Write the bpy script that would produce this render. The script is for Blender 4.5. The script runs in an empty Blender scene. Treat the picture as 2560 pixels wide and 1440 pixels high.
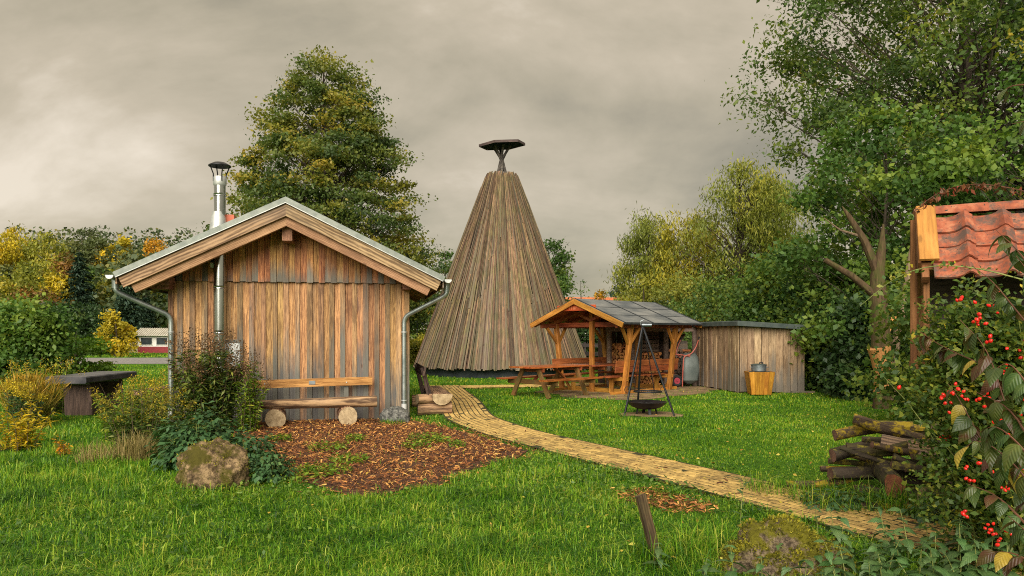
import bpy, bmesh, math, random
import numpy as np
from mathutils import Vector, Matrix, noise as mnoise

random.seed(7)
RNG = np.random.default_rng(7)
scene = bpy.context.scene
col = scene.collection
R = math.radians

# ---------------------------------------------------------------- camera
FPX, HZ, EYE = 1850.0, 833.0, 1.6          # focal length in photo pixels, horizon row, eye height
cam_d = bpy.data.cameras.new('camera')
cam = bpy.data.objects.new('camera', cam_d)
col.objects.link(cam)
cam.location = (0, 0, EYE)
cam.rotation_euler = (R(90), 0, 0)
cam_d.sensor_width = 36.0
cam_d.lens = FPX / 2560 * 36.0
cam_d.shift_y = (HZ - 720) / 2560
cam_d.clip_start = 0.05
cam_d.clip_end = 3000
scene.camera = cam

# ---------------------------------------------------------------- light
SUN_EL, SUN_AZ = 33.0, 188.0               # behind the camera and a little to its left (azimuth clockwise from +Y)
world = bpy.data.worlds.new('World')
scene.world = world
world.use_nodes = True
scene.view_settings.view_transform = 'Standard'
scene.view_settings.look = 'None'
scene.view_settings.gamma = 1.0
scene.view_settings.use_curve_mapping = False
scene.view_settings.exposure = 2.0
scene.cycles.max_bounces = 8
scene.cycles.diffuse_bounces = 5
scene.cycles.glossy_bounces = 3
scene.cycles.transmission_bounces = 5
scene.cycles.use_denoising = False
scene.cycles.filter_width = 1.05

sun_d = bpy.data.lights.new('sun', 'SUN')
sun_d.energy = 1.5
sun_d.angle = R(55)
sun_d.color = (1.0, 0.93, 0.82)
sun = bpy.data.objects.new('sun', sun_d)
col.objects.link(sun)
_az, _el = R(SUN_AZ), R(SUN_EL)
_sd = Vector((math.sin(_az) * math.cos(_el), math.cos(_az) * math.cos(_el), math.sin(_el)))
sun.rotation_euler = _sd.to_track_quat('Z', 'Y').to_euler()
sun.location = _sd * 60


class G:
    """small helper for node trees"""
    def __init__(s, nt):
        s.nt = nt
        nt.nodes.clear()

    def __call__(s, typ, _p=None, **inp):
        n = s.nt.nodes.new('ShaderNode' + typ)
        for k, v in (_p or {}).items():
            setattr(n, k, v)
        for k, v in inp.items():
            k = k.replace('_', ' ')
            s.put(n.inputs[k], v)
        return n

    def put(s, sock, v):
        if isinstance(v, bpy.types.NodeSocket):
            s.nt.links.new(v, sock)
        elif isinstance(v, (tuple, list)) and sock.type == 'RGBA' and len(v) == 3:
            sock.default_value = (*v, 1)
        else:
            sock.default_value = v

    def mix(s, f, a, b, blend='MIX'):
        n = s.nt.nodes.new('ShaderNodeMix')
        n.data_type = 'RGBA'
        n.blend_type = blend
        s.put(n.inputs[0], f); s.put(n.inputs[6], a); s.put(n.inputs[7], b)
        return n.outputs[2]

    def m(s, op, a, b=0.0, c=0.0, clamp=False):
        n = s.nt.nodes.new('ShaderNodeMath')
        n.operation = op
        n.use_clamp = clamp
        s.put(n.inputs[0], a); s.put(n.inputs[1], b); s.put(n.inputs[2], c)
        return n.outputs[0]

    def v(s, op, a, b):
        n = s.nt.nodes.new('ShaderNodeVectorMath')
        n.operation = op
        s.put(n.inputs[0], a)
        if op == 'SCALE':
            s.put(n.inputs['Scale'], b)
        else:
            s.put(n.inputs[1], b)
        return n.outputs[0]

    def ramp(s, f, pts, interp='LINEAR'):
        n = s.nt.nodes.new('ShaderNodeValToRGB')
        cr = n.color_ramp
        cr.interpolation = interp
        while len(cr.elements) < len(pts):
            cr.elements.new(0.5)
        for e, (p, c) in zip(cr.elements, pts):
            e.position = p
            e.color = (*c, 1) if isinstance(c, (tuple, list)) else (c, c, c, 1)
        s.put(n.inputs[0], f)
        return n.outputs[0]

    def noise(s, vec, scale, detail=4, rough=0.55, dist=0.0):
        return s('TexNoise', Vector=vec, Scale=scale, Detail=detail, Roughness=rough, Distortion=dist).outputs[0]

    def bump(s, h, strength=0.3, dist=0.02):
        return s('Bump', Strength=strength, Distance=dist, Height=h).outputs[0]


# overcast sky: a nearly closed cloud deck in front of the clear daylight sky
g = G(world.node_tree)
tc = g('TexCoord').outputs['Generated']
sep = g('SeparateXYZ', Vector=tc)
zz = g.m('ADD', g.m('MAXIMUM', sep.outputs[2], 0.0), 0.62)
pv = g('CombineXYZ', X=g.m('DIVIDE', sep.outputs[0], zz), Y=g.m('DIVIDE', sep.outputs[1], zz), Z=0.0).outputs[0]
c1 = g.noise(g.v('ADD', pv, (3.1, 7.7, 0)), 1.5, 9, 0.55, 0.25)
c2 = g.noise(g.v('MULTIPLY', g.v('ADD', pv, (11.0, 2.0, 0)), (0.9, 1.5, 1)), 3.2, 8, 0.56, 0.25)
cf = g.m('ADD', g.m('MULTIPLY', c1, 0.6), g.m('MULTIPLY', c2, 0.4))
deck = g.ramp(cf, [(0.37, (0.080, 0.071, 0.050)), (0.455, (0.120, 0.104, 0.073)),
                   (0.525, (0.152, 0.130, 0.095)), (0.61, (0.215, 0.188, 0.150))])
sky = g('TexSky', dict(sky_type='NISHITA', sun_disc=False, sun_elevation=R(SUN_EL), sun_rotation=R(SUN_AZ)))
clear = g.v('SCALE', sky.outputs[0], 0.05)
wc = g.mix(0.95, clear, deck)
bg = g('Background', Color=wc, Strength=1.0)
wo = g('OutputWorld')
g.nt.links.new(bg.outputs[0], wo.inputs[0])


# ---------------------------------------------------------------- helpers
def tag(o, label=None, cat=None, group=None, kind=None):
    if label: o['label'] = label
    if cat: o['category'] = cat
    if group: o['group'] = group
    if kind: o['kind'] = kind
    return o


def ground_at(px, py, z=0.0):
    """point of the level ground that the photograph shows at this pixel"""
    d = (EYE - z) * FPX / (py - HZ)
    return Vector(((px - 1280) / FPX * d, d, z))


def at(px, py, d):
    return Vector(((px - 1280) / FPX * d, d, EYE + (HZ - py) / FPX * d))


def link(o, parent=None):
    col.objects.link(o)
    if parent is not None:
        o.parent = parent
    return o


def empty(name, loc=(0, 0, 0), rz=0.0):
    o = bpy.data.objects.new(name, None)
    o.empty_display_size = 0.2
    o.location = loc
    o.rotation_euler = (0, 0, rz)
    return link(o)


def mesh_np(name, V, F, mat=None, rnd=None, smooth=False):
    """V (n,3), F (m,k) arrays -> mesh; rnd is an optional value per vertex"""
    V = np.asarray(V, dtype=np.float32); F = np.asarray(F, dtype=np.int32)
    me = bpy.data.meshes.new(name)
    n, k = F.shape
    me.vertices.add(len(V)); me.vertices.foreach_set('co', V.ravel())
    me.loops.add(n * k); me.loops.foreach_set('vertex_index', F.ravel())
    me.polygons.add(n)
    me.polygons.foreach_set('loop_start', np.arange(0, n * k, k, dtype=np.int32))
    me.polygons.foreach_set('loop_total', np.full(n, k, dtype=np.int32))
    me.update(calc_edges=True)
    if rnd is not None:
        a = me.attributes.new('rnd', 'FLOAT', 'POINT')
        a.data.foreach_set('value', np.asarray(rnd, dtype=np.float32))
    if smooth:
        me.polygons.foreach_set('use_smooth', np.ones(n, dtype=bool))
    if mat: me.materials.append(mat)
    return me


class MB:
    """collects shapes and links them as one mesh object"""
    def __init__(s):
        s.v = []; s.f = []

    def add(s, vs, fs):
        b = len(s.v)
        s.v += [tuple(x) for x in vs]
        s.f += [tuple(i + b for i in f) for f in fs]

    def box(s, c, size, M=None):
        hx, hy, hz = (x / 2 for x in size)
        vs = [Vector((sx * hx, sy * hy, sz * hz)) for sz in (-1, 1) for sx, sy in ((-1, -1), (1, -1), (1, 1), (-1, 1))]
        if M is not None: vs = [M @ x for x in vs]
        s.add([x + Vector(c) for x in vs], [(3, 2, 1, 0), (4, 5, 6, 7), (0, 1, 5, 4), (1, 2, 6, 5), (2, 3, 7, 6), (3, 0, 4, 7)])

    def prism(s, poly, z0, z1):
        n = len(poly)
        s.add([(x, y, z0) for x, y in poly] + [(x, y, z1) for x, y in poly],
              [tuple(range(n - 1, -1, -1)), tuple(range(n, 2 * n))] + [(i, (i + 1) % n, n + (i + 1) % n, n + i) for i in range(n)])

    def tube(s, pts, radii, n=8, caps=True, wob=0.0, seed=0):
        pts = [Vector(p) for p in pts]
        if not isinstance(radii, (list, tuple)): radii = [radii] * len(pts)
        rnd = random.Random(seed)
        b = len(s.v); prev = None
        for i, p in enumerate(pts):
            t = (pts[min(i + 1, len(pts) - 1)] - pts[max(i - 1, 0)])
            t = t.normalized() if t.length > 1e-9 else Vector((0, 0, 1))
            if prev is None:
                a = Vector((0, 0, 1)) if abs(t.z) < 0.9 else Vector((1, 0, 0))
                x = t.cross(a).normalized()
            else:
                x = (prev - t * prev.dot(t))
                x = x.normalized() if x.length > 1e-6 else t.orthogonal().normalized()
            prev = x; y = t.cross(x)
            for k in range(n):
                an = 2 * math.pi * k / n
                r = radii[i] * (1 + wob * rnd.uniform(-1, 1))
                s.v.append(tuple(p + (x * math.cos(an) + y * math.sin(an)) * r))
        for i in range(len(pts) - 1):
            for k in range(n):
                s.f.append((b + i * n + k, b + i * n + (k + 1) % n, b + (i + 1) * n + (k + 1) % n, b + (i + 1) * n + k))
        if caps:
            s.f.append(tuple(b + k for k in range(n - 1, -1, -1)))
            s.f.append(tuple(b + (len(pts) - 1) * n + k for k in range(n)))

    def lathe(s, prof, n=20, c=(0, 0, 0), close=True):
        """prof: (r, z) from the bottom up"""
        b = len(s.v)
        for r, z in prof:
            for k in range(n):
                an = 2 * math.pi * k / n
                s.v.append((c[0] + r * math.cos(an), c[1] + r * math.sin(an), c[2] + z))
        for i in range(len(prof) - 1):
            for k in range(n):
                s.f.append((b + i * n + k, b + i * n + (k + 1) % n, b + (i + 1) * n + (k + 1) % n, b + (i + 1) * n + k))
        if close:
            s.f.append(tuple(b + k for k in range(n - 1, -1, -1)))
            s.f.append(tuple(b + (len(prof) - 1) * n + k for k in range(n)))

    def mesh(s, name, mat, smooth=False):
        me = bpy.data.meshes.new(name)
        me.from_pydata(s.v, [], s.f)
        if smooth:
            me.polygons.foreach_set('use_smooth', np.ones(len(me.polygons), dtype=bool))
            try: me.set_sharp_from_angle(angle=R(40))
            except Exception: pass
        if mat: me.materials.append(mat)
        me.update()
        return me

    def build(s, name, mat, parent=None, smooth=False):
        return link(bpy.data.objects.new(name, s.mesh(name, mat, smooth)), parent)


def frame(p0, p1, side):
    """matrix with X along p0->p1 and Y close to side"""
    p0, p1, side = Vector(p0), Vector(p1), Vector(side)
    x = (p1 - p0).normalized()
    y = (side - x * side.dot(x)).normalized()
    z = x.cross(y)
    M = Matrix((x, y, z)).transposed().to_4x4()
    M.translation = p0
    return M


_bc = {}


def board_mesh(L, w, t, mat, bev=0.004, s0=0.0, s1=0.0, w1=None, bow=0.0):
    """a plank from x=0 to L, its width along Y, thickness along Z, edges eased; s0/s1 skew the end cuts; w1 the width at the far end"""
    key = (round(L, 3), round(w, 3), round(t, 3), mat.name, bev, round(s0, 3), round(s1, 3), w1, round(bow, 3))
    if key in _bc: return _bc[key]
    def sec(ww):
        a, b = ww / 2, t / 2
        e = min(bev, a * 0.4, b * 0.4)
        return [(-a + e, -b), (a - e, -b), (a, -b + e), (a, b - e), (a - e, b), (-a + e, b), (-a, b - e), (-a, -b + e)]
    m = MB()
    sA, sB = sec(w), sec(w1 if w1 else w)
    if bow:
        sM = sec((w + (w1 if w1 else w)) / 2)
        rows = [[(y * s0, y, z) for y, z in sA], [(L / 2, y, z + bow) for y, z in sM], [(L + y * s1, y, z) for y, z in sB]]
    else:
        rows = [[(y * s0, y, z) for y, z in sA], [(L + y * s1, y, z) for y, z in sB]]
    vs = [p for r in rows for p in r]
    fs = [tuple(range(7, -1, -1))] + [tuple(range(8 * (len(rows) - 1), 8 * len(rows)))]
    for i in range(len(rows) - 1):
        fs += [(8 * i + k, 8 * i + (k + 1) % 8, 8 * i + 8 + (k + 1) % 8, 8 * i + 8 + k) for k in range(8)]
    m.add(vs, fs)
    me = m.mesh('plank', mat)
    _bc[key] = me
    return me


def board(name, p0, p1, w, t, side, mat, parent=None, **kw):
    L = (Vector(p1) - Vector(p0)).length
    o = bpy.data.objects.new(name, board_mesh(L, w, t, mat, **kw))
    o.matrix_basis = frame(p0, p1, side)
    return link(o, parent)


def rounded(pts, r, n=5):
    """polyline with rounded corners"""
    pts = [Vector(p) for p in pts]
    out = [pts[0]]
    for i in range(1, len(pts) - 1):
        a, b, c = pts[i - 1], pts[i], pts[i + 1]
        d1 = min(r, (a - b).length * 0.45); d2 = min(r, (c - b).length * 0.45)
        s = b + (a - b).normalized() * d1; e = b + (c - b).normalized() * d2
        for k in range(n + 1):
            t = k / n
            out.append(s * (1 - t) ** 2 + b * 2 * t * (1 - t) + e * t * t)
    out.append(pts[-1])
    return out


def in_poly(P, poly):
    x, y = P[:, 0], P[:, 1]
    inside = np.zeros(len(P), dtype=bool)
    n = len(poly)
    for i in range(n):
        x0, y0 = poly[i]; x1, y1 = poly[(i + 1) % n]
        c = ((y0 > y) != (y1 > y)) & (x < (x1 - x0) * (y - y0) / ((y1 - y0) if y1 != y0 else 1e-9) + x0)
        inside ^= c
    return inside


def vnoise(x, y, s):
    """cheap smooth value noise in 0..1 for arrays"""
    x = np.asarray(x) * s + 100.3; y = np.asarray(y) * s + 57.7
    xi, yi = np.floor(x), np.floor(y)
    fx, fy = x - xi, y - yi
    fx = fx * fx * (3 - 2 * fx); fy = fy * fy * (3 - 2 * fy)
    def h(a, b):
        q = np.sin(a * 127.1 + b * 311.7) * 43758.5453
        return q - np.floor(q)
    return (h(xi, yi) * (1 - fx) + h(xi + 1, yi) * fx) * (1 - fy) + (h(xi, yi + 1) * (1 - fx) + h(xi + 1, yi + 1) * fx) * fy

# ---------------------------------------------------------------- materials
def new_mat(name):
    m = bpy.data.materials.new(name)
    m.use_nodes = True
    return m, G(m.node_tree)


def finish(g, sh):
    o = g('OutputMaterial')
    g.nt.links.new(sh, o.inputs[0])


def wood(name, dark, light, grey=None, h0=0.0, h1=1.0, gbase=0.0, gnoise=0.7, rough=0.75, var=0.3, bump=0.35,
         scale=1.0, rings=0.5, knots=0.6, moss=0.0, coat=0.0, hue=0.02):
    """sawn wood: grain runs along local X; grey = weathered colour, strongest below height h0 (local X) and gone above h1"""
    m, g = new_mat(name)
    co = g('TexCoord').outputs['Object']
    rn = g('ObjectInfo').outputs['Random']
    off = g('CombineXYZ', X=g.m('MULTIPLY', rn, 61.0), Y=g.m('MULTIPLY', rn, 23.0), Z=g.m('MULTIPLY', rn, 41.0)).outputs[0]
    p = g.v('ADD', co, off)
    fine = g.noise(g.v('MULTIPLY', p, (2.2 * scale, 46 * scale, 46 * scale)), 1.0, 5, 0.65)
    wv = g('TexWave', dict(wave_type='BANDS', bands_direction='Y', wave_profile='SIN'),
           Vector=g.v('MULTIPLY', p, (0.16, 1.0, 1.0)), Scale=13.0 * scale, Distortion=7.0, Detail=3.0, Detail_Scale=1.2, Detail_Roughness=0.6).outputs[1]
    gr = g.m('ADD', g.m('MULTIPLY', fine, 1 - rings * 0.6), g.m('MULTIPLY', wv, rings * 0.6))
    base = g.ramp(gr, [(0.32, dark), (0.64, light)])
    blot = g.noise(g.v('MULTIPLY', p, (1.6, 7, 7)), 1.0, 5, 0.68)
    base = g.mix(g.m('MULTIPLY', g.ramp(blot, [(0.38, 1.0), (0.50, 0.0)]), 0.7), base, tuple(c * 0.8 for c in dark))
    base = g.mix(g.m('MULTIPLY', g.ramp(blot, [(0.56, 0.0), (0.68, 1.0)]), 0.5), base, tuple(min(1, c * 1.35 + 0.02) for c in light))
    if grey:
        x = g('SeparateXYZ', Vector=co).outputs[0]
        hf = g('MapRange', Value=x, From_Min=h0, From_Max=h1, To_Min=1.0, To_Max=0.0).outputs[0]
        gn = g.noise(g.v('MULTIPLY', p, (1.1, 9, 9)), 1.0, 4, 0.6)
        f = g.m('ADD', g.m('ADD', g.m('MULTIPLY', hf, 0.9), gbase), g.m('MULTIPLY', g.m('SUBTRACT', gn, 0.5), gnoise * 2))
        f = g.m('ADD', f, g.m('MULTIPLY', g.m('SUBTRACT', g.m('FRACT', g.m('MULTIPLY', rn, 7.31)), 0.5), 0.75))
        f = g.m('ADD', g.m('MULTIPLY', f, 1.7), -0.35, clamp=True)
        gcol = g.mix(gr, tuple(c * 0.55 for c in grey), tuple(min(1, c * 1.35) for c in grey))
        base = g.mix(f, base, gcol)
    if knots:
        vo = g('TexVoronoi', dict(feature='F1'), Vector=g.v('MULTIPLY', p, (1.9, 5.2, 0.1)), Scale=1.0, Randomness=1.0).outputs['Distance']
        kf = g.ramp(vo, [(0.05, 1.0), (0.105, 0.0)])
        base = g.mix(g.m('MULTIPLY', kf, knots), base, tuple(c * 0.35 for c in dark))
    if moss:
        wp = g('NewGeometry').outputs['Position']
        mf = g.ramp(g.noise(wp, 2.3, 5, 0.65), [(0.48, 0.0), (0.66, 1.0)])
        base = g.mix(g.m('MULTIPLY', mf, moss), base, (0.10, 0.105, 0.03))
    hs = g('HueSaturation', Color=base, Hue=g.m('ADD', 0.5, g.m('MULTIPLY', g.m('SUBTRACT', g.m('FRACT', g.m('MULTIPLY', rn, 3.77)), 0.5), hue)),
           Saturation=1.0, Value=g.m('ADD', 1 - var, g.m('MULTIPLY', rn, 2 * var)))
    b = g('BsdfPrincipled', Base_Color=hs.outputs[0], Roughness=rough, Coat_Weight=coat, Coat_Roughness=0.25, Normal=g.bump(gr, bump, 0.006))
    b.inputs['Specular IOR Level'].default_value = 0.3
    finish(g, b.outputs[0])
    return m


def plain(name, c1, c2, scale=6.0, rough=0.6, metal=0.0, bump=0.15, bdist=0.01, stretch=(1, 1, 1), spec=0.4, var=0.0, detail=5, pts=(0.35, 0.65)):
    m, g = new_mat(name)
    co = g('TexCoord').outputs['Object']
    rn = g('ObjectInfo').outputs['Random']
    p = g.v('MULTIPLY', g.v('ADD', co, g('CombineXYZ', X=g.m('MULTIPLY', rn, 31.0), Y=g.m('MULTIPLY', rn, 17.0), Z=rn).outputs[0]), stretch)
    n = g.noise(p, scale, detail, 0.6)
    c = g.ramp(n, [(pts[0], c1), (pts[1], c2)])
    if var:
        c = g('HueSaturation', Color=c, Value=g.m('ADD', 1 - var, g.m('MULTIPLY', rn, 2 * var))).outputs[0]
    b = g('BsdfPrincipled', Base_Color=c, Metallic=metal, Normal=g.bump(g.noise(p, scale * 5, 4, 0.6), bump, bdist),
          Roughness=g.m('ADD', rough - 0.08, g.m('MULTIPLY', n, 0.16)))
    b.inputs['Specular IOR Level'].default_value = spec
    finish(g, b.outputs[0])
    return m


def leafm(name, pts, trans=0.3, rough=0.55, nscale=0.55, namp=0.5, var=0.12, tint=(1.0, 1.1, 0.55)):
    """foliage: colour picked per leaf from its own value, drifting slowly through the plant"""
    m, g = new_mat(name)
    a = g('Attribute', dict(attribute_name='rnd')).outputs['Fac']
    wp = g('NewGeometry').outputs['Position']
    n = g.noise(wp, nscale, 6, 0.62)
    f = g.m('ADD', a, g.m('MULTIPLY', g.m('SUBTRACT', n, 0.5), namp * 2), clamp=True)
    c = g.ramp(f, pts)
    rn = g('ObjectInfo').outputs['Random']
    c = g('HueSaturation', Color=c, Hue=0.5, Value=g.m('ADD', 1 - var, g.m('MULTIPLY', rn, 2 * var))).outputs[0]
    b = g('BsdfPrincipled', Base_Color=c, Roughness=rough)
    b.inputs['Specular IOR Level'].default_value = 0.3
    t = g('BsdfTranslucent', Color=g.mix(1.0, c, (*tint, 1), 'MULTIPLY'))
    mx = g('MixShader', Fac=trans)
    g.nt.links.new(b.outputs[0], mx.inputs[1]); g.nt.links.new(t.outputs[0], mx.inputs[2])
    finish(g, mx.outputs[0])
    return m


M = {}
# hut
M['clad'] = wood('larch_cladding', (0.185, 0.088, 0.037), (0.54, 0.305, 0.122), (0.125, 0.118, 0.108), 0.45, 1.5, -0.10, 0.65, var=0.26, rings=0.6, hue=0.025)
M['batten'] = wood('larch_cover_board', (0.135, 0.072, 0.036), (0.40, 0.235, 0.11), (0.135, 0.130, 0.108), 0.5, 1.9, 0.10, 0.65, var=0.32, rings=0.5)
M['gable'] = wood('larch_gable_board', (0.19, 0.074, 0.028), (0.54, 0.265, 0.095), (0.16, 0.14, 0.11), 0.0, 0.5, -0.2, 0.6, var=0.26, rings=0.6, hue=0.03)
M['barge'] = wood('weathered_barge_board', (0.13, 0.075, 0.038), (0.40, 0.26, 0.14), (0.22, 0.17, 0.125), 0, 5, -0.6, 0.5, rings=0.55, var=0.05, bump=0.6, scale=0.45)
M['rafter'] = wood('spruce_rafter', (0.20, 0.105, 0.048), (0.38, 0.225, 0.115), rings=0.5, var=0.08)
M['purlin'] = wood('red_larch_beam', (0.16, 0.07, 0.04), (0.34, 0.165, 0.10), rings=0.4, var=0.1)
M['core'] = plain('dark_timber_core', (0.02, 0.016, 0.012), (0.035, 0.028, 0.02), 4, 0.9)
M['zinc'] = plain('zinc_sheet', (0.15, 0.17, 0.15), (0.25, 0.27, 0.235), 9, 0.5, 0.35, 0.05)
M['zincpale'] = plain('zinc_drip_edge', (0.42, 0.44, 0.43), (0.56, 0.57, 0.54), 7, 0.5, 0.6, 0.05)
M['pipe'] = plain('galvanised_downpipe', (0.26, 0.31, 0.30), (0.40, 0.44, 0.42), 6, 0.38, 0.8, 0.04)
M['steel'] = plain('stainless_flue', (0.36, 0.38, 0.36), (0.46, 0.48, 0.45), 3, 0.20, 1.0, 0.02)
M['plastic'] = plain('pale_plastic_pipe', (0.42, 0.43, 0.42), (0.55, 0.55, 0.53), 6, 0.5)
M['flash'] = plain('red_flashing', (0.42, 0.10, 0.05), (0.55, 0.15, 0.07), 6, 0.6)
# cone
M['slab'] = wood('weathered_slab_board', (0.048, 0.030, 0.017), (0.28, 0.18, 0.092), (0.135, 0.108, 0.072), 0, 9, -0.25, 0.8, var=0.5, rings=0.25, knots=0.8, moss=0.35, bump=0.8, hue=0.05)
M['skirt'] = plain('dark_felt_skirt', (0.012, 0.018, 0.02), (0.03, 0.04, 0.042), 3, 0.8)
M['pole'] = wood('dark_pole_wood', (0.045, 0.04, 0.036), (0.13, 0.11, 0.09), var=0.2)
M['plate'] = plain('dark_roof_plate', (0.004, 0.009, 0.020), (0.008, 0.015, 0.030), 3, 0.8, spec=0.1)
M['plate_rim'] = wood('plate_rim_board', (0.05, 0.038, 0.036), (0.14, 0.095, 0.085), var=0.2)
# pavilion
M['honey'] = wood('honey_stained_timber', (0.20, 0.078, 0.014), (0.45, 0.205, 0.032), rings=0.35, var=0.22, rough=0.55, knots=0.4)
M['red'] = wood('red_brown_stained_timber', (0.13, 0.032, 0.012), (0.33, 0.098, 0.03), rings=0.35, var=0.2, rough=0.5, knots=0.4, coat=0.12)
M['redwet'] = wood('wet_red_brown_plank', (0.20, 0.045, 0.012), (0.42, 0.125, 0.03), rings=0.3, var=0.2, rough=0.32, knots=0.3, coat=0.3)
M['green_leg'] = wood('mossy_stained_leg', (0.11, 0.05, 0.018), (0.27, 0.13, 0.035), rings=0.3, var=0.2, moss=0.7)
M['sign'] = wood('red_name_board', (0.36, 0.06, 0.012), (0.55, 0.11, 0.025), rings=0.2, var=0.02, knots=0.0)
M['letter'] = plain('pale_carving', (0.55, 0.20, 0.08), (0.68, 0.28, 0.13), 8, 0.7)
M['felt'] = plain('slate_grey_roofing_felt', (0.075, 0.085, 0.09), (0.20, 0.20, 0.185), 2.4, 0.72, 0, 0.3, 0.004, (1, 0.45, 1))
M['seam'] = plain('black_felt_seam', (0.012, 0.016, 0.018), (0.03, 0.034, 0.036), 8, 0.7)
# shed
M['shed'] = wood('silvered_shed_board', (0.16, 0.098, 0.052), (0.43, 0.30, 0.175), (0.175, 0.150, 0.120), 0.2, 1.2, -0.2, 0.8, var=0.22, rings=0.4, knots=0.7)
M['shed_roof'] = plain('green_grey_roof_edge', (0.032, 0.048, 0.044), (0.075, 0.092, 0.080), 4, 0.75)
M['roundpost'] = wood('barked_round_post', (0.105, 0.072, 0.055), (0.25, 0.18, 0.135), rings=0.2, var=0.15, bump=0.6)
M['firewood'] = wood('split_firewood', (0.30, 0.11, 0.035), (0.62, 0.29, 0.085), rings=0.2, var=0.35, knots=0.2, hue=0.03)
M['firewood_grey'] = wood('old_firewood', (0.07, 0.045, 0.033), (0.25, 0.165, 0.115), rings=0.2, var=0.4, knots=0.2)
M['bin'] = wood('orange_bin_slat', (0.30, 0.105, 0.012), (0.50, 0.225, 0.025), rings=0.5, var=0.12, rough=0.5)
M['galv'] = plain('dull_zinc_pot', (0.17, 0.20, 0.22), (0.30, 0.33, 0.34), 6, 0.45, 0.7, 0.05)
M['tub'] = plain('grey_green_tub', (0.085, 0.108, 0.10), (0.145, 0.17, 0.158), 3, 0.5, 0.15)
M['redframe'] = plain('red_painted_tube', (0.45, 0.10, 0.07), (0.58, 0.16, 0.11), 5, 0.45)
M['redwheel'] = plain('red_wheel_rim', (0.30, 0.03, 0.05), (0.40, 0.05, 0.08), 5, 0.5)
M['rubber'] = plain('black_rubber', (0.012, 0.012, 0.013), (0.03, 0.03, 0.03), 8, 0.8)
M['iron'] = plain('black_iron', (0.010, 0.011, 0.013), (0.028, 0.029, 0.032), 7, 0.38, 0.4, 0.1)
M['bowl'] = plain('brown_black_steel', (0.014, 0.012, 0.013), (0.04, 0.032, 0.032), 5, 0.33, 0.6, 0.08)
# benches, logs
M['log'] = wood('debarked_log', (0.085, 0.042, 0.024), (0.42, 0.25, 0.135), (0.17, 0.135, 0.105), 0, 9, -0.72, 0.7, var=0.12, rings=0.6, scale=0.6, bump=0.9)
M['backrest'] = wood('ochre_backrest_plank', (0.24, 0.115, 0.028), (0.52, 0.29, 0.085), rings=0.6, var=0.05, knots=0.8)
M['darkbench'] = wood('dark_stained_bench', (0.035, 0.022, 0.018), (0.105, 0.065, 0.048), var=0.2)
M['slabtop'] = plain('wet_dark_slab_top', (0.032, 0.034, 0.042), (0.10, 0.095, 0.098), 2.5, 0.34, 0, 0.2)
M['slableg'] = wood('dark_brown_slab_leg', (0.042, 0.026, 0.022), (0.115, 0.07, 0.055), var=0.15)
M['postwood'] = wood('mossy_stake', (0.035, 0.022, 0.010), (0.145, 0.10, 0.042), moss=0.45, var=0.05, rings=0.3, bump=0.7)


def endgrain(name, dark, light, bark=None):
    m, g = new_mat(name)
    co = g('TexCoord').outputs['Object']
    rn = g('ObjectInfo').outputs['Random']
    sp = g('SeparateXYZ', Vector=co)
    r = g.m('SQRT', g.m('ADD', g.m('MULTIPLY', sp.outputs[1], sp.outputs[1]), g.m('MULTIPLY', sp.outputs[2], sp.outputs[2])))
    w = g.m('SINE', g.m('ADD', g.m('MULTIPLY', r, 300.0), g.m('MULTIPLY', g.noise(co, 9.0, 4, 0.6), 26.0)))
    n = g.noise(g.v('ADD', co, g('CombineXYZ', X=g.m('MULTIPLY', rn, 9.0), Y=0.0, Z=0.0).outputs[0]), 11.0, 5, 0.65)
    f = g.m('ADD', g.m('MULTIPLY', w, 0.06), n)
    ang = g.m('ARCTAN2', sp.outputs[1], sp.outputs[2])
    crack = g.ramp(g.m('ABSOLUTE', g.m('SINE', g.m('ADD', g.m('MULTIPLY', ang, 2.5), g.m('MULTIPLY', n, 2.5)))), [(0.0, 1.0), (0.055, 0.0)])
    c = g.ramp(f, [(0.3, dark), (0.66, light)])
    c = g.mix(g.m('MULTIPLY', crack, 0.75), c, tuple(x * 0.2 for x in dark))
    b = g('BsdfPrincipled', Base_Color=c, Roughness=0.85, Normal=g.bump(f, 0.5, 0.006))
    finish(g, b.outputs[0])
    return m


M['end'] = endgrain('log_end', (0.22, 0.15, 0.075), (0.47, 0.355, 0.205))
M['enddark'] = endgrain('dark_log_end', (0.06, 0.03, 0.022), (0.17, 0.085, 0.055))
M['endred'] = endgrain('rotten_red_log_end', (0.11, 0.032, 0.014), (0.29, 0.105, 0.045))


def barkm(name, dark, light, lichen=0.0, lich=(0.42, 0.31, 0.03), moss=0.0, stretch=(3, 22, 22), bump=0.9):
    m, g = new_mat(name)
    co = g('TexCoord').outputs['Object']
    rn = g('ObjectInfo').outputs['Random']
    p = g.v('ADD', co, g('CombineXYZ', X=g.m('MULTIPLY', rn, 13.0), Y=g.m('MULTIPLY', rn, 7.0), Z=0.0).outputs[0])
    n = g.noise(g.v('MULTIPLY', p, stretch), 1.0, 6, 0.7)
    c = g.ramp(n, [(0.3, dark), (0.68, light)])
    if lichen:
        l = g.ramp(g.noise(p, 9.0, 5, 0.7), [(0.56 - 0.1 * lichen, 0.0), (0.66 - 0.1 * lichen, 1.0)])
        c = g.mix(g.m('MULTIPLY', l, 0.9), c, g.mix(n, tuple(x * 0.5 for x in lich), lich))
    if moss:
        l = g.ramp(g.noise(p, 4.0, 5, 0.65), [(0.46, 0.0), (0.62, 1.0)])
        c = g.mix(g.m('MULTIPLY', l, moss), c, (0.065, 0.085, 0.015))
    b = g('BsdfPrincipled', Base_Color=c, Roughness=0.9, Normal=g.bump(n, bump, 0.015))
    b.inputs['Specular IOR Level'].default_value = 0.2
    finish(g, b.outputs[0])
    return m


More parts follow.
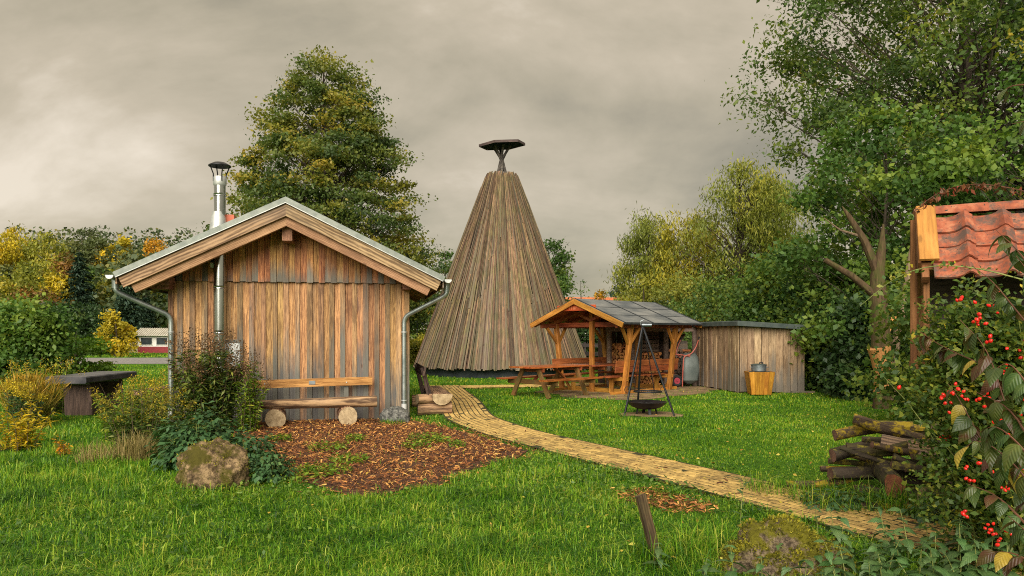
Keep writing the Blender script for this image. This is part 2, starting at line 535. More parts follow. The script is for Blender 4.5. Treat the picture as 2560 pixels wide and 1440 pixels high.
M['bark'] = barkm('tree_bark', (0.030, 0.024, 0.018), (0.12, 0.095, 0.07), stretch=(14, 14, 3))
M['barkbrown'] = barkm('dead_trunk_bark', (0.028, 0.018, 0.010), (0.125, 0.080, 0.042), moss=0.5, stretch=(26, 26, 2.5))
M['barkpale'] = barkm('pale_bark', (0.075, 0.05, 0.03), (0.24, 0.17, 0.105), stretch=(24, 24, 3))
M['strip'] = barkm('stripped_orange_wood', (0.30, 0.115, 0.035), (0.62, 0.32, 0.11), stretch=(42, 42, 1.6), bump=0.7)
M['birch'] = barkm('birch_bark', (0.25, 0.24, 0.2), (0.6, 0.58, 0.5), stretch=(3, 3, 9), bump=0.2)
M['loglich'] = barkm('lichen_log_bark', (0.025, 0.017, 0.012), (0.135, 0.093, 0.06), 0.75, (0.50, 0.36, 0.03))
M['logbark'] = barkm('dark_log_bark', (0.018, 0.014, 0.011), (0.095, 0.072, 0.052), 0.25, (0.34, 0.29, 0.06), 0.25)
M['logmoss'] = barkm('mossy_log_bark', (0.028, 0.022, 0.013), (0.125, 0.10, 0.05), 0.5, (0.40, 0.34, 0.04), 0.6)
M['twig'] = plain('brown_twig', (0.06, 0.042, 0.025), (0.14, 0.10, 0.06), 12, 0.8)
M['cane'] = plain('green_cane', (0.13, 0.17, 0.035), (0.25, 0.27, 0.07), 9, 0.6)
M['redstem'] = plain('reddish_stem', (0.08, 0.03, 0.016), (0.15, 0.06, 0.03), 9, 0.65)
M['hip'] = plain('red_rose_hip', (0.55, 0.012, 0.010), (0.75, 0.03, 0.015), 20, 0.25, 0, 0.02, var=0.15)


def rockm(name, c1, c2, moss, mosscol=(0.115, 0.12, 0.014), scale=5.0, top=False):
    m, g = new_mat(name)
    co = g('TexCoord').outputs['Object']
    n = g.noise(co, scale, 8, 0.75)
    n2 = g.noise(co, scale * 4, 6, 0.7)
    c = g.ramp(n, [(0.32, c1), (0.62, c2)])
    c = g.mix(g.m('MULTIPLY', g.ramp(n2, [(0.42, 1.0), (0.56, 0.0)]), 0.7), c, tuple(x * 0.3 for x in c1))
    if moss:
        mf = g.noise(g.v('ADD', co, (3.3, 1.1, 8.0)), scale * 0.75, 6, 0.7)
        if top:
            up = g('SeparateXYZ', Vector=g('NewGeometry').outputs['Normal']).outputs[2]
            mf = g.m('ADD', mf, g.m('MULTIPLY', up, 0.12))
        mf = g.ramp(mf, [(0.62 - 0.22 * moss, 0.0), (0.70 - 0.22 * moss, 1.0)])
        mc = g.mix(n2, tuple(x * 0.35 for x in mosscol), mosscol)
        c = g.mix(mf, c, mc)
    b = g('BsdfPrincipled', Base_Color=c, Roughness=0.92, Normal=g.bump(g.m('ADD', n, n2), 0.9, 0.03))
    b.inputs['Specular IOR Level'].default_value = 0.2
    finish(g, b.outputs[0])
    return m


M['rock_tan'] = rockm('tan_mossy_rock', (0.075, 0.048, 0.025), (0.36, 0.25, 0.13), 0.55, (0.11, 0.095, 0.016), 3.2)
M['rock_moss'] = rockm('moss_grown_rock', (0.12, 0.085, 0.055), (0.35, 0.265, 0.165), 0.55, (0.24, 0.22, 0.020), 9.0, True)
M['rock_grey'] = rockm('grey_granite', (0.085, 0.09, 0.085), (0.26, 0.255, 0.225), 0.25, (0.10, 0.11, 0.03), 5.0)

# ground and vegetation
def ground_mat():
    m, g = new_mat('meadow_soil')
    wp = g('NewGeometry').outputs['Position']
    n1 = g.noise(wp, 0.5, 5, 0.6)
    n2 = g.noise(wp, 9.0, 5, 0.7)
    n3 = g.noise(wp, 70.0, 3, 0.7)
    f = g.m('ADD', g.m('MULTIPLY', n2, 0.55), g.m('MULTIPLY', n3, 0.45))
    c = g.ramp(f, [(0.34, (0.018, 0.045, 0.005)), (0.5, (0.050, 0.14, 0.008)), (0.66, (0.12, 0.25, 0.016))])
    c = g.mix(g.m('MULTIPLY', g.ramp(n1, [(0.5, 0.0), (0.75, 1.0)]), 0.35), c, (0.16, 0.165, 0.03))
    b = g('BsdfPrincipled', Base_Color=c, Roughness=0.95, Normal=g.bump(f, 0.8, 0.05))
    b.inputs['Specular IOR Level'].default_value = 0.15
    finish(g, b.outputs[0])
    return m


M['ground'] = ground_mat()
M['soil'] = plain('trodden_earth', (0.11, 0.07, 0.032), (0.30, 0.205, 0.095), 3.5, 0.95, 0, 0.6, 0.02)
M['mulchbase'] = plain('mulch_bed', (0.035, 0.016, 0.009), (0.16, 0.07, 0.032), 14, 0.95, 0, 1.0, 0.03)
M['gravel'] = plain('grey_gravel', (0.12, 0.11, 0.105), (0.33, 0.31, 0.29), 7, 0.95, 0, 0.5, 0.03, detail=8)
M['paver'] = plain('ochre_paver', (0.25, 0.155, 0.045), (0.58, 0.39, 0.12), 11, 0.85, 0, 0.5, 0.005, var=0.24, pts=(0.3, 0.6))
def paver_dirt():
    g = M['paver'].node_tree
    b = [n for n in g.nodes if n.type == 'BSDF_PRINCIPLED'][0]
    src = b.inputs['Base Color'].links[0].from_socket
    nz = g.nodes.new('ShaderNodeTexNoise'); nz.inputs['Scale'].default_value = 2.3; nz.inputs['Detail'].default_value = 7; nz.inputs['Roughness'].default_value = 0.7
    ge = g.nodes.new('ShaderNodeNewGeometry'); g.links.new(ge.outputs['Position'], nz.inputs['Vector'])
    rp = g.nodes.new('ShaderNodeValToRGB'); rp.color_ramp.elements[0].position = 0.50; rp.color_ramp.elements[1].position = 0.66
    rp.color_ramp.elements[1].color = (0.75, 0.75, 0.75, 1); g.links.new(nz.outputs[0], rp.inputs[0])
    mx = g.nodes.new('ShaderNodeMix'); mx.data_type = 'RGBA'
    g.links.new(rp.outputs[0], mx.inputs[0]); g.links.new(src, mx.inputs[6]); mx.inputs[7].default_value = (0.135, 0.085, 0.032, 1)
    g.links.new(mx.outputs[2], b.inputs['Base Color'])


paver_dirt()
M['joint'] = plain('mossy_joint', (0.018, 0.020, 0.006), (0.055, 0.050, 0.014), 12, 0.95, 0, 0.6, 0.01)
M['grass'] = leafm('meadow_grass', [(0.0, (0.012, 0.050, 0.004)), (0.3, (0.056, 0.175, 0.008)), (0.56, (0.165, 0.335, 0.016)), (0.8, (0.36, 0.48, 0.04)), (1.0, (0.55, 0.50, 0.09))], 0.32, 0.42, 0.8, 0.75, 0, (0.95, 1.15, 0.4))
M['lawn'] = leafm('lawn_grass', [(0.0, (0.018, 0.066, 0.004)), (0.33, (0.080, 0.215, 0.008)), (0.6, (0.195, 0.365, 0.014)), (0.82, (0.38, 0.46, 0.035)), (1.0, (0.50, 0.44, 0.06))], 0.32, 0.45, 0.55, 0.75, 0, (0.95, 1.15, 0.4))
M['chip'] = leafm('bark_chip', [(0.0, (0.026, 0.010, 0.006)), (0.3, (0.12, 0.042, 0.017)), (0.6, (0.33, 0.125, 0.038)), (0.85, (0.56, 0.26, 0.065)), (1.0, (0.72, 0.43, 0.12))], 0.0, 0.8, 1.2, 0.3, 0)
M['weed'] = leafm('bright_weed', [(0.0, (0.055, 0.12, 0.012)), (0.6, (0.15, 0.26, 0.02)), (1.0, (0.36, 0.36, 0.04))], 0.3, 0.5, 2.0, 0.4, 0)
M['fallen'] = leafm('fallen_leaf', [(0.0, (0.30, 0.12, 0.03)), (0.5, (0.50, 0.36, 0.05)), (1.0, (0.62, 0.56, 0.10))], 0.15, 0.6, 1.0, 0.4, 0)
M['linden'] = leafm('linden_leaf', [(0.0, (0.036, 0.072, 0.028)), (0.36, (0.095, 0.14, 0.032)), (0.66, (0.23, 0.225, 0.03)), (1.0, (0.50, 0.32, 0.045))], 0.40, 0.48, 0.5, 0.6)
M['oak'] = leafm('oak_leaf', [(0.0, (0.042, 0.088, 0.032)), (0.4, (0.115, 0.19, 0.044)), (0.7, (0.27, 0.31, 0.04)), (0.88, (0.44, 0.34, 0.03)), (1.0, (0.52, 0.25, 0.025))], 0.40, 0.48, 0.45, 0.55)
M['maple'] = leafm('maple_leaf', [(0.0, (0.036, 0.088, 0.024)), (0.4, (0.10, 0.19, 0.036)), (0.78, (0.25, 0.32, 0.042)), (1.0, (0.46, 0.30, 0.035))], 0.40, 0.48, 0.5, 0.55)
M['willow'] = leafm('willow_leaf', [(0.0, (0.12, 0.165, 0.035)), (0.5, (0.28, 0.31, 0.05)), (0.85, (0.46, 0.42, 0.06)), (1.0, (0.60, 0.42, 0.06))], 0.3, 0.5, 0.35, 0.5)
M['willowgold'] = leafm('golden_willow_leaf', [(0.0, (0.18, 0.19, 0.028)), (0.5, (0.38, 0.34, 0.035)), (1.0, (0.55, 0.36, 0.04))], 0.3, 0.5, 0.35, 0.5)
M['shrub'] = leafm('shrub_leaf', [(0.0, (0.026, 0.062, 0.020)), (0.4, (0.080, 0.150, 0.030)), (0.8, (0.22, 0.26, 0.036)), (1.0, (0.42, 0.20, 0.03))], 0.36, 0.48, 0.7, 0.55)
M['darkshrub'] = leafm('dark_shrub_leaf', [(0.0, (0.016, 0.040, 0.016)), (0.5, (0.046, 0.092, 0.026)), (1.0, (0.14, 0.19, 0.040))], 0.3, 0.45, 0.8, 0.5)
M['yellow'] = leafm('yellow_autumn_leaf', [(0.0, (0.20, 0.19, 0.02)), (0.5, (0.52, 0.40, 0.022)), (1.0, (0.78, 0.50, 0.025))], 0.3, 0.5, 0.3, 0.5)
M['yellowgreen'] = leafm('yellow_green_leaf', [(0.0, (0.09, 0.13, 0.024)), (0.5, (0.27, 0.27, 0.03)), (1.0, (0.55, 0.41, 0.03))], 0.3, 0.5, 0.25, 0.6)
M['rust'] = leafm('rusty_leaf', [(0.0, (0.09, 0.065, 0.02)), (0.5, (0.21, 0.12, 0.028)), (1.0, (0.40, 0.17, 0.026))], 0.25, 0.5, 0.3, 0.5)
M['greygreen'] = leafm('grey_green_leaf', [(0.0, (0.045, 0.068, 0.028)), (0.5, (0.115, 0.142, 0.042)), (1.0, (0.24, 0.22, 0.05))], 0.25, 0.5, 0.3, 0.5)
M['spruce'] = leafm('spruce_needle', [(0.0, (0.016, 0.040, 0.026)), (0.6, (0.042, 0.080, 0.044)), (1.0, (0.095, 0.14, 0.062))], 0.1, 0.6, 0.4, 0.4)
M['farwood'] = leafm('far_wood', [(0.0, (0.034, 0.058, 0.030)), (0.6, (0.075, 0.10, 0.036)), (1.0, (0.22, 0.18, 0.036))], 0.15, 0.6, 0.06, 0.6)
M['goldflower'] = leafm('goldenrod_flower', [(0.0, (0.30, 0.22, 0.015)), (1.0, (0.62, 0.47, 0.02))], 0.2, 0.7, 2.0, 0.3)
M['oliveflower'] = leafm('fading_goldenrod', [(0.0, (0.14, 0.13, 0.015)), (1.0, (0.36, 0.29, 0.02))], 0.2, 0.7, 2.0, 0.3)
M['seedhead'] = leafm('brown_seed_head', [(0.0, (0.055, 0.030, 0.014)), (1.0, (0.20, 0.115, 0.045))], 0.1, 0.8, 3.0, 0.4)
M['straw'] = leafm('straw_blade', [(0.0, (0.14, 0.11, 0.035)), (1.0, (0.46, 0.36, 0.13))], 0.2, 0.7, 3.0, 0.3)
M['amber'] = leafm('amber_leaf', [(0.0, (0.26, 0.20, 0.02)), (0.5, (0.58, 0.30, 0.02)), (1.0, (0.66, 0.20, 0.015))], 0.3, 0.5, 2.5, 0.4)
M['broom'] = leafm('broom_twig', [(0.0, (0.09, 0.10, 0.016)), (0.5, (0.24, 0.19, 0.02)), (1.0, (0.48, 0.25, 0.02))], 0.2, 0.6, 2.0, 0.5)
M['perennial'] = leafm('perennial_leaf', [(0.0, (0.030, 0.065, 0.018)), (0.5, (0.085, 0.14, 0.028)), (1.0, (0.26, 0.27, 0.04))], 0.25, 0.5, 1.6, 0.4)
M['mint'] = leafm('mint_leaf', [(0.0, (0.024, 0.062, 0.024)), (0.6, (0.060, 0.135, 0.045)), (1.0, (0.12, 0.20, 0.06))], 0.22, 0.45, 2.0, 0.4)
M['roseleaf'] = leafm('rose_leaf', [(0.0, (0.036, 0.078, 0.016)), (0.45, (0.105, 0.175, 0.028)), (0.82, (0.25, 0.27, 0.035)), (1.0, (0.55, 0.42, 0.03))], 0.38, 0.45, 2.0, 0.45)
M['mossleaf'] = leafm('moss', [(0.0, (0.04, 0.045, 0.006)), (0.5, (0.15, 0.145, 0.012)), (1.0, (0.34, 0.30, 0.02))], 0.2, 0.7, 6.0, 0.5)
M['herb'] = leafm('ground_herb', [(0.0, (0.028, 0.075, 0.014)), (0.5, (0.085, 0.17, 0.026)), (1.0, (0.22, 0.32, 0.05))], 0.25, 0.45, 1.5, 0.4)
M['redleaf'] = leafm('reddened_leaf', [(0.0, (0.10, 0.045, 0.02)), (0.6, (0.20, 0.085, 0.03)), (1.0, (0.28, 0.05, 0.03))], 0.2, 0.5, 2.0, 0.4)


def bigleaf(name, c1, c2, vein, rough=0.42, mottle=None, trans=0.2):
    """a single large leaf: veins arch from the midrib (local X is the midrib)"""
    m, g = new_mat(name)
    co = g('TexCoord').outputs['Object']
    rn = g('ObjectInfo').outputs['Random']
    sp = g('SeparateXYZ', Vector=co)
    ay = g.m('ABSOLUTE', sp.outputs[1])
    n = g.noise(g.v('ADD', co, g('CombineXYZ', X=g.m('MULTIPLY', rn, 9.0), Y=rn, Z=0.0).outputs[0]), 22.0, 4, 0.6)
    c = g.ramp(n, [(0.35, c1), (0.65, c2)])
    if mottle:
        mf = g.ramp(g.m('ADD', g.noise(g.v('ADD', co, g('CombineXYZ', X=0.0, Y=g.m('MULTIPLY', rn, 20.0), Z=0.0).outputs[0]), 15.0, 3, 0.6), g.m('MULTIPLY', g.m('SUBTRACT', rn, 0.5), 0.35)), [(0.45, 0.0), (0.62, 1.0)])
        c = g.mix(mf, c, mottle)
    ph = g.m('SINE', g.m('MULTIPLY', g.m('SUBTRACT', sp.outputs[0], g.m('MULTIPLY', ay, 1.1)), 460.0))
    vf = g.m('MAXIMUM', g.ramp(ph, [(0.86, 0.0), (0.98, 1.0)]), g.ramp(ay, [(0.0008, 1.0), (0.002, 0.0)]))
    c = g.mix(g.m('MULTIPLY', vf, 0.45), c, vein)
    c = g('HueSaturation', Color=c, Hue=g.m('ADD', 0.485, g.m('MULTIPLY', rn, 0.03)), Value=g.m('ADD', 0.72, g.m('MULTIPLY', g.m('FRACT', g.m('MULTIPLY', rn, 5.3)), 0.6))).outputs[0]
    b = g('BsdfPrincipled', Base_Color=c, Roughness=rough, Normal=g.bump(ph, 0.35, 0.002))
    t = g('BsdfTranslucent', Color=c)
    mx = g('MixShader', Fac=trans)
    g.nt.links.new(b.outputs[0], mx.inputs[1]); g.nt.links.new(t.outputs[0], mx.inputs[2])
    finish(g, mx.outputs[0])
    return m


M['dog_green'] = bigleaf('dogwood_green', (0.030, 0.062, 0.016), (0.062, 0.105, 0.022), (0.12, 0.155, 0.045))
M['dog_mixed'] = bigleaf('dogwood_turning', (0.045, 0.068, 0.018), (0.085, 0.115, 0.022), (0.11, 0.11, 0.03), mottle=(0.085, 0.028, 0.012))
M['dog_red'] = bigleaf('dogwood_red', (0.055, 0.018, 0.010), (0.10, 0.034, 0.014), (0.11, 0.05, 0.022), mottle=(0.085, 0.060, 0.014))
M['dog_yellow'] = bigleaf('dogwood_yellow', (0.24, 0.18, 0.02), (0.40, 0.29, 0.03), (0.42, 0.33, 0.08))
M['nettle'] = bigleaf('nettle_leaf', (0.045, 0.105, 0.028), (0.085, 0.165, 0.042), (0.14, 0.22, 0.07), 0.5)


def tilem(name):
    m, g = new_mat(name)
    co = g('TexCoord').outputs['Object']
    rn = g('ObjectInfo').outputs['Random']
    p = g.v('ADD', co, g('CombineXYZ', X=g.m('MULTIPLY', rn, 7.0), Y=g.m('MULTIPLY', rn, 19.0), Z=0.0).outputs[0])
    n = g.noise(p, 9.0, 6, 0.65)
    c = g.ramp(n, [(0.3, (0.15, 0.038, 0.020)), (0.52, (0.34, 0.092, 0.042)), (0.72, (0.46, 0.20, 0.105))])
    d = g.ramp(g.noise(g.v('ADD', p, (4, 4, 4)), 6.0, 6, 0.75), [(0.46, 0.0), (0.57, 1.0)])
    c = g.mix(g.m('MULTIPLY', d, 0.85), c, (0.085, 0.065, 0.052))
    k = g.ramp(g.noise(g.v('MULTIPLY', p, (1, 1, 1)), 45.0, 3, 0.6), [(0.64, 0.0), (0.69, 1.0)])
    c = g.mix(k, c, (0.03, 0.03, 0.025))
    b = g('BsdfPrincipled', Base_Color=c, Roughness=0.88, Normal=g.bump(n, 0.5, 0.008))
    finish(g, b.outputs[0])
    return m


M['tile'] = tilem('weathered_clay_tile')
M['ochreboard'] = wood('ochre_painted_board', (0.30, 0.115, 0.026), (0.46, 0.205, 0.045), rings=0.15, var=0.04, knots=0.5, rough=0.6, scale=0.7)
M['ochrepost'] = wood('brown_stained_post', (0.13, 0.055, 0.02), (0.27, 0.125, 0.04), rings=0.3, var=0.08)
M['white'] = plain('white_paint', (0.62, 0.61, 0.56), (0.74, 0.72, 0.66), 3, 0.6)
M['maroon'] = plain('dark_red_board', (0.17, 0.014, 0.018), (0.25, 0.024, 0.028), 4, 0.6)
M['cream'] = plain('cream_render', (0.42, 0.35, 0.20), (0.54, 0.46, 0.28), 2, 0.8)
M['corrug'] = plain('pale_corrugated_sheet', (0.42, 0.39, 0.31), (0.58, 0.55, 0.46), 2, 0.6)
M['glass'] = plain('dark_window_glass', (0.012, 0.018, 0.022), (0.03, 0.04, 0.046), 2, 0.1, 0, 0.0, spec=0.6)
M['redroof'] = plain('orange_tile_roof', (0.42, 0.12, 0.045), (0.58, 0.19, 0.07), 3, 0.7)
M['darkfence'] = wood('dark_fence_board', (0.018, 0.014, 0.013), (0.05, 0.038, 0.033), var=0.3)

# ================================================================ SETTING
HUT_A, HUT_RZ = Vector((-6.04, 13.0, 0)), R(10.5)
HUT_W, HUT_D = 4.2, 4.6
hu = Vector((math.cos(HUT_RZ), math.sin(HUT_RZ), 0)); hv = Vector((-math.sin(HUT_RZ), math.cos(HUT_RZ), 0))


def sstep(a, b, x):
    t = np.clip((np.asarray(x, dtype=float) - a) / (b - a), 0, 1)
    return t * t * (3 - 2 * t)


def terrain(x, y):
    x = np.asarray(x, dtype=float); y = np.asarray(y, dtype=float)
    left = 1 - sstep(-32, -8, x)
    return 12.0 * sstep(58, 150, y) * left + 4.0 * sstep(70, 200, y) * (1 - left) + 0.6 * (vnoise(x, y, 0.05) - 0.5) * sstep(45, 80, y)


xs = np.concatenate([np.linspace(-900, -120, 10), np.linspace(-110, 110, 89), np.linspace(120, 900, 10)])
ys = np.concatenate([np.linspace(-60, 0, 6), np.linspace(3, 240, 80), np.linspace(260, 1500, 10)])
X, Y = np.meshgrid(xs, ys)
Z = terrain(X, Y)
nv = X.shape[1]
idx = np.arange(X.size).reshape(X.shape)
F = np.stack([idx[:-1, :-1], idx[:-1, 1:], idx[1:, 1:], idx[1:, :-1]], -1).reshape(-1, 4)
o = link(bpy.data.objects.new('ground', mesh_np('ground', np.stack([X, Y, Z], -1).reshape(-1, 3), F, M['ground'], smooth=True)))
tag(o, 'green meadow ground rising to a wooded hill', 'ground', kind='structure')

# gravel road crossing behind the hut
m = MB()
road = [(-60, 37.0), (-30, 37.6), (-18, 38.5), (-8, 41), (2, 46), (2, 54), (-10, 50.5), (-20, 48.2), (-32, 47.5), (-60, 47)]
m.add([(x, y, 0.012) for x, y in road], [(0, 1, 8, 9), (1, 2, 7, 8), (2, 3, 6, 7), (3, 4, 5, 6)])
tag(m.build('road', M['gravel']), 'grey gravel road crossing behind the hut', 'road', kind='structure')

# trodden earth round the pavilion and the shed
def blob_sheet(name, cx, cy, rx, ry, rz, z, mat, label, cat, seed):
    rr = random.Random(seed); n = 40; m = MB()
    pts = []
    for k in range(n):
        a = 2 * math.pi * k / n
        q = 1 + 0.10 * math.sin(3 * a + seed) + 0.07 * math.sin(7 * a + 2 * seed) + rr.uniform(-0.04, 0.04)
        x, y = rx * q * math.cos(a), ry * q * math.sin(a)
        pts.append((cx + x * math.cos(rz) - y * math.sin(rz), cy + x * math.sin(rz) + y * math.cos(rz)))
    m.add([(cx, cy, z)] + [(x, y, z) for x, y in pts], [(0, k + 1, (k + 1) % n + 1) for k in range(n)])
    tag(m.build(name, mat), label, cat, kind='structure')
    return pts


EARTH = blob_sheet('trodden_ground', 3.35, 20.3, 2.9, 1.85, R(38), 0.008, M['soil'], 'bare trodden earth under the roofed picnic seat', 'ground', 2)
EARTH2 = blob_sheet('fire_ground', 2.75, 14.55, 0.62, 0.5, 0, 0.008, M['soil'], 'small bare patch of earth under the hanging grill', 'ground', 4)

# paved path: ochre blocks laid in a running bond along the path
PW = 0.9
path_c = [(-2.05, 22.2), (-1.62, 19.6), (-1.22, 17.2), (-0.98, 15.2), (-0.72, 13.6), (-0.02, 11.75), (0.68, 10.45), (1.62, 8.8), (2.28, 7.62), (2.85, 6.5), (3.3, 5.6), (3.75, 4.6), (4.1, 3.6)]


def resample(pts, step):
    pts = [Vector((x, y, 0)) for x, y in pts]
    # Catmull-Rom
    fine = []
    for i in range(len(pts) - 1):
        p0, p1, p2, p3 = pts[max(i - 1, 0)], pts[i], pts[i + 1], pts[min(i + 2, len(pts) - 1)]
        for k in range(24):
            t = k / 24
            fine.append(0.5 * ((2 * p1) + (p2 - p0) * t + (2 * p0 - 5 * p1 + 4 * p2 - p3) * t * t + (3 * p1 - p0 - 3 * p2 + p3) * t ** 3))
    fine.append(pts[-1])
    out = [fine[0]]; acc = 0.0
    for a, b in zip(fine, fine[1:]):
        seg = (b - a).length
        while acc + seg >= step:
            t = (step - acc) / seg
            a = a + (b - a) * t
            out.append(a.copy()); seg = (b - a).length; acc = 0.0
        acc += seg
    return out


def path_frames(pts, step):
    c = resample(pts, step)
    fr = []
    for i, p in enumerate(c):
        t = (c[min(i + 1, len(c) - 1)] - c[max(i - 1, 0)]).normalized()
        fr.append((p, t, Vector((t.y, -t.x, 0))))
    return fr


fr = path_frames(path_c, 0.1)
PATH_POLY = [tuple((p - n * (PW / 2))[:2]) for p, t, n in fr[::3]] + [tuple((p + n * (PW / 2))[:2]) for p, t, n in fr[::-3]]
side_c = [(-1.75, 21.6), (-0.6, 21.9), (0.6, 22.15), (1.8, 22.6), (2.9, 23.2)]
fr2 = path_frames(side_c, 0.1)
PATH_POLY2 = [tuple((p - n * 0.5)[:2]) for p, t, n in fr2[::3]] + [tuple((p + n * 0.5)[:2]) for p, t, n in fr2[::-3]]


def strip(frs, half, z):
    m = MB()
    vs = []; fs = []
    for i, (p, t, n) in enumerate(frs):
        vs += [(*(p - n * half)[:2], z), (*(p + n * half)[:2], z)]
        if i: fs.append((2 * i - 2, 2 * i - 1, 2 * i + 1, 2 * i))
    m.add(vs, fs)
    return m


path = strip(fr, PW / 2 + 0.03, 0.0345).build('path', M['joint'])
strip(fr2, PW / 2 + 0.03, 0.0305).build('path_bed', M['joint'], path)
tag(path, 'path of ochre paving blocks curving past the hut', 'path', kind='structure')


def paver_mesh():
    m = MB(); L, W, H, e = 0.183, 0.082, 0.05, 0.004
    a, b = L / 2, W / 2
    vs = [(-a, -b, 0), (a, -b, 0), (a, b, 0), (-a, b, 0), (-a, -b, H - e), (a, -b, H - e), (a, b, H - e), (-a, b, H - e),
          (-a + e, -b + e, H), (a - e, -b + e, H), (a - e, b - e, H), (-a + e, b - e, H)]
    fs = [(0, 1, 5, 4), (1, 2, 6, 5), (2, 3, 7, 6), (3, 0, 4, 7), (4, 5, 9, 8), (5, 6, 10, 9), (6, 7, 11, 10), (7, 4, 8, 11), (8, 9, 10, 11)]
    m.add(vs, fs)
    return m.mesh('paver', M['paver'])


pav_me = paver_mesh()
spots = []
for f_ in (fr, fr2):
    for r in range(9):
        tq = -0.40 + 0.1 * r
        for i in range(1 if r % 2 else 2, len(f_) - 1, 2):
            p, t, n = f_[i]
            q = p + n * tq
            if f_ is fr2 and in_poly(np.array([[q.x, q.y]]), PATH_POLY)[0]: continue
            if abs(tq) > 0.39 and random.random() < 0.10: continue
            spots.append((q.y, q, math.atan2(t.y, t.x) + random.gauss(0, 0.015), random.gauss(0, 0.0014), random.gauss(0, 0.012), random.gauss(0, 0.008)))
spots.sort(key=lambda s: s[0] if s[1].x / s[0] < 0.62 else 1e3)
rest = MB()
for i, (d, q, rz, dz, rx, ry) in enumerate(spots):
    Mx = Matrix.Translation((q.x, q.y, -0.012 + dz)) @ Matrix.Rotation(rz, 4, 'Z') @ Matrix.Rotation(rx, 4, 'X') @ Matrix.Rotation(ry, 4, 'Y')
    if i < 300:
        o = bpy.data.objects.new('paver', pav_me); o.matrix_basis = Mx; link(o, path)
    else:
        rest.add([Mx @ v.co for v in pav_me.vertices], [tuple(p.vertices) for p in pav_me.polygons])
tag(rest.build('paving_blocks', M['paver'], path), kind='stuff')

# mulch bed in front of the hut
mpx = [(560, 1066), (640, 1052), (1000, 1047), (1075, 1062), (1180, 1085), (1320, 1128), (1290, 1148), (1210, 1165), (1150, 1185), (1110, 1212), (1010, 1225),
       (930, 1246), (850, 1235), (790, 1215), (740, 1200), (680, 1184), (640, 1130), (590, 1092)]
MULCH = [tuple(ground_at(*p)[:2]) for p in mpx]
mpx2 = [(1545, 1232), (1640, 1228), (1760, 1262), (1790, 1283), (1700, 1290), (1600, 1270), (1550, 1252)]
MULCH2 = [tuple(ground_at(*p)[:2]) for p in mpx2]
m = MB()
m.add([(x, y, 0.010) for x, y in MULCH], [tuple(range(len(MULCH)))])
bed = m.build('mulch_bed', M['mulchbase'])
tag(bed, 'bed of reddish bark mulch in front of the log bench', 'mulch bed', kind='structure')


def scatter(poly, n, rng, soft=0.0):
    P = np.array(poly); lo, hi = P.min(0) - soft, P.max(0) + soft
    out = []
    tot = 0
    while tot < n:
        q = rng.uniform(lo, hi, (n * 2, 2))
        qq = q + rng.normal(0, soft, q.shape) if soft else q
        k = q[in_poly(qq, poly)]
        out.append(k); tot += len(k)
    return np.concatenate(out)[:n]


def chips(n, poly, soft, rng, lmin=0.015, lmax=0.10, z0=0.014):
    P = scatter(poly, n, rng, soft)
    L = lmin + (lmax - lmin) * rng.random(n) ** 2.6
    W = np.clip(L * rng.uniform(0.08, 0.3, n), 0.004, 0.018)
    az = rng.uniform(0, 2 * np.pi, n); tilt = rng.normal(0, 0.28, n); roll = rng.normal(0, 0.6, n)
    T = np.stack([np.cos(az) * np.cos(tilt), np.sin(az) * np.cos(tilt), np.sin(tilt)], 1)
    B = np.stack([-np.sin(az) * np.cos(roll), np.cos(az) * np.cos(roll), np.sin(roll)], 1)
    C = np.stack([P[:, 0], P[:, 1], z0 + rng.random(n) ** 2 * 0.03 + np.abs(np.sin(tilt)) * L * 0.4], 1)
    bow = np.stack([np.zeros(n), np.zeros(n), rng.uniform(0, 0.12, n) * L], 1)
    l, w = L[:, None] / 2, W[:, None] / 2
    V = np.stack([C - T * l - B * w, C - T * l + B * w, C + bow - B * w, C + bow + B * w, C + T * l - B * w * 0.6, C + T * l + B * w * 0.6], 1).reshape(-1, 3)
    b = np.arange(n)[:, None] * 6
    F = np.concatenate([b + np.array([[0, 1, 3, 2]]), b + np.array([[2, 3, 5, 4]])])
    r = np.clip(rng.beta(1.35, 1.55, n) + 0.12 * (L > 0.05), 0, 1)
    return V, F, np.repeat(r, 6)


rng = np.random.default_rng(11)
V, F, r = chips(35000, MULCH, 0.16, rng, 0.012, 0.075)
o = link(bpy.data.objects.new('bark_mulch', mesh_np('bark_mulch', V, F, M['chip'], r)))
tag(o, 'reddish brown bark chips strewn in front of the hut', 'mulch', kind='stuff')
V, F, r = chips(1700, MULCH2, 0.06, rng, 0.015, 0.08, 0.02)
o = link(bpy.data.objects.new('bark_mulch', mesh_np('bark_mulch', V, F, M['chip'], r)))
tag(o, 'small patch of bark chips behind the leaning stake', 'mulch', kind='stuff')
# a few chips and twigs on the path
V, F, r = chips(420, PATH_POLY, 0.0, rng, 0.012, 0.09, 0.042)
o = link(bpy.data.objects.new('twig_litter', mesh_np('twig_litter', V, F, M['chip'], r * 0.45)))
tag(o, 'small twigs and bark bits lying on the paved path', 'litter', kind='stuff')

# ================================================================ THE HUT
hut = empty('timber_hut', HUT_A, HUT_RZ)
tag(hut, 'gabled hut clad in orange and grey vertical boards with a steel flue', 'hut')
RX, RZT, SL, HALF = 2.07, 3.93, 0.487, 2.73
CA = math.atan(SL)


def zroof(x): return RZT - SL * abs(x - RX)


# dark inner body
m = MB()
body = [(0.05, 0), (HUT_W - 0.05, 0), (HUT_W - 0.05, zroof(HUT_W - 0.05) - 0.34), (RX, RZT - 0.34), (0.05, zroof(0.05) - 0.34)]
n = len(body)
m.add([(x, 0.03, z) for x, z in body] + [(x, HUT_D, z) for x, z in body], [tuple(range(n)), tuple(range(2 * n - 1, n - 1, -1))] + [((i + 1) % n, i, n + i, n + (i + 1) % n) for i in range(n)])
m.build('wall', M['core'], hut)

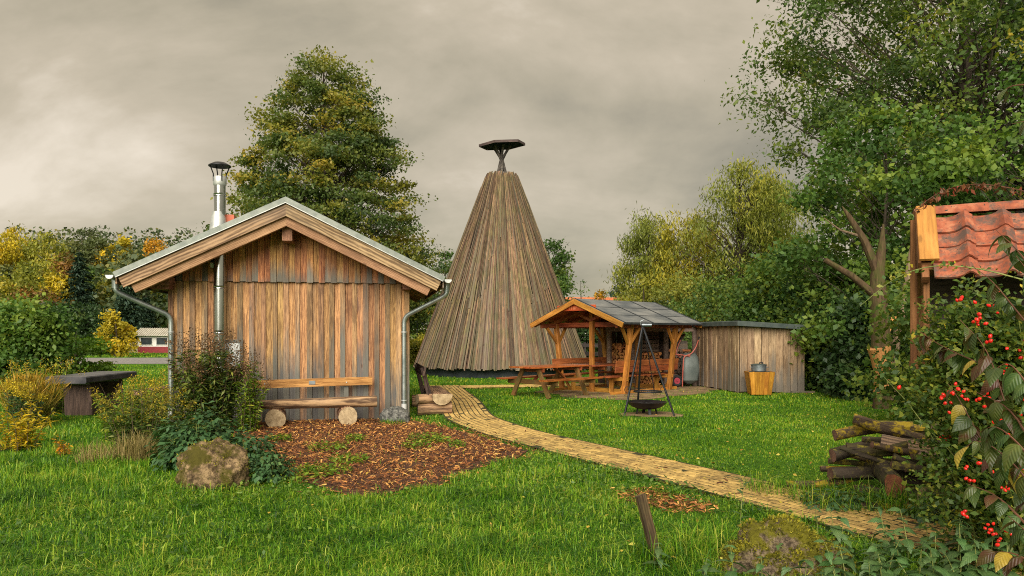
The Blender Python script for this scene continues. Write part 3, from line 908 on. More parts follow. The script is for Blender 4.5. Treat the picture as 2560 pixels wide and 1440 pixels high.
rr = random.Random(3)
# lower cladding: wide boards behind, narrow cover boards in front
PER = 0.2
nb = int(HUT_W / PER)
for i in range(nb):
    x = 0.10 + i * PER
    w = 0.168 + rr.uniform(-0.006, 0.006)
    board('wall_board', (x, 0.012, rr.uniform(0.0, 0.03)), (x, 0.012, 2.56), w, 0.022, (1, 0, 0), M['clad'], hut)
for i in range(nb + 1):
    x = i * PER + rr.uniform(-0.008, 0.008)
    x = min(max(x, 0.045), HUT_W - 0.045)
    board('cover_board', (x, -0.012, rr.uniform(-0.0, 0.035)), (x, -0.012, 2.56), 0.088 + rr.uniform(-0.010, 0.012), 0.022, (1, 0, 0), M['batten'], hut)
# gable boards, a step proud of the lower wall
x = 0.2
k = 0
while x < HUT_W - 0.1:
    w = 0.105 + rr.uniform(-0.006, 0.006)
    front = k % 2
    s1 = SL if x < RX else -SL
    top = zroof(x) - 0.16
    if top > 2.62:
        board('gable_board', (x, -0.045 - 0.02 * front, 2.525 - 0.012 * front), (x, -0.045 - 0.02 * front, top), w + (0.0 if front else 0.03), 0.02, (1, 0, 0), M['gable'], hut, s1=s1)
    x += 0.1055
    k += 1
board('gable_batten', (0.02, -0.03, 2.545), (HUT_W - 0.02, -0.03, 2.545), 0.05, 0.012, (0, 0, 1), M['core'], hut)
# right-hand side wall boards
for i in range(23):
    y = 0.10 + i * 0.2
    board('wall_board', (HUT_W - 0.035, y, 0.02), (HUT_W - 0.035, y, 2.5), 0.168, 0.022, (0, 1, 0), M['clad'], hut)
    board('cover_board', (HUT_W - 0.012, y + 0.1, 0.02), (HUT_W - 0.012, y + 0.1, 2.5), 0.09, 0.022, (0, 1, 0), M['batten'], hut)

# roof
YF, YB = -0.74, HUT_D + 0.45
roof = None
for s in (-1, 1):
    d = Vector((s * math.cos(CA), 0, -math.sin(CA)))
    nrm = Vector((s * math.sin(CA), 0, math.cos(CA)))
    Lr = HALF / math.cos(CA)
    ym = (YF + YB) / 2
    p0 = Vector((RX, ym, RZT)) - nrm * 0.014
    if roof is None:
        roof = board('roof', p0, p0 + d * Lr, YB - YF, 0.022, (0, 1, 0), M['zinc'], hut, bev=0.003)
        roof.name = 'roof'
    else:
        board('roof', p0, p0 + d * Lr, YB - YF, 0.022, (0, 1, 0), M['zinc'], hut, bev=0.003)
    # deck of soffit boards running with the ridge
    for k in range(15):
        c = Vector((RX, 0, RZT)) - nrm * 0.15 + d * (0.14 + k * 0.2)
        if (0.14 + k * 0.2) > Lr - 0.05: break
        board('soffit_board', (c.x, YF + 0.10, c.z), (c.x, YB - 0.1, c.z), 0.192, 0.024, d, M['rafter'], hut)
    def slope_board(name, y, dtop, h, t, mat, l0=0.0, l1=0.0):
        # face height h is measured square to the slope, dtop = distance of its upper edge below the roof surface
        q = Vector((RX, y, RZT)) - nrm * (dtop + h / 2)
        l0 += math.tan(CA) * (dtop + h / 2)          # plumb cut at the ridge
        return board(name, q + d * l0, q + d * (Lr - l1), h, t, nrm, mat, hut, s0=-math.tan(CA), s1=0.0)
    slope_board('verge_flashing', YF - 0.008, -0.006, 0.095, 0.012, M['zinc'])
    slope_board('drip_edge', YF - 0.020, 0.083, 0.014, 0.014, M['zincpale'])
    slope_board('barge_board', YF + 0.035, 0.085, 0.205, 0.032, M['barge'], 0.0, 0.03)
    slope_board('rafter', YF + 0.13, 0.165, 0.27, 0.10, M['rafter'], 0.0, 0.14)
    for k in range(4):
        slope_board('rafter', 0.7 + k * 1.15, 0.165, 0.17, 0.09, M['rafter'], 0.0, 0.10)
    # eave fascia, gutter
    ex = RX + s * HALF; ez = zroof(ex)
    board('eave_board', (ex - s * 0.03, YF + 0.06, ez - 0.11), (ex - s * 0.03, YB - 0.05, ez - 0.11), 0.16, 0.025, (0, 0, 1), M['barge'], hut)
    gm = MB(); gx = ex + s * 0.05; gz = ez - 0.045
    prof = [(gx + 0.066 * math.cos(a), gz + 0.066 * math.sin(a)) for a in [math.pi + math.pi * i / 10 for i in range(11)]]
    prof2 = [(gx + 0.060 * math.cos(a), gz + 0.062 * math.sin(a)) for a in [2 * math.pi - math.pi * i / 10 for i in range(11)]]
    pr = prof + prof2
    nn = len(pr)
    gm.add([(x, YF - 0.02, z) for x, z in pr] + [(x, YB, z) for x, z in pr], [(i, (i + 1) % nn, nn + (i + 1) % nn, nn + i) for i in range(nn)])
    # end stop
    gm.add([(x, YF - 0.015, z) for x, z in prof], [tuple(range(11))])
    gm.build('gutter', M['zincpale'], hut, True)
    # downpipe
    vx = 0.07 if s < 0 else HUT_W - 0.10
    px0 = gx - s * 0.0
    dp = MB()
    dp.tube([(px0, -0.45, gz - 0.05), (px0, -0.45, gz - 0.20)], [0.062, 0.055], 12)
    pts = rounded([(px0, -0.45, gz - 0.15), (px0, -0.45, gz - 0.26), (vx, -0.10, 1.90), (vx, -0.10, 0.25)], 0.12, 6)
    dp.tube(pts, 0.043, 12)
    pipe = dp.build('downpipe', M['pipe'], hut, True)
    c = MB(); c.lathe([(0.05, -0.012), (0.054, -0.008), (0.054, 0.008), (0.05, 0.012)], 12, (vx, -0.10, 1.62)); c.build('pipe_clamp', M['zincpale'], pipe, True)
    c = MB(); c.lathe([(0.05, -0.012), (0.054, -0.008), (0.054, 0.008), (0.05, 0.012)], 12, (vx, -0.10, 0.36)); c.build('pipe_clamp', M['zincpale'], pipe, True)
    c = MB(); c.tube([(vx, -0.10, 0.30), (vx, -0.10, 0.0)], [0.05, 0.05], 12); c.build('pipe_foot', M['plastic'], pipe, True)

# purlin ends
for (x0, z0, w, h, y0) in ((RX, 3.36, 0.17, 0.30, -0.52), (0.02, 2.50, 0.2, 0.16, -0.42), (HUT_W - 0.06, 2.49, 0.15, 0.19, -0.36)):
    board('purlin', (x0, y0, z0), (x0, 0.1, z0), w, h, (1, 0, 0), M['purlin'], hut, bev=0.008)
board('purlin', (-0.06, -0.30, 2.42), (-0.06, 0.1, 2.42), 0.30, 0.12, (1, 0, 0), M['purlin'], hut, bev=0.008)

# flue
FX, FY = 0.90, -0.21
fl = MB()
fl.lathe([(0.098, 0.93), (0.098, 4.30)], 24, (FX, FY, 0), close=False)
flue = fl.build('flue', M['steel'], hut, True)
for z in (1.02, 1.18, 1.62, 2.40, 3.05, 4.02):
    c = MB(); c.lathe([(0.099, -0.03), (0.106, -0.022), (0.106, -0.006), (0.101, 0.0), (0.106, 0.006), (0.106, 0.022), (0.099, 0.03)], 24, (FX, FY, z), close=False)
    c.build('pipe_joint', M['steel'], flue, True)
c = MB(); c.lathe([(0.10, 4.18), (0.112, 4.2), (0.112, 4.32), (0.10, 4.34)], 24, (FX, FY, 0), close=False); c.build('collar', M['zincpale'], flue, True)
for k in range(4):
    a = k * math.pi / 2 + 0.5
    c = MB(); c.tube([(FX + 0.108 * math.cos(a), FY + 0.108 * math.sin(a), 4.25), (FX + 0.11 * math.cos(a), FY + 0.11 * math.sin(a), 4.38), (FX + 0.165 * math.cos(a), FY + 0.165 * math.sin(a), 4.52)], 0.011, 6)
    c.build('cap_strut', M['iron'], flue)
c = MB(); c.lathe([(0.02, 4.585), (0.185, 4.515), (0.19, 4.52), (0.19, 4.535), (0.10, 4.585), (0.02, 4.60)], 24, (FX, FY, 0)); c.build('rain_cap', M['iron'], flue, True)
c = MB()
zb = zroof(FX)
c.lathe([(0.16, 0.0), (0.15, 0.08), (0.112, 0.34), (0.108, 0.38)], 20, (FX - 0.02, FY, zb - 0.02), close=False)
c.build('flashing_cone', M['zincpale'], flue, True)
c = MB(); c.box((FX + 0.16, FY + 0.12, zroof(FX + 0.16) + 0.12), (0.14, 0.16, 0.26)); c.build('flashing_patch', M['flash'], flue)
# wall opening at the flue foot
for (p0, p1, sd) in (((0.74, -0.045, 1.46), (1.26, -0.045, 1.46), (0, 0, 1)), ((0.74, -0.045, 0.98), (1.26, -0.045, 0.98), (0, 0, 1)), ((1.23, -0.047, 0.95), (1.23, -0.047, 1.5), (1, 0, 0))):
    board('frame_board', p0, p1, 0.055, 0.03, sd, M['batten'], hut)
m = MB(); m.box((1.09, -0.036, 1.22), (0.24, 0.012, 0.42)); m.build('flue_plate', M['zincpale'], hut)
m = MB(); m.box((FX, FY + 0.02, 0.96), (0.26, 0.30, 0.02)); m.box((FX, FY + 0.1, 0.93), (0.30, 0.16, 0.03)); m.build('flue_bracket', M['zincpale'], hut)
# small floodlight under the roof
m = MB(); m.box((0.79, -0.16, 2.86), (0.10, 0.07, 0.06), Matrix.Rotation(0.5, 3, 'X')); m.tube([(0.79, -0.02, 2.95), (0.79, -0.14, 2.9)], 0.012, 6)
fld = m.build('floodlight', M['iron'], hut)
m = MB(); m.box((0.77, -0.185, 2.80), (0.05, 0.05, 0.09), Matrix.Rotation(0.5, 3, 'X')); m.build('sensor', M['plastic'], fld)


# ================================================================ LOG BENCHES
def log_mesh(m, p0, p1, r0, r1, n=14, seg=7, wob=0.03, flat=None, seed=0, bend=0.0):
    """a log lying from p0 to p1; flat = share of the radius where the upper side is sawn off"""
    p0, p1 = Vector(p0), Vector(p1)
    rd = random.Random(seed)
    x = (p1 - p0).normalized(); z = Vector((0, 0, 1)); z = (z - x * z.dot(x)).normalized(); y = z.cross(x)
    b = len(m.v)
    ph = [rd.uniform(0, 6.28) for _ in range(3)]
    for i in range(seg + 1):
        t = i / seg; c = p0.lerp(p1, t) + (z * math.sin(t * math.pi) * bend)
        r = r0 + (r1 - r0) * t
        for k in range(n):
            a = 2 * math.pi * k / n
            q = r * (1 + wob * math.sin(2 * a + ph[0] + t * 2) + wob * 0.7 * math.sin(3 * a + ph[1] - t * 3) + rd.uniform(-wob, wob) * 0.5)
            yy, zz = q * math.cos(a), q * math.sin(a)
            if flat is not None: zz = min(zz, flat * r * (1 + rd.uniform(-0.02, 0.02)))
            m.v.append(tuple(c + y * yy + z * zz))
    for i in range(seg):
        for k in range(n):
            m.f.append((b + i * n + k, b + i * n + (k + 1) % n, b + (i + 1) * n + (k + 1) % n, b + (i + 1) * n + k))


def log_part(name, p0, p1, r0, r1, mat, endmat, parent=None, flat=None, seed=0, wob=0.03, bend=0.0, n=14):
    """log with its two sawn ends as sub-parts; mesh local X runs along the log"""
    Mx = frame(p0, p1, (Vector(p1) - Vector(p0)).cross(Vector((0, 0, 1))) * -1)
    L = (Vector(p1) - Vector(p0)).length
    m = MB(); log_mesh(m, (0, 0, 0), (L, 0, 0), r0, r1, n, 7, wob, flat, seed, bend)
    o = m.build(name, mat, parent, True)
    o.matrix_basis = Mx
    for e, base in ((0, 0), (1, 7 * n)):
        c = MB()
        ring = [m.v[base + k] for k in range(n)]
        cx = sum((Vector(q) for q in ring), Vector()) / n
        dx = -0.002 if e == 0 else 0.002
        c.add([(q[0] + dx, q[1], q[2]) for q in ring] + [(cx.x + dx * 2.5, cx.y, cx.z)], [((k + 1) % n, k, n) if e == 0 else (k, (k + 1) % n, n) for k in range(n)])
        c.build('sawn_end', endmat, o)
    return o


# front bench
b1 = empty('log_bench', (-3.52, 12.98, 0), R(17.5))
tag(b1, 'log bench with one ochre backrest plank against the hut front', 'bench')
for x in (-0.60, 0.60):
    log_part('stump', (x, -0.36, 0.155), (x + 0.02, 0.34, 0.155), 0.166, 0.162, M['log'], M['end'], b1, seed=int(x * 10) + 20, wob=0.035)
log_part('seat', (-1.12, -0.10, 0.385), (1.12, -0.10, 0.40), 0.085, 0.112, M['log'], M['end'], b1, flat=0.72, seed=5, wob=0.045)
for x in (-0.78, 0.62):
    board('backrest_post', (x, 0.20, 0.05), (x, 0.26, 0.80), 0.08, 0.045, (1, 0, 0), M['batten'], b1)
bk = board('backrest', (-1.08, 0.19, 0.705), (1.08, 0.19, 0.735), 0.145, 0.035, (0, 0, 1), M['backrest'], b1)
c = MB(); c.box((0.02, 0.168, 0.722), (0.11, 0.006, 0.065)); c.build('plaque', M['galv'], b1)
for x in (-0.78, 0.62):
    c = MB(); c.lathe([(0.0, 0), (0.014, 0.0), (0.012, 0.006), (0.004, 0.009)], 10, (0, 0, 0)); q = c.build('bolt', M['zincpale'], b1, True)
    q.matrix_basis = Matrix.Translation((x, 0.171, 0.715)) @ Matrix.Rotation(R(90), 4, 'X')

# bench along the side of the hut, seen from its end
b2 = empty('log_bench', (-1.50, 14.35, 0), HUT_RZ + R(1))
tag(b2, 'half-log bench with dark backrest posts standing beside the paved path', 'bench')
for y in (0.12, 1.75):
    log_part('stump', (-0.32, y, 0.135), (0.34, y, 0.135), 0.135, 0.135, M['log'], M['end'], b2, seed=31, wob=0.03)
log_part('seat', (0.14, -0.1, 0.41), (0.14, 2.15, 0.41), 0.20, 0.195, M['log'], M['end'], b2, flat=0.08, seed=33, wob=0.03)
log_part('rear_log', (-0.34, -0.02, 0.33), (-0.02, 0.10, 0.33), 0.09, 0.09, M['log'], M['end'], b2, seed=34)
for y in (0.02, 1.7):
    for dx in (0.0, 0.06):
        board('backrest_post', (-0.10 + dx, y + dx, 0.28), (-0.25 + dx * 0.6, y + dx, 0.93), 0.05, 0.03, (1, 0, 0), M['darkbench'], b2)
board('backrest', (-0.21, -0.12, 0.86), (-0.21, 2.1, 0.86), 0.17, 0.04, (0.25, 0, 1), M['darkbench'], b2)


def rock(name, loc, size, mat, seed, label, cat='rock', sub=4, amp=0.32, sharp=0.0, moss=0, pit=0.0, facets=0):
    fr_ = random.Random(seed * 7 + 1)
    planes = []
    for _ in range(facets):
        v_ = Vector((fr_.gauss(0, 1), fr_.gauss(0, 1), fr_.gauss(0.3, 0.8))).normalized()
        planes.append((v_, fr_.uniform(0.68, 0.92)))
    bm = bmesh.new()
    bmesh.ops.create_icosphere(bm, subdivisions=sub, radius=1.0)
    off = Vector((seed * 3.7, seed * 1.9, seed * 5.1))
    for v in bm.verts:
        d = v.co.normalized()
        f = 1 + amp * (mnoise.noise(d * 1.1 + off)) + amp * 0.5 * mnoise.noise(d * 2.6 + off) + amp * 0.28 * mnoise.noise(d * 6 + off) + amp * 0.12 * mnoise.noise(d * 14 + off)
        if pit: f -= pit * max(0.0, 0.22 - abs(mnoise.noise(d * 3.1 + off * 1.3))) + pit * 0.5 * max(0.0, 0.2 - abs(mnoise.noise(d * 8.0 + off)))
        if sharp: f -= sharp * abs(mnoise.noise(d * 1.7 + off * 2))
        for (pn_, pc_) in planes:
            q_ = d.dot(pn_)
            if q_ * f > pc_: f = pc_ / q_ + 0.12 * (f - pc_ / q_)
        if facets:
            f += 0.075 * mnoise.noise(d * 3.3 + off) + 0.05 * mnoise.noise(d * 7 + off) + 0.03 * mnoise.noise(d * 15 + off) + 0.015 * mnoise.noise(d * 32 + off)
            f -= 0.55 * max(0.0, 0.09 - abs(mnoise.noise(d * 2.2 + off * 0.7)))
        v.co = Vector((d.x * size[0], d.y * size[1], d.z * size[2])) * f
    me = bpy.data.meshes.new(name); bm.to_mesh(me); bm.free()
    me.polygons.foreach_set('use_smooth', np.ones(len(me.polygons), dtype=bool))
    me.materials.append(mat)
    o = link(bpy.data.objects.new(name, me)); o.location = loc
    tag(o, label, cat)
    if moss:
        # cushions of moss: tiny blades standing on the upper faces
        rg = np.random.default_rng(seed + 90)
        nv_ = len(me.vertices)
        co = np.zeros(nv_ * 3, np.float32); me.vertices.foreach_get('co', co); co = co.reshape(-1, 3)
        no = np.zeros(nv_ * 3, np.float32); me.vertex_normals.foreach_get('vector', no); no = no.reshape(-1, 3)
        pn = np.array([mnoise.noise(Vector(c) * 7.0 + off) for c in co])
        ok = np.where((no[:, 2] > 0.05) & (pn + 0.35 * no[:, 2] > 0.12) & (co[:, 2] + loc[2] > 0.03))[0]
        k = rg.choice(ok, moss)
        P = co[k] + rg.normal(0, 0.006, (moss, 3)) + no[k] * 0.003
        n_ = no[k] + rg.normal(0, 0.5, (moss, 3)); n_ /= np.linalg.norm(n_, axis=1, keepdims=True)
        S = np.cross(n_, rg.normal(0, 1, (moss, 3))); S /= np.linalg.norm(S, axis=1, keepdims=True)
        h = rg.uniform(0.006, 0.020, moss)[:, None]; w = h * 0.35
        V = np.stack([P - S * w, P + S * w, P + n_ * h + S * w * 0.4, P + n_ * h - S * w * 0.4], 1).reshape(-1, 3)
        tag(link(bpy.data.objects.new('moss', mesh_np('moss', V, np.arange(4 * moss).reshape(moss, 4), M['mossleaf'], np.repeat(np.clip(rg.beta(2, 2, moss) + pn[k] * 0.5, 0, 1), 4))), o), kind='stuff')
    return o


rock('boulder', (-2.08, 13.25, 0.10), (0.27, 0.22, 0.24), M['rock_grey'], 3, 'grey angular boulder at the foot of the right downpipe', amp=0.25, facets=12)
rock('boulder', (-3.12, 7.75, 0.13), (0.43, 0.34, 0.37), M['rock_tan'], 8, 'tan pitted boulder in the grass below the leafy plant', sub=5, amp=0.26, pit=0.35, moss=900, facets=16)
rock('boulder', (1.84, 5.05, 0.0), (0.46, 0.40, 0.32), M['rock_moss'], 5, 'low boulder overgrown with yellow moss by the nettles', sub=5, amp=0.28, pit=0.25, moss=7000, facets=10)

# ================================================================ CONE-SHAPED HUT
CX, CY = -0.41, 29.4
cone = empty('cone_hut', (CX, CY, 0))
tag(cone, 'tall cone-shaped hut of weathered vertical slab boards with a flat cap', 'cone hut')
CR0, CR1, CZ0, CZ1 = 3.42, 0.56, 0.32, 7.9
m = MB(); m.lathe([(CR0 - 0.16, 0.40), (CR1 - 0.14, 7.75)], 48, close=True); m.build('inner_shell', M['core'], cone)
m = MB(); m.lathe([(3.14, 0.0), (3.14, 0.55)], 48, close=False); m.build('skirt', M['skirt'], cone)
rr = random.Random(17)
NP = 186
for k in range(NP):
    for layer in (0, 1):
        a = 2 * math.pi * (k + 0.5 * layer + rr.uniform(-0.12, 0.12)) / NP
        if layer and math.sin(a) > 0.15: continue            # cover slabs on the visible side
        er = Vector((math.cos(a), math.sin(a), 0)); et = Vector((-math.sin(a), math.cos(a), 0))
        ro = 0.035 * layer + rr.uniform(-0.018, 0.026)
        z0 = CZ0 + rr.uniform(-0.05, 0.035); z1 = CZ1 + rr.uniform(-0.16, 0.05) - (rr.random() < 0.3) * rr.uniform(0, 0.5) * layer
        def pt(z, sh=0.0):
            t = (z - CZ0) / (CZ1 - CZ0)
            return er * (CR0 + (CR1 - CR0) * t + ro) + et * sh + Vector((0, 0, z))
        w0 = (0.125 if layer == 0 else 0.060) * rr.uniform(0.6, 1.25)
        w1 = (0.028 if layer == 0 else 0.016) * rr.uniform(0.8, 1.3)
        cuts = [z0, z1]
        if math.sin(a) < 0.2 and rr.random() < (0.45 if layer == 0 else 0.8):
            cuts = [z0, rr.uniform(2.2, 6.4), z1]
        for ci in range(len(cuts) - 1):
            za, zb = cuts[ci], cuts[ci + 1] + (0.08 if ci + 1 < len(cuts) - 1 else 0)
            fa, fb = (za - CZ0) / (CZ1 - CZ0), (zb - CZ0) / (CZ1 - CZ0)
            wa, wb = w0 + (w1 - w0) * fa, w0 + (w1 - w0) * fb
            ro = 0.035 * layer + rr.uniform(-0.018, 0.026) + 0.012 * ci
            board('slab_board' if layer == 0 else 'cover_slab', pt(za, rr.uniform(-0.03, 0.03)), pt(zb, rr.uniform(-0.022, 0.022) * (1.4 - fb)), round(wa, 2), 0.024, et, M['slab'], cone, w1=round(wb, 3), bev=0.006, bow=rr.choice((-0.012, 0.0, 0.015, 0.03)))
for k in range(6):
    a = 2 * math.pi * k / 6 + 0.35
    c = MB()
    c.tube([(0.40 * math.cos(a), 0.40 * math.sin(a), 7.3), (0.05 * math.cos(a + 1.2), 0.05 * math.sin(a + 1.2), 8.42), (-0.36 * math.cos(a + 0.4), -0.36 * math.sin(a + 0.4), 9.03)], [0.065, 0.055, 0.045], 8)
    c.build('pole', M['pole'], cone, True)
hexa = [(0.93 * math.cos(R(60 * k + 12)), 0.93 * math.sin(R(60 * k + 12))) for k in range(6)]
m = MB(); m.prism([(x * 0.96, y * 0.96) for x, y in hexa], -0.02, 0.03)
plate = m.build('cap_plate', M['plate'], cone)
plate.matrix_basis = Matrix.Translation((0.02, 0, 9.08)) @ Matrix.Rotation(R(-4), 4, 'Y') @ Matrix.Rotation(R(4), 4, 'X')
for k in range(6):
    p, q = hexa[k], hexa[(k + 1) % 6]
    board('rim_board', (p[0], p[1], 0.0), (q[0], q[1], 0.0), 0.10, 0.03, (0, 0, 1), M['plate_rim'], plate)

# ================================================================ ROOFED PICNIC SEAT
PAX = R(45)                                                     # ridge recedes to the right
pav = empty('roofed_picnic_seat', (1.655, 19.65, 0), PAX - R(90) + R(0))
pav.rotation_euler = (0, 0, R(-45))                             # local x = across (to the right, nearer), local y = along the ridge, away
tag(pav, 'honey-stained picnic seat under a grey felt gable roof', 'picnic shelter')
PL, PWH = 3.75, 1.62
EZ, RZ2 = 1.90, 2.55
pa = math.atan2(RZ2 - EZ, PWH)
FRM = (0.74, 2.86)
for s in (-1, 1):
    d = Vector((s * math.cos(pa), 0, -math.sin(pa))); nrm = Vector((s * math.sin(pa), 0, math.cos(pa)))
    Lr = PWH / math.cos(pa)
    top = Vector((0, 0, RZ2))
    # boarding and felt
    for k in range(9):
        c = top - nrm * 0.055 + d * (0.10 + k * 0.195)
        if 0.10 + k * 0.195 > Lr: break
        board('roof_board', (c.x, 0.03, c.z), (c.x, PL - 0.03, c.z), 0.19, 0.022, d, M['red'], pav)
    q = top - nrm * 0.034
    rf = board('roof_felt', q + Vector((0, PL / 2, 0)), q + d * (Lr + 0.03) + Vector((0, PL / 2, 0)), PL, 0.014, (0, 1, 0), M['felt'], pav, bev=0.002)
    for k in range(4):
        y = PL * (0.0 + k / 3.0)
        y = min(max(y, 0.02), PL - 0.02)
        qq = top - nrm * 0.018 + Vector((0, y, 0))
        board('felt_seam', qq + d * 0.02, qq + d * (Lr + 0.035), 0.028, 0.020, (0, 1, 0), M['seam'], pav)
    for t_ in (0.36, 0.70):
        qq = top - nrm * 0.024 + d * (Lr * t_)
        board('felt_lap', qq + Vector((0, 0.03, 0)), qq + Vector((0, PL - 0.03, 0)), 0.02, 0.008, d, M['seam'], pav)
    # verge boards front and back
    for y in (-0.012, PL + 0.012):
        qq = top - nrm * 0.10 + Vector((0, y, 0))
        l0 = math.tan(pa) * 0.10
        board('verge_board', qq + d * l0, qq + d * (Lr + 0.01), 0.135, 0.025, nrm, M['honey'], pav, s0=-math.tan(pa))
    # rafters
    for y in (0.10, FRM[0], 1.45, 2.2, FRM[1], PL - 0.10):
        qq = top - nrm * 0.115 + Vector((0, y, 0))
        board('rafter', qq + d * 0.06, qq + d * (Lr - 0.05), 0.10, 0.055, nrm, M['red'], pav)
    ex = s * 1.30
    ez = RZ2 - abs(ex) * math.tan(pa) - 0.20
    board('eave_beam', (ex, 0.12, ez - 0.03), (ex, PL - 0.12, ez - 0.03), 0.08, 0.12, (1, 0, 0), M['red'], pav)
    # eave felt edge
    board('eave_edge', (s * (PWH + 0.012), 0.0, EZ - 0.05), (s * (PWH + 0.012), PL, EZ - 0.05), 0.055, 0.015, (0, 0, 1), M['seam'], pav)
    for y in FRM:
        p0 = Vector((s * 1.07, y, 0.0)); p1 = Vector((s * 1.30, y, ez + 0.02))
        board('post', p0, p1, 0.12, 0.12, (0, 1, 0), M['honey'], pav, bev=0.008)
        u = (p1 - p0).normalized()
        j = p0 + u * 1.28
        board('brace', j, Vector((s * 1.30, y - 0.42, ez - 0.05)), 0.07, 0.07, (s, 0, 0), M['honey'], pav, bev=0.006)
        board('brace', j, Vector((s * 1.30, y + 0.42, ez - 0.05)), 0.07, 0.07, (s, 0, 0), M['honey'], pav, bev=0.006)
        # foot strut
        board('foot_strut', (s * 0.86, y + 0.10, 0.02), (s * 1.06, y + 0.09, 0.36), 0.07, 0.05, (0, 1, 0), M['honey'], pav)
        # seat bracket and leg
        board('seat_bracket', (s * 0.56, y, 0.385), (s * 1.20, y, 0.40), 0.10, 0.05, (0, 0, 1), M['honey'], pav)
        board('seat_leg', (s * 0.66, y, 0.0), (s * 0.66, y, 0.36), 0.12, 0.06, (1, 0, 0), M['honey'], pav)
    # seat planks
    for k in range(2):
        x = s * (0.68 + 0.19 * k)
        board('seat_plank', (x, 0.30, 0.455), (x, 3.32, 0.455), 0.18, 0.035, (1, 0, 0), M['red'], pav)
    for k in range(2):
        z = 0.64 + 0.165 * k
        x = s * (1.07 + 0.23 * z / 1.75 - 0.075)
        board('backrest_plank', (x, 0.36, z), (x, 3.28, z), 0.155, 0.03, (s * 0.16, 0, 1), M['red'], pav)
    board('floor_beam', (s * 1.0, 0.3, 0.04), (s * 1.0, 3.3, 0.04), 0.10, 0.07, (1, 0, 0), M['honey'], pav)
board('ridge_beam', (0, 0.08, RZ2 - 0.17), (0, PL - 0.08, RZ2 - 0.17), 0.07, 0.13, (1, 0, 0), M['red'], pav)
for y in FRM:
    board('centre_post', (0, y, 0.0), (0, y, RZ2 - 0.24), 0.11, 0.11, (1, 0, 0), M['honey'], pav, bev=0.008)
    board('tie_beam', (-1.34, y + 0.082, 1.83), (1.34, y + 0.082, 1.83), 0.13, 0.05, (0, 0, 1), M['red'], pav)
    for s in (-1, 1):
        board('king_strut', (0, y - 0.06, 1.95), (s * 0.62, y - 0.06, 2.20), 0.07, 0.04, (0, 0, 1), M['red'], pav)
    board('cross_beam', (-0.92, y + 0.09, 0.06), (0.92, y + 0.09, 0.06), 0.12, 0.06, (0, 0, 1), M['honey'], pav)
    board('table_bearer', (-0.36, y + 0.09, 0.66), (0.36, y + 0.09, 0.66), 0.09, 0.05, (0, 0, 1), M['red'], pav)
for k in range(5):
    x = -0.32 + 0.16 * k
    if k == 2:
        board('table_plank', (x, FRM[0] + 0.07, 0.725), (x, FRM[1] - 0.07, 0.725), 0.15, 0.035, (1, 0, 0), M['red'], pav)
    else:
        board('table_plank', (x, 0.42, 0.725), (x, 3.2, 0.725), 0.15, 0.035, (1, 0, 0), M['red'], pav)
# name board in the front gable with its worn carving
sg = board('name_board', (-0.66, 0.075, 2.27), (0.66, 0.075, 2.27), 0.15, 0.03, (0, 0, 1), M['sign'], pav)
c = MB(); rr = random.Random(9)
x = 0.36
for wd in range(8):
    x += rr.uniform(0.070, 0.085)
    h = rr.uniform(0.07, 0.085)
    c.box((x, 0, 0.018), (0.010, h, 0.006))
    if wd % 3 != 1: c.box((x + 0.018, h / 2 - 0.006, 0.018), (0.034, 0.010, 0.006))
    if wd % 2: c.box((x + 0.018, 0, 0.018), (0.030, 0.010, 0.006))
    if wd % 3 == 2: c.box((x + 0.036, 0, 0.018), (0.010, h, 0.006))
c.build('carving', M['letter'], sg)

# ================================================================ PICNIC TABLE IN FRONT OF IT
pt = empty('picnic_table', (0.97, 18.95, 0), R(-45))
tag(pt, 'rust-red picnic table with fixed benches on the open grass', 'picnic table')
TL = 2.1
for k in range(5):
    x = -0.34 + 0.17 * k
    board('top_plank', (x, -TL / 2 + rr.uniform(-0.01, 0.01), 0.755), (x, TL / 2, 0.755), 0.16, 0.04, (1, 0, 0), M['redwet'], pt)
for s in (-1, 1):
    for k in range(2):
        x = s * (0.66 + 0.155 * k)
        board('seat_plank', (x, -TL / 2, 0.455), (x, TL / 2, 0.455), 0.145, 0.04, (1, 0, 0), M['redwet'], pt)
for y in (-0.72, 0.72):
    board('seat_beam', (-0.84, y + 0.06, 0.385), (0.84, y + 0.06, 0.385), 0.12, 0.045, (0, 0, 1), M['green_leg'], pt)
    board('top_beam', (-0.40, y + 0.06, 0.685), (0.40, y + 0.06, 0.685), 0.10, 0.045, (0, 0, 1), M['red'], pt)
    for s in (-1, 1):
        board('leg', (s * 0.62, y, 0.0), (s * 0.25, y, 0.735), 0.12, 0.055, (1, 0, 0), M['green_leg'], pt)
for s in (-1, 1):
    board('brace', (0, s * 0.62, 0.40), (0, s * 0.15, 0.72), 0.09, 0.04, (1, 0, 0), M['red'], pt)

# ================================================================ HANGING GRILL AND FIRE BOWL
gx_, gy_ = 2.68, 14.62
gr = empty('grill_tripod', (gx_, gy_, 0))
tag(gr, 'black iron tripod with a round grate hanging on chains', 'grill')
apex = Vector((-0.10, 0.0, 1.78))
for (fx, fy) in ((-0.50, -0.28), (0.45, -0.36), (-0.12, 0.50)):
    c = MB(); c.tube([(fx, fy, 0.0), apex + Vector((fx, fy, 0)) * -0.02], 0.021, 8); c.build('leg', M['iron'], gr, True)
c = MB(); c.tube([apex + Vector((-0.03, 0, -0.02)), apex + Vector((-0.05, -0.01, 0.05)), apex + Vector((0.02, 0, 0.08))], 0.014, 6)
c.tube([apex + Vector((-0.02, -0.03, -0.02)), apex + Vector((0.17, -0.03, -0.02))], 0.03, 8); c.build('head', M['galv'], gr, True)
gz = 0.45
c = MB()
ringp = [(0.27 * math.cos(2 * math.pi * k / 28), 0.27 * math.sin(2 * math.pi * k / 28), gz) for k in range(29)]
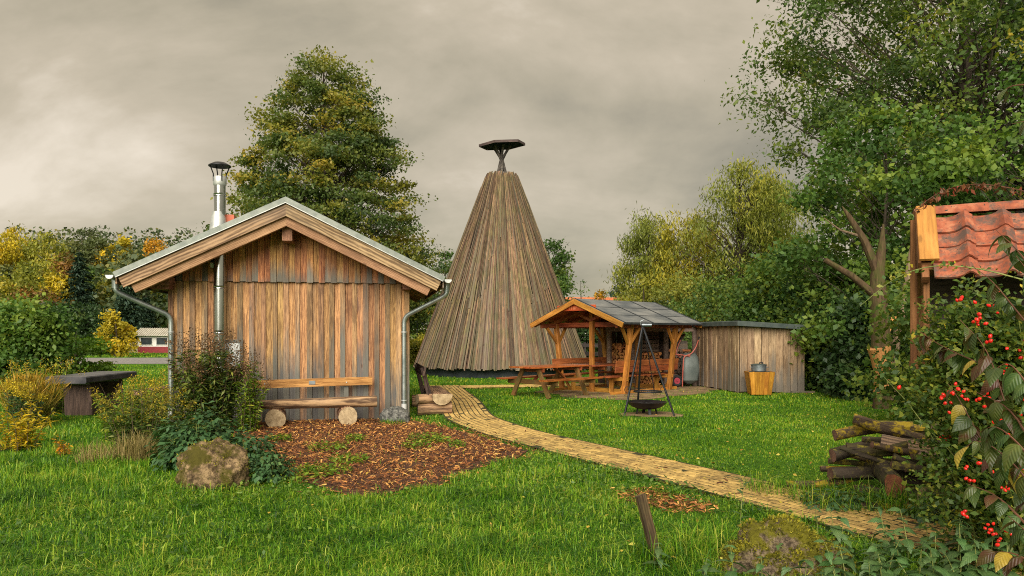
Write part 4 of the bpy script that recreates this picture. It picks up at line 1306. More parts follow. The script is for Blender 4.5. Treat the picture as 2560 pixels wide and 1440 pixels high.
c.tube(ringp, 0.015, 6, caps=False)
ringp = [(0.20 * math.cos(2 * math.pi * k / 28), 0.20 * math.sin(2 * math.pi * k / 28), gz) for k in range(29)]
c.tube(ringp, 0.006, 5, caps=False)
grate = c.build('grate', M['iron'], gr, True)
for k in range(13):
    x = -0.24 + 0.04 * k; h = math.sqrt(max(0.0, 0.265 ** 2 - x * x))
    c = MB(); c.tube([(x, -h, gz), (x, h, gz)], 0.0045, 5); c.build('grate_bar', M['iron'], grate)
for k in range(3):
    a = 2 * math.pi * k / 3 + 0.9
    e = Vector((0.26 * math.cos(a), 0.26 * math.sin(a), gz)); t0 = apex + Vector((0.02, 0, -0.04))
    c = MB(); nl = 46
    for i in range(nl):
        p = t0.lerp(e, i / nl); q = t0.lerp(e, (i + 1.15) / nl)
        sd = (Vector((1, 0, 0)) if i % 2 else Vector((0, 1, 0))) * 0.006
        c.tube([p + sd, q + sd], 0.0028, 4); c.tube([p - sd, q - sd], 0.0028, 4)
    c.build('chain', M['iron'], gr)
for (fx, fy) in ((-0.50, -0.28), (0.45, -0.36)):
    c = MB(); b0 = Vector((fx, fy, 0)).lerp(apex, 0.28)
    c.tube([b0 + Vector((0.05 * math.cos(t) - 0.05, 0, 0.06 * math.sin(t))) for t in [i * 0.6 for i in range(9)]], 0.006, 5); c.build('hook', M['iron'], gr)
fb = empty('fire_bowl', (gx_ - 0.02, gy_, 0))
tag(fb, 'shallow black steel fire bowl standing under the hanging grate', 'fire bowl')
c = MB(); c.lathe([(0.03, 0.10), (0.16, 0.108), (0.28, 0.145), (0.36, 0.20), (0.392, 0.245), (0.398, 0.25), (0.385, 0.252), (0.35, 0.208), (0.27, 0.155), (0.15, 0.12), (0.02, 0.112)], 36); c.build('bowl', M['bowl'], fb, True)
for k in range(4):
    a = k * math.pi / 2 - 1.45
    board('leg', (0.21 * math.cos(a), 0.21 * math.sin(a), 0.0), (0.18 * math.cos(a), 0.18 * math.sin(a), 0.12), 0.06, 0.02, (-math.sin(a), math.cos(a), 0), M['iron'], fb)
c = MB()
rr = random.Random(4)
for k in range(3):
    a = rr.uniform(0, 6); c.tube([(-0.16 * math.cos(a), -0.16 * math.sin(a), 0.16), (0.16 * math.cos(a), 0.16 * math.sin(a), 0.185)], 0.03, 7)
tag(c.build('charred_log', M['rubber']), 'charred wood lying in the black fire bowl', 'charred wood').location = (gx_ - 0.02, gy_, 0.01)

# ================================================================ SHED AND WOOD STORE
shed = empty('board_shed', (6.05, 19.7, 0), R(8))
tag(shed, 'low shed of silvered upright boards with a green-grey flat roof', 'shed')
SW, SD = 1.85, 2.95
m = MB(); m.box((SW / 2, SD / 2, 0.9), (SW - 0.06, SD - 0.06, 1.78)); m.build('wall', M['core'], shed)
rr = random.Random(12)
for k in range(9):
    w = SW / 9
    x = w * (k + 0.5)
    top = 1.80 - 0.10 * x / SW
    board('wall_board', (x, -0.012, 0.05 - 0.03 * x + rr.uniform(-0.015, 0.015)), (x, -0.012 - rr.uniform(0, 0.006), top), w - 0.012, 0.024, (1, 0, 0), M['shed'], shed)
for k in range(19):
    w = SD / 19
    y = w * (k + 0.5)
    lay = k % 2
    board('wall_board', (-0.010 - 0.018 * lay, y, 0.03 + rr.uniform(-0.015, 0.015)), (-0.010 - 0.018 * lay, y, 1.82), w + (0.01 if lay else -0.01), 0.02, (0, 1, 0), M['shed'], shed)
for k in range(9):
    w = SW / 9; x = w * (k + 0.5)
    board('wall_board', (x, SD + 0.012, 0.03), (x, SD + 0.012, 1.75), w - 0.01, 0.024, (1, 0, 0), M['shed'], shed)
# roof slab, falling a little to the right
m = MB()
r0, r1 = 1.93, 1.80
vs = [(-0.16, -0.24, r0 - 0.13), (SW + 0.32, -0.24, r1 - 0.12), (SW + 0.32, SD + 0.2, r1 - 0.12), (-0.16, SD + 0.2, r0 - 0.13),
      (-0.16, -0.24, r0 - 0.02), (SW + 0.32, -0.24, r1 - 0.02), (SW + 0.32, SD + 0.2, r1 - 0.02), (-0.16, SD + 0.2, r0 - 0.02),
      (-0.13, -0.20, r0), (SW + 0.29, -0.20, r1), (SW + 0.29, SD + 0.17, r1), (-0.13, SD + 0.17, r0)]
m.add(vs, [(3, 2, 1, 0), (0, 1, 5, 4), (1, 2, 6, 5), (2, 3, 7, 6), (3, 0, 4, 7), (4, 5, 9, 8), (5, 6, 10, 9), (6, 7, 11, 10), (7, 4, 8, 11), (8, 9, 10, 11)])
m.build('roof', M['shed_roof'], shed)
board('roof_beam', (SW + 0.02, -0.1, 1.60), (SW + 0.26, -0.1, 1.585), 0.09, 0.08, (0, 0, 1), M['darkbench'], shed)
board('base_plank', (SW - 0.42, -0.10, 0.03), (SW + 0.22, -0.12, 0.02), 0.09, 0.05, (0, 1, 0), M['shed'], shed)

store = empty('firewood_shelter', (6.05 - math.sin(R(8)) * 2.95, 19.7 + math.cos(R(8)) * 2.95, 0), R(8))
tag(store, 'open-fronted firewood shelter of round posts behind the picnic seat', 'wood shelter')
SLN = 2.75
for x in (-0.05 - 0.02, -0.98, -2.0, -SLN):
    c = MB(); c.tube([(0, 0, 0), (0, 0, 0.9), (0, 0, 1.72)], [0.085, 0.08, 0.078], 10, wob=0.04, seed=int(x * 7)); o = c.build('post', M['roundpost'], store, True)
    o.location = (x, -0.02, 0)
board('front_beam', (-SLN - 0.1, -0.03, 1.73), (0.0, -0.03, 1.73), 0.16, 0.11, (0, 0, 1), M['roundpost'], store)
m = MB(); m.box((-SLN / 2, 0.62, 1.87), (SLN + 0.3, 1.75, 0.07)); m.build('roof', M['shed_roof'], store)
for k in range(14):
    x = -SLN + 0.1 + k * 0.2
    board('back_board', (x, 1.32, 0.0), (x, 1.32, 1.80), 0.19, 0.022, (1, 0, 0), M['darkbench'], store)
for k in range(5):
    z = 1.08 + 0.13 * k
    board('shelf_board', (-1.95, 0.55, z), (-1.02, 0.50, z), 0.11, 0.03, (0, 0, 1), M['firewood_grey'], store)


def to_world(root, p):
    return Matrix.Translation(root.location) @ Matrix.Rotation(root.rotation_euler[2], 4, 'Z') @ Vector(p)


# split logs: triangular and quartered billets, ends towards the viewer
def billet(kind, mat):
    m = MB(); L = 0.36
    sec = {0: [(-0.055, -0.04), (0.06, -0.045), (0.0, 0.06)], 1: [(-0.05, -0.05), (0.055, -0.05), (0.035, 0.03), (-0.02, 0.055)],
           2: [(0.055 * math.cos(2 * math.pi * k / 8), 0.055 * math.sin(2 * math.pi * k / 8)) for k in range(8)], 3: [(-0.06, -0.03), (0.06, -0.035), (0.055, 0.02), (-0.045, 0.035)]}[kind]
    n = len(sec)
    m.add([(-L / 2, y, z) for y, z in sec] + [(L / 2, y * 1.05, z * 0.95) for y, z in sec], [tuple(range(n - 1, -1, -1)), tuple(range(n, 2 * n))] + [(i, (i + 1) % n, n + (i + 1) % n, n + i) for i in range(n)])
    return m.mesh('firewood_log', mat)


bil = [billet(k, M['firewood']) for k in range(4)]
bilg = [billet(k, M['firewood_grey']) for k in range(4)]
rr = random.Random(21)
rootM = Matrix.Translation(store.location) @ Matrix.Rotation(R(8), 4, 'Z')


def stack(x0, x1, y, z0, z1, meshes, label, group):
    z = z0; row = 0
    while z < z1:
        x = x0 + 0.05 + (0.05 if row % 2 else 0)
        while x < x1 - 0.03:
            o = bpy.data.objects.new('firewood_log', rr.choice(meshes))
            o.matrix_basis = rootM @ Matrix.Translation((x, y + rr.uniform(-0.05, 0.04), z + 0.05 + rr.uniform(-0.008, 0.008))) @ Matrix.Rotation(R(90) + rr.uniform(-0.12, 0.12), 4, 'Z') @ Matrix.Rotation(rr.choice((0, 1.57, 3.14, 4.71)) + rr.uniform(-0.3, 0.3), 4, 'X')
            tag(link(o), label, 'firewood', group)
            x += 0.105 + rr.uniform(-0.008, 0.012)
        z += 0.092; row += 1


stack(-SLN + 0.08, -2.05, 0.30, 0.0, 1.20, bil, 'pale orange split log stacked in the open part of the wood shelter', 'pale split logs in the wood shelter')
stack(-1.92, -1.06, 0.30, 0.0, 1.0, bil, 'pale orange split log stacked in the open part of the wood shelter', 'pale split logs in the wood shelter')
stack(-0.90, -0.14, 0.30, 0.0, 1.02, bilg, 'grey-brown old split log stacked beside the shed wall', 'old split logs beside the shed')
# board and planks leaning above the old logs
o = board('timber_offcut', rootM @ Vector((-0.62, 0.22, 1.05)), rootM @ Vector((-0.25, 0.35, 1.58)), 0.12, 0.04, rootM.to_3x3() @ Vector((0, 1, 0.2)), M['firewood_grey'])
tag(o, 'short grey plank leaning on the old logs beside the shed', 'plank')
o = board('chipboard_panel', rootM @ Vector((-0.55, 0.42, 1.2)), rootM @ Vector((-0.12, 0.42, 1.2)), 0.34, 0.02, Vector((0, 0.1, 1)), M['shed'])
tag(o, 'tan board standing upright on top of the old logs', 'board')
o = board('timber_offcut', rootM @ Vector((-0.85, 0.16, 1.07)), rootM @ Vector((-0.13, 0.18, 1.07)), 0.09, 0.06, Vector((0, 1, 0)), M['firewood'])
tag(o, 'orange beam lying across the top of the old logs', 'beam')

# wheelbarrow stood on end against the wood store
wb = empty('wheelbarrow', rootM @ Vector((-0.42, -0.55, 0)), R(8))
tag(wb, 'grey wheelbarrow with red frame tipped up against the firewood', 'wheelbarrow')
bm = MB()
secs = [(0.10, 0.10, 0.02, 0.06), (0.20, 0.24, 0.0, 0.16), (0.55, 0.27, -0.02, 0.20), (0.88, 0.25, 0.02, 0.18), (1.0, 0.20, 0.06, 0.12)]
# tub: open side faces the shelter (+y), convex bottom to the viewer (-y)
nS = 12
for (z, hw, y0, dp) in secs:
    for i in range(nS + 1):
        a = math.pi * i / nS
        e = 0.55
        cx_, sy_ = math.cos(a), math.sin(a)
        bm.v.append((hw * math.copysign(abs(cx_) ** e, cx_), y0 + 0.05 - dp * abs(sy_) ** e, z))
for j in range(len(secs) - 1):
    for i in range(nS):
        b = j * (nS + 1) + i
        bm.f.append((b, b + 1, b + nS + 2, b + nS + 1))
bm.f.append(tuple(range(nS + 1))); bm.f.append(tuple(range((len(secs) - 1) * (nS + 1), len(secs) * (nS + 1))))
bm.build('tub', M['tub'], wb, True)
c = MB(); c.tube(rounded([(-0.26, -0.05, 0.02), (-0.28, -0.14, 0.50), (-0.26, -0.16, 0.92), (-0.02, -0.13, 0.98), (0.14, -0.10, 1.18), (0.20, -0.16, 1.42)], 0.1), 0.017, 8); c.build('frame', M['redframe'], wb, True)
c = MB(); c.tube(rounded([(-0.30, 0.02, 0.90), (-0.46, -0.02, 0.98), (-0.40, 0.0, 1.16), (-0.30, -0.02, 1.42)], 0.08), 0.017, 8); c.build('handle', M['redframe'], wb, True)
c = MB(); c.tube([(-0.30, -0.02, 1.40), (-0.275, -0.025, 1.50)], 0.022, 8); c.tube([(0.195, -0.155, 1.41), (0.215, -0.17, 1.50)], 0.022, 8); c.build('grip', M['rubber'], wb, True)
c = MB(); c.tube(rounded([(-0.62, -0.06, 0.88), (-0.58, -0.06, 0.98), (-0.30, -0.08, 0.96), (-0.05, -0.14, 0.92)], 0.05), 0.016, 8); c.build('leg', M['redframe'], wb, True)
whl = MB()
whl.tube([(-0.42 + 0.13 * math.cos(t), -0.02, 0.19 + 0.13 * math.sin(t)) for t in [i * 2 * math.pi / 20 for i in range(21)]], 0.045, 8, caps=False)
wheel = whl.build('wheel', M['rubber'], wb, True)
c = MB(); c.tube([(-0.42, -0.05, 0.19), (-0.42, 0.01, 0.19)], 0.095, 14); c.tube([(-0.42, -0.09, 0.19), (-0.42, 0.04, 0.19)], 0.02, 8); c.build('rim', M['redwheel'], wheel, True)

# slatted bin with a zinc pot on top
bn = empty('slatted_bin', (6.40, 19.15, 0), R(-6))
tag(bn, 'orange-stained tapering wooden box in front of the shed', 'box')
for k in range(4):
    nx, ny = ((0, -1), (1, 0), (0, 1), (-1, 0))[k]
    for j in range(5):
        e = -0.8 + 0.4 * j                                    # slat place across the side, in half-widths
        t0 = Vector((nx * 0.235 - ny * e * 0.235, ny * 0.235 + nx * e * 0.235, 0.03))
        t1 = Vector((nx * 0.315 - ny * e * 0.315, ny * 0.315 + nx * e * 0.315, 0.61))
        board('slat', t0, t1, 0.092, 0.022, (-ny, nx, 0), M['bin'], bn, w1=0.124)
c = MB()
c.add([(-0.21, -0.21, 0.04), (0.21, -0.21, 0.04), (0.21, 0.21, 0.04), (-0.21, 0.21, 0.04), (-0.295, -0.295, 0.58), (0.295, -0.295, 0.58), (0.295, 0.295, 0.58), (-0.295, 0.295, 0.58)],
      [(3, 2, 1, 0), (4, 5, 6, 7), (0, 1, 5, 4), (1, 2, 6, 5), (2, 3, 7, 6), (3, 0, 4, 7)])
c.build('lining', M['core'], bn)
c = MB(); c.box((0, 0, 0.597), (0.58, 0.58, 0.02)); c.build('lid', M['shed_roof'], bn)
po = empty('zinc_pot', (6.385, 19.15, 0.61))
tag(po, 'dull zinc pot with a lid standing on the orange wooden box', 'pot')
c = MB(); c.lathe([(0.165, 0.0), (0.185, 0.02), (0.19, 0.15), (0.20, 0.155), (0.20, 0.165), (0.185, 0.165)], 24); c.build('body', M['galv'], po, True)
c = MB(); c.lathe([(0.205, 0.168), (0.205, 0.18), (0.12, 0.20), (0.03, 0.205)], 24); lid = c.build('lid', M['shed_roof'], po, True)
c = MB(); c.tube(rounded([(0.02, 0, 0.20), (0.02, 0, 0.235), (0.10, 0, 0.235), (0.10, 0, 0.195)], 0.02), 0.012, 6); c.build('knob', M['iron'], lid, True)
for s in (-1, 1):
    c = MB(); c.tube(rounded([(s * 0.185, -0.05, 0.11), (s * 0.23, -0.05, 0.115), (s * 0.23, 0.05, 0.115), (s * 0.185, 0.05, 0.11)], 0.02), 0.009, 6); c.build('handle', M['galv'], po, True)

# ================================================================ DARK SLAB TABLE AND BENCHES (left)
st = empty('slab_table', (-8.46, 14.95, 0), R(-3))
tag(st, 'heavy dark slab table on two upright slab legs in the grass', 'table')
board('top', (0, -0.86, 0.705), (0, 0.86, 0.725), 0.82, 0.13, (1, 0, 0), M['slabtop'], st, bev=0.02)
for y in (-0.50, 0.45):
    board('leg', (0.06, y, 0.0), (0.03, y, 0.645), 0.56, 0.14, (1, 0, 0), M['slableg'], st, bev=0.015)
    board('bearer', (-0.3, y - 0.09, 0.625), (0.3, y - 0.09, 0.625), 0.04, 0.04, (0, 0, 1), M['galv'], st)
for (x, y, lab) in ((-9.42, 14.9, 'low dark slab bench behind the dark slab table, away from the hut'), (-7.42, 15.6, 'low slab bench with pale top between the dark table and the hut')):
    be = empty('slab_bench', (x, y, 0), R(-3))
    tag(be, lab, 'bench')
    board('seat', (0, -0.85, 0.405), (0, 0.85, 0.415), 0.36, 0.09, (1, 0, 0), M['slabtop'] if x < -9 else M['log'], be, bev=0.015)
    for yy in (-0.55, 0.5):
        board('leg', (0, yy, 0.0), (0, yy, 0.36), 0.30, 0.16, (1, 0, 0), M['slableg'], be, bev=0.015)
p = ground_at(347, 966)
s0 = log_part('tree_stump', (p.x, p.y, 0), (p.x, p.y, 0.34), 0.29, 0.27, M['logbark'], M['end'], None, seed=3, wob=0.06)
tag(s0, 'brown sawn tree stump standing on the grass behind the slab table', 'stump')
p = ground_at(395, 968)
s0 = log_part('tree_stump', (p.x, p.y, 0), (p.x, p.y, 0.30), 0.24, 0.22, M['logbark'], M['end'], None, seed=6, wob=0.06)
tag(s0, 'smaller dark stump half hidden by the flowering plants', 'stump')

# leaning stake
p = ground_at(1652, 1412)
o = board('stake', (p.x, p.y, -0.06), (p.x - 0.135, p.y + 0.03, 0.475), 0.072, 0.06, (1, 0.35, 0), M['postwood'], bev=0.012)
tag(o, 'mossy square wooden stake leaning in the foreground grass', 'stake')

# ================================================================ LOG PILE (right)
LP = [  # p0, p1, r0, r1, bark, end, seed, label
    ((2.62, 7.55, 0.06), (3.62, 7.35, 0.32), 0.050, 0.045, 'loglich', 'enddark', 1, 'thin lichen-covered branch sloping up to the pile at its left end'),
    ((3.05, 7.45, 0.40), (4.25, 7.65, 0.48), 0.080, 0.085, 'logbark', 'enddark', 2, 'dark log lying level across the middle of the pile'),
    ((3.12, 7.30, 0.52), (3.62, 7.12, 0.56), 0.066, 0.070, 'logmoss', 'enddark', 3, 'short speckled log on top of the pile with its sawn end showing'),
    ((3.35, 7.65, 0.78), (4.7, 7.0, 0.46), 0.085, 0.08, 'loglich', 'enddark', 4, 'long split log with yellow lichen slanting down from the top of the pile'),
    ((3.5, 7.95, 0.66), (5.0, 7.6, 0.60), 0.075, 0.07, 'logmoss', 'enddark', 5, 'long grey-green pole lying at the back of the pile'),
    ((3.32, 6.78, 0.22), (3.55, 7.6, 0.28), 0.125, 0.13, 'logbark', 'endred', 6, 'thick log with a rotten red-brown end facing the path'),
    ((3.36, 6.70, 0.06), (3.5, 7.3, 0.07), 0.065, 0.065, 'logbark', 'endred', 7, 'small red-ended log lying under the thick rotten one'),
    ((3.45, 7.05, 0.46), (4.35, 6.6, 0.12), 0.06, 0.05, 'logbark', 'enddark', 8, 'dark curved branch bending down to the right of the pile'),
    ((2.75, 6.95, 0.06), (3.75, 7.15, 0.10), 0.06, 0.055, 'logmoss', 'end', 9, 'mossy pole half sunk in grass along the pile foot'),
    ((3.55, 6.72, 0.13), (4.5, 6.85, 0.16), 0.095, 0.09, 'logmoss', 'end', 10, 'mossy log with a broken yellow end low in the pile'),
    ((2.95, 6.62, 0.05), (3.55, 6.55, 0.07), 0.055, 0.05, 'loglich', 'end', 11, 'short lichen-dotted log lying in the grass beside the path'),
    ((2.98, 7.35, 0.22), (4.1, 7.4, 0.28), 0.085, 0.085, 'logbark', 'enddark', 12, 'dark log buried in the core of the pile'),
    ((3.1, 7.0, 0.10), (4.2, 7.15, 0.14), 0.09, 0.09, 'logbark', 'enddark', 14, 'dark log resting on the ground inside the pile'),
    ((3.2, 7.75, 0.58), (4.5, 7.8, 0.62), 0.07, 0.07, 'loglich', 'enddark', 15, 'yellow-crusted log behind the short speckled one'),
    ((3.5, 7.15, 0.30), (4.7, 7.1, 0.26), 0.10, 0.095, 'logbark', 'enddark', 13, 'bark-covered log deep on the shrub side of the pile'),
]
rl = random.Random(77)
for k in range(20):       # thin branches jumbled through the heap
    x0_ = rl.uniform(3.0, 3.6); y0_ = rl.uniform(6.85, 7.7); z0_ = rl.uniform(0.08, 0.66)
    LP.append(((x0_, y0_, z0_), (x0_ + rl.uniform(0.7, 1.3), y0_ + rl.uniform(-0.45, 0.1), max(0.06, z0_ + rl.uniform(-0.25, 0.12))), rl.uniform(0.028, 0.05), rl.uniform(0.02, 0.04),
               rl.choice(('logbark', 'loglich', 'logmoss')), 'enddark', 30 + k, 'thin dark branch jumbled through the log pile beside the path'))
for (p0, p1, r0, r1, bk_, en, sd, lab) in LP:
    p0 = (p0[0] + 0.18, p0[1], p0[2] * 0.92); p1 = (p1[0] + 0.18, p1[1], p1[2] * 0.92)
    o = log_part('log', p0, p1, r0 * 0.78, r1 * 0.78, M[bk_], M[en], None, seed=sd, wob=0.13, bend=random.Random(sd).uniform(-0.09, 0.07), n=12)
    tag(o, lab, 'log', 'logs of the pile beside the path')
o = board('slab_plank', (3.60, 7.22, 0.55), (4.68, 6.72, 0.35), 0.15, 0.035, (0.2, 0.6, 0.75), M['log'], bev=0.01)
tag(o, 'brown sawn slab sliding down over the log pile', 'plank', 'logs of the pile beside the path')

# ================================================================ TILED ROOF ON POSTS (right edge)
tr = empty('tiled_shelter', (3.27, 5.95, 0), R(-25))
tag(tr, 'small post shelter with a red pantile roof and ochre verge board', 'shelter')
TRZ = 2.56
ta = R(52)
sd_ = Vector((0, -math.cos(ta), -math.sin(ta))); sn = Vector((0, -math.sin(ta), math.cos(ta)))


def pantile():
    m = MB(); W, L, N = 0.285, 0.185, 14
    rows = []
    for (l, dz) in ((0.0, 0.0), (L, 0.012)):
        for i in range(N + 1):
            t = i / N; x = t * W
            z = 0.052 * math.exp(-((t - 0.80) / 0.13) ** 2) - 0.012 * math.sin(min(t / 0.62, 1) * math.pi)
            m.v.append((x, -l, z + dz))
    for (l, dz) in ((0.0, -0.014), (L, -0.006)):
        for i in range(N + 1):
            t = i / N; x = t * W
            z = 0.052 * math.exp(-((t - 0.80) / 0.13) ** 2) - 0.012 * math.sin(min(t / 0.62, 1) * math.pi)
            m.v.append((x, -l, z + dz))
    n1 = N + 1
    for i in range(N):
        m.f.append((i, n1 + i, n1 + i + 1, i + 1))
        m.f.append((2 * n1 + i + 1, 3 * n1 + i + 1, 3 * n1 + i, 2 * n1 + i))
        m.f.append((n1 + i, 3 * n1 + i, 3 * n1 + i + 1, n1 + i + 1))
    m.f.append((0, 2 * n1, 3 * n1, n1)); m.f.append((N, n1 + N, 3 * n1 + N, 2 * n1 + N))
    return m.mesh('pantile', M['tile'], True)


tile_me = pantile()
Rt = Matrix((Vector((1, 0, 0)), -sd_, sn)).transposed().to_4x4()
rr = random.Random(6)
for rw in range(4):
    for cl in range(6):
        o = bpy.data.objects.new('pantile', tile_me)
        base = Vector((0.075 + cl * 0.255 + rr.uniform(-0.003, 0.003), 0, TRZ - 0.03)) + sd_ * (0.035 + rw * 0.155) + sn * (0.028 + 0.006 * rr.random())
        o.matrix_basis = Matrix.Translation(base) @ Rt @ Matrix.Rotation(rr.uniform(-0.015, 0.015), 4, 'Z') @ Matrix.Rotation(-0.05, 4, 'X')
        link(o, tr)
        # far slope
        o = bpy.data.objects.new('pantile', tile_me)
        b2_ = Vector((base.x + 0.2, -base.y, base.z))
        o.matrix_basis = Matrix.Rotation(math.pi, 4, 'Z') @ Matrix.Translation((-b2_.x, base.y, base.z)) @ Rt @ Matrix.Rotation(-0.05, 4, 'X')
        link(o, tr)
for k in range(4):
    x = 0.10 + k * 0.36
    c = MB()
    for (xx, rr_) in ((0, 0.058), (0.37, 0.066)):
        for i in range(11):
            a = R(-10) + R(200) * i / 10
            c.v.append((xx, rr_ * math.cos(a), rr_ * math.sin(a)))
        for i in range(11):
            a = R(-10) + R(200) * i / 10
            c.v.append((xx, (rr_ - 0.013) * math.cos(a), (rr_ - 0.013) * math.sin(a)))
    for i in range(10):
        c.f.append((i, 22 + i, 23 + i, i + 1)); c.f.append((11 + i + 1, 33 + i + 1, 33 + i, 11 + i)); c.f.append((22 + i, 33 + i, 34 + i, 23 + i)); c.f.append((i + 1, 12 + i, 11 + i, i))
    o = c.build('ridge_tile', M['tile'], tr, True)
    o.location = (x, 0, TRZ - 0.005 + 0.002 * (k % 2))
for sy in (-1, 1):
    d_ = Vector((0, sy * math.cos(ta), -math.sin(ta))); n_ = Vector((0, sy * math.sin(ta), math.cos(ta)))
    q = Vector((0.045, 0, TRZ + 0.005)) + n_ * 0.05
    board('verge_board', q - d_ * 0.02, q + d_ * 0.56, 0.135, 0.022, (1, 0, 0), M['ochreboard'], tr)
    q2 = Vector((-0.018, 0, TRZ - 0.02))
    board('verge_side', q2, q2 + d_ * 0.55, 0.10, 0.022, n_, M['ochrepost'], tr)
    q3 = Vector((0.02, 0, TRZ - 0.07))
    board('rafter', q3, q3 + d_ * 0.62, 0.07, 0.05, n_, M['ochrepost'], tr)
    q3 = Vector((1.35, 0, TRZ - 0.07))
    board('rafter', q3, q3 + d_ * 0.62, 0.07, 0.05, n_, M['ochrepost'], tr)
for (x, y) in ((0.03, -0.30), (0.03, 0.30), (1.35, -0.30), (1.35, 0.30)):
    board('upright', (x, y, 1.36), (x, y, TRZ - 0.48), 0.045, 0.045, (1, 0, 0), M['ochrepost'], tr)
board('upright', (-0.035, 0.0, 1.36), (-0.035, 0.0, TRZ - 0.05), 0.05, 0.05, (1, 0, 0), M['ochrepost'], tr)
m = MB(); m.box((0.68, 0, 1.345), (1.46, 0.68, 0.04)); m.build('floor', M['ochrepost'], tr)
for y in (-0.2, 0.2):
    board('post', (0.82, y, 0.0), (0.82, y, 1.33), 0.09, 0.09, (1, 0, 0), M['ochrepost'], tr)
for y in (-0.30, 0.30):
    board('wall_plate', (-0.02, y, TRZ - 0.45), (1.4, y, TRZ - 0.45), 0.06, 0.06, (0, 1, 0), M['ochrepost'], tr)
m = MB(); m.box((0.69, 0.27, 1.72), (1.26, 0.03, 0.70)); m.build('back_panel', M['darkfence'], tr)

# ================================================================ FAR THINGS
# kiosk by the road
kx, ky = -27.2, 57.5
kb = empty('garden_kiosk', (kx, ky, 0), R(6))
tag(kb, 'small white and dark red garden house with corrugated roof by the road', 'garden house')
m = MB(); m.box((0.0, 1.2, 0.28), (3.6, 2.4, 0.56)); m.build('plinth', M['maroon'], kb)
m = MB(); m.box((0.0, 1.2, 0.98), (3.52, 2.32, 0.86)); m.build('wall', M['white'], kb)
for x in (-1.15, 0.0, 1.15):
    m = MB(); m.box((x, -0.0 + 0.03, 0.98), (0.92, 0.06, 0.62)); w_ = m.build('window', M['white'], kb)
    m = MB(); m.box((x, -0.012, 0.98), (0.80, 0.04, 0.50)); m.build('pane', M['glass'], w_)
m = MB()
for k in range(24):
    x = -2.0 + k * 4.0 / 23
    m.tube([(x, -0.35, 1.42), (x, 1.2, 1.98)], 0.055, 6); m.tube([(x, 1.2, 1.98), (x, 2.75, 1.42)], 0.055, 6)
m.add([(-2.05, -0.35, 1.40), (2.05, -0.35, 1.40), (2.05, 1.2, 1.96), (-2.05, 1.2, 1.96), (2.05, 2.75, 1.40), (-2.05, 2.75, 1.40)], [(0, 1, 2, 3), (3, 2, 4, 5)])
m.build('roof', M['corrug'], kb)
m = MB(); m.box((-2.35, 0.9, 0.55), (1.1, 0.06, 1.1)); m.build('side_screen', M['cream'], kb)


def house(name, loc, rz, size, eave, ridge, wall, roof, label, wins=()):
    h = empty(name, loc, rz); tag(h, label, 'house')
    w, d = size
    m = MB(); m.box((0, d / 2, eave / 2), (w, d, eave)); m.build('wall', wall, h)
    m = MB()
    m.add([(-w / 2 - 0.4, -0.4, eave - 0.1), (w / 2 + 0.4, -0.4, eave - 0.1), (w / 2 + 0.4, d / 2, ridge), (-w / 2 - 0.4, d / 2, ridge), (w / 2 + 0.4, d + 0.4, eave - 0.1), (-w / 2 - 0.4, d + 0.4, eave - 0.1)],
          [(0, 1, 2, 3), (3, 2, 4, 5), (0, 3, 5), (1, 4, 2), (0, 5, 4, 1)])
    m.build('roof', roof, h)
    for (x, z, ww, hh) in wins:
        m = MB(); m.box((x, -0.02, z), (ww, 0.08, hh)); f = m.build('window', M['white'], h)
        m = MB(); m.box((x, -0.05, z), (ww * 0.82, 0.05, hh * 0.85)); m.build('pane', M['glass'], f)
    return h


p = at(1052, 833, 55)
house('cream_house', (p.x + 1.5, 56, 0), 0, (9, 6), 1.95, 2.5, M['cream'], M['white'], 'low cream building behind the lamp post', [(-3.4, 1.2, 1.0, 0.9), (-1.4, 1.2, 1.0, 0.9), (1.4, 1.2, 1.0, 0.9)])
p = at(1500, 745, 60)
house('orange_roofed_house', (p.x, 62, 0), R(4), (7, 6), 3.2, 4.75, M['cream'], M['redroof'], 'house with an orange tile roof peeping over the picnic shelter', [(-1.5, 1.8, 1.1, 1.2), (1.2, 1.8, 1.1, 1.2)])
p = at(410, 765, 95)
house('pink_house', (p.x - 2, 96, float(terrain(p.x, 96)) - 0.5), R(10), (8, 7), 3.2, 5.4, M['white'], M['redroof'], 'pale house among trees on the slope beside the hut eave', [(-1.8, 1.9, 1.1, 1.2), (1.4, 1.9, 1.1, 1.2)])
p = at(10, 765, 60)
house('grey_roofed_house', (p.x - 3.4, 62, 0), R(-10), (8, 6), 3.1, 4.4, M['white'], M['shed_roof'], 'low house with a grey roof at the far left edge')

# lamp post with two lanterns
lx = at(1043, 833, 45)
lp = empty('lamp_post', (lx.x, 45, 0))
tag(lp, 'black lamp post with two lanterns between hut and cone hut', 'street lamp')
c = MB(); c.lathe([(0.09, 0), (0.09, 0.25), (0.05, 0.32), (0.035, 0.6), (0.032, 2.1), (0.05, 2.15), (0.02, 2.5)], 10); c.build('pole', M['iron'], lp, True)
for s in (-1, 1):
    c = MB(); c.tube([(0, 0, 2.25), (s * 0.18, 0, 2.36), (s * 0.33, 0, 2.34)], 0.018, 6); c.build('arm', M['iron'], lp)
    c = MB(); c.lathe([(0.06, 0), (0.11, 0.22), (0.13, 0.23), (0.03, 0.34), (0.015, 0.40)], 6, (s * 0.33, 0, 2.08)); c.build('lantern', M['iron'], lp)
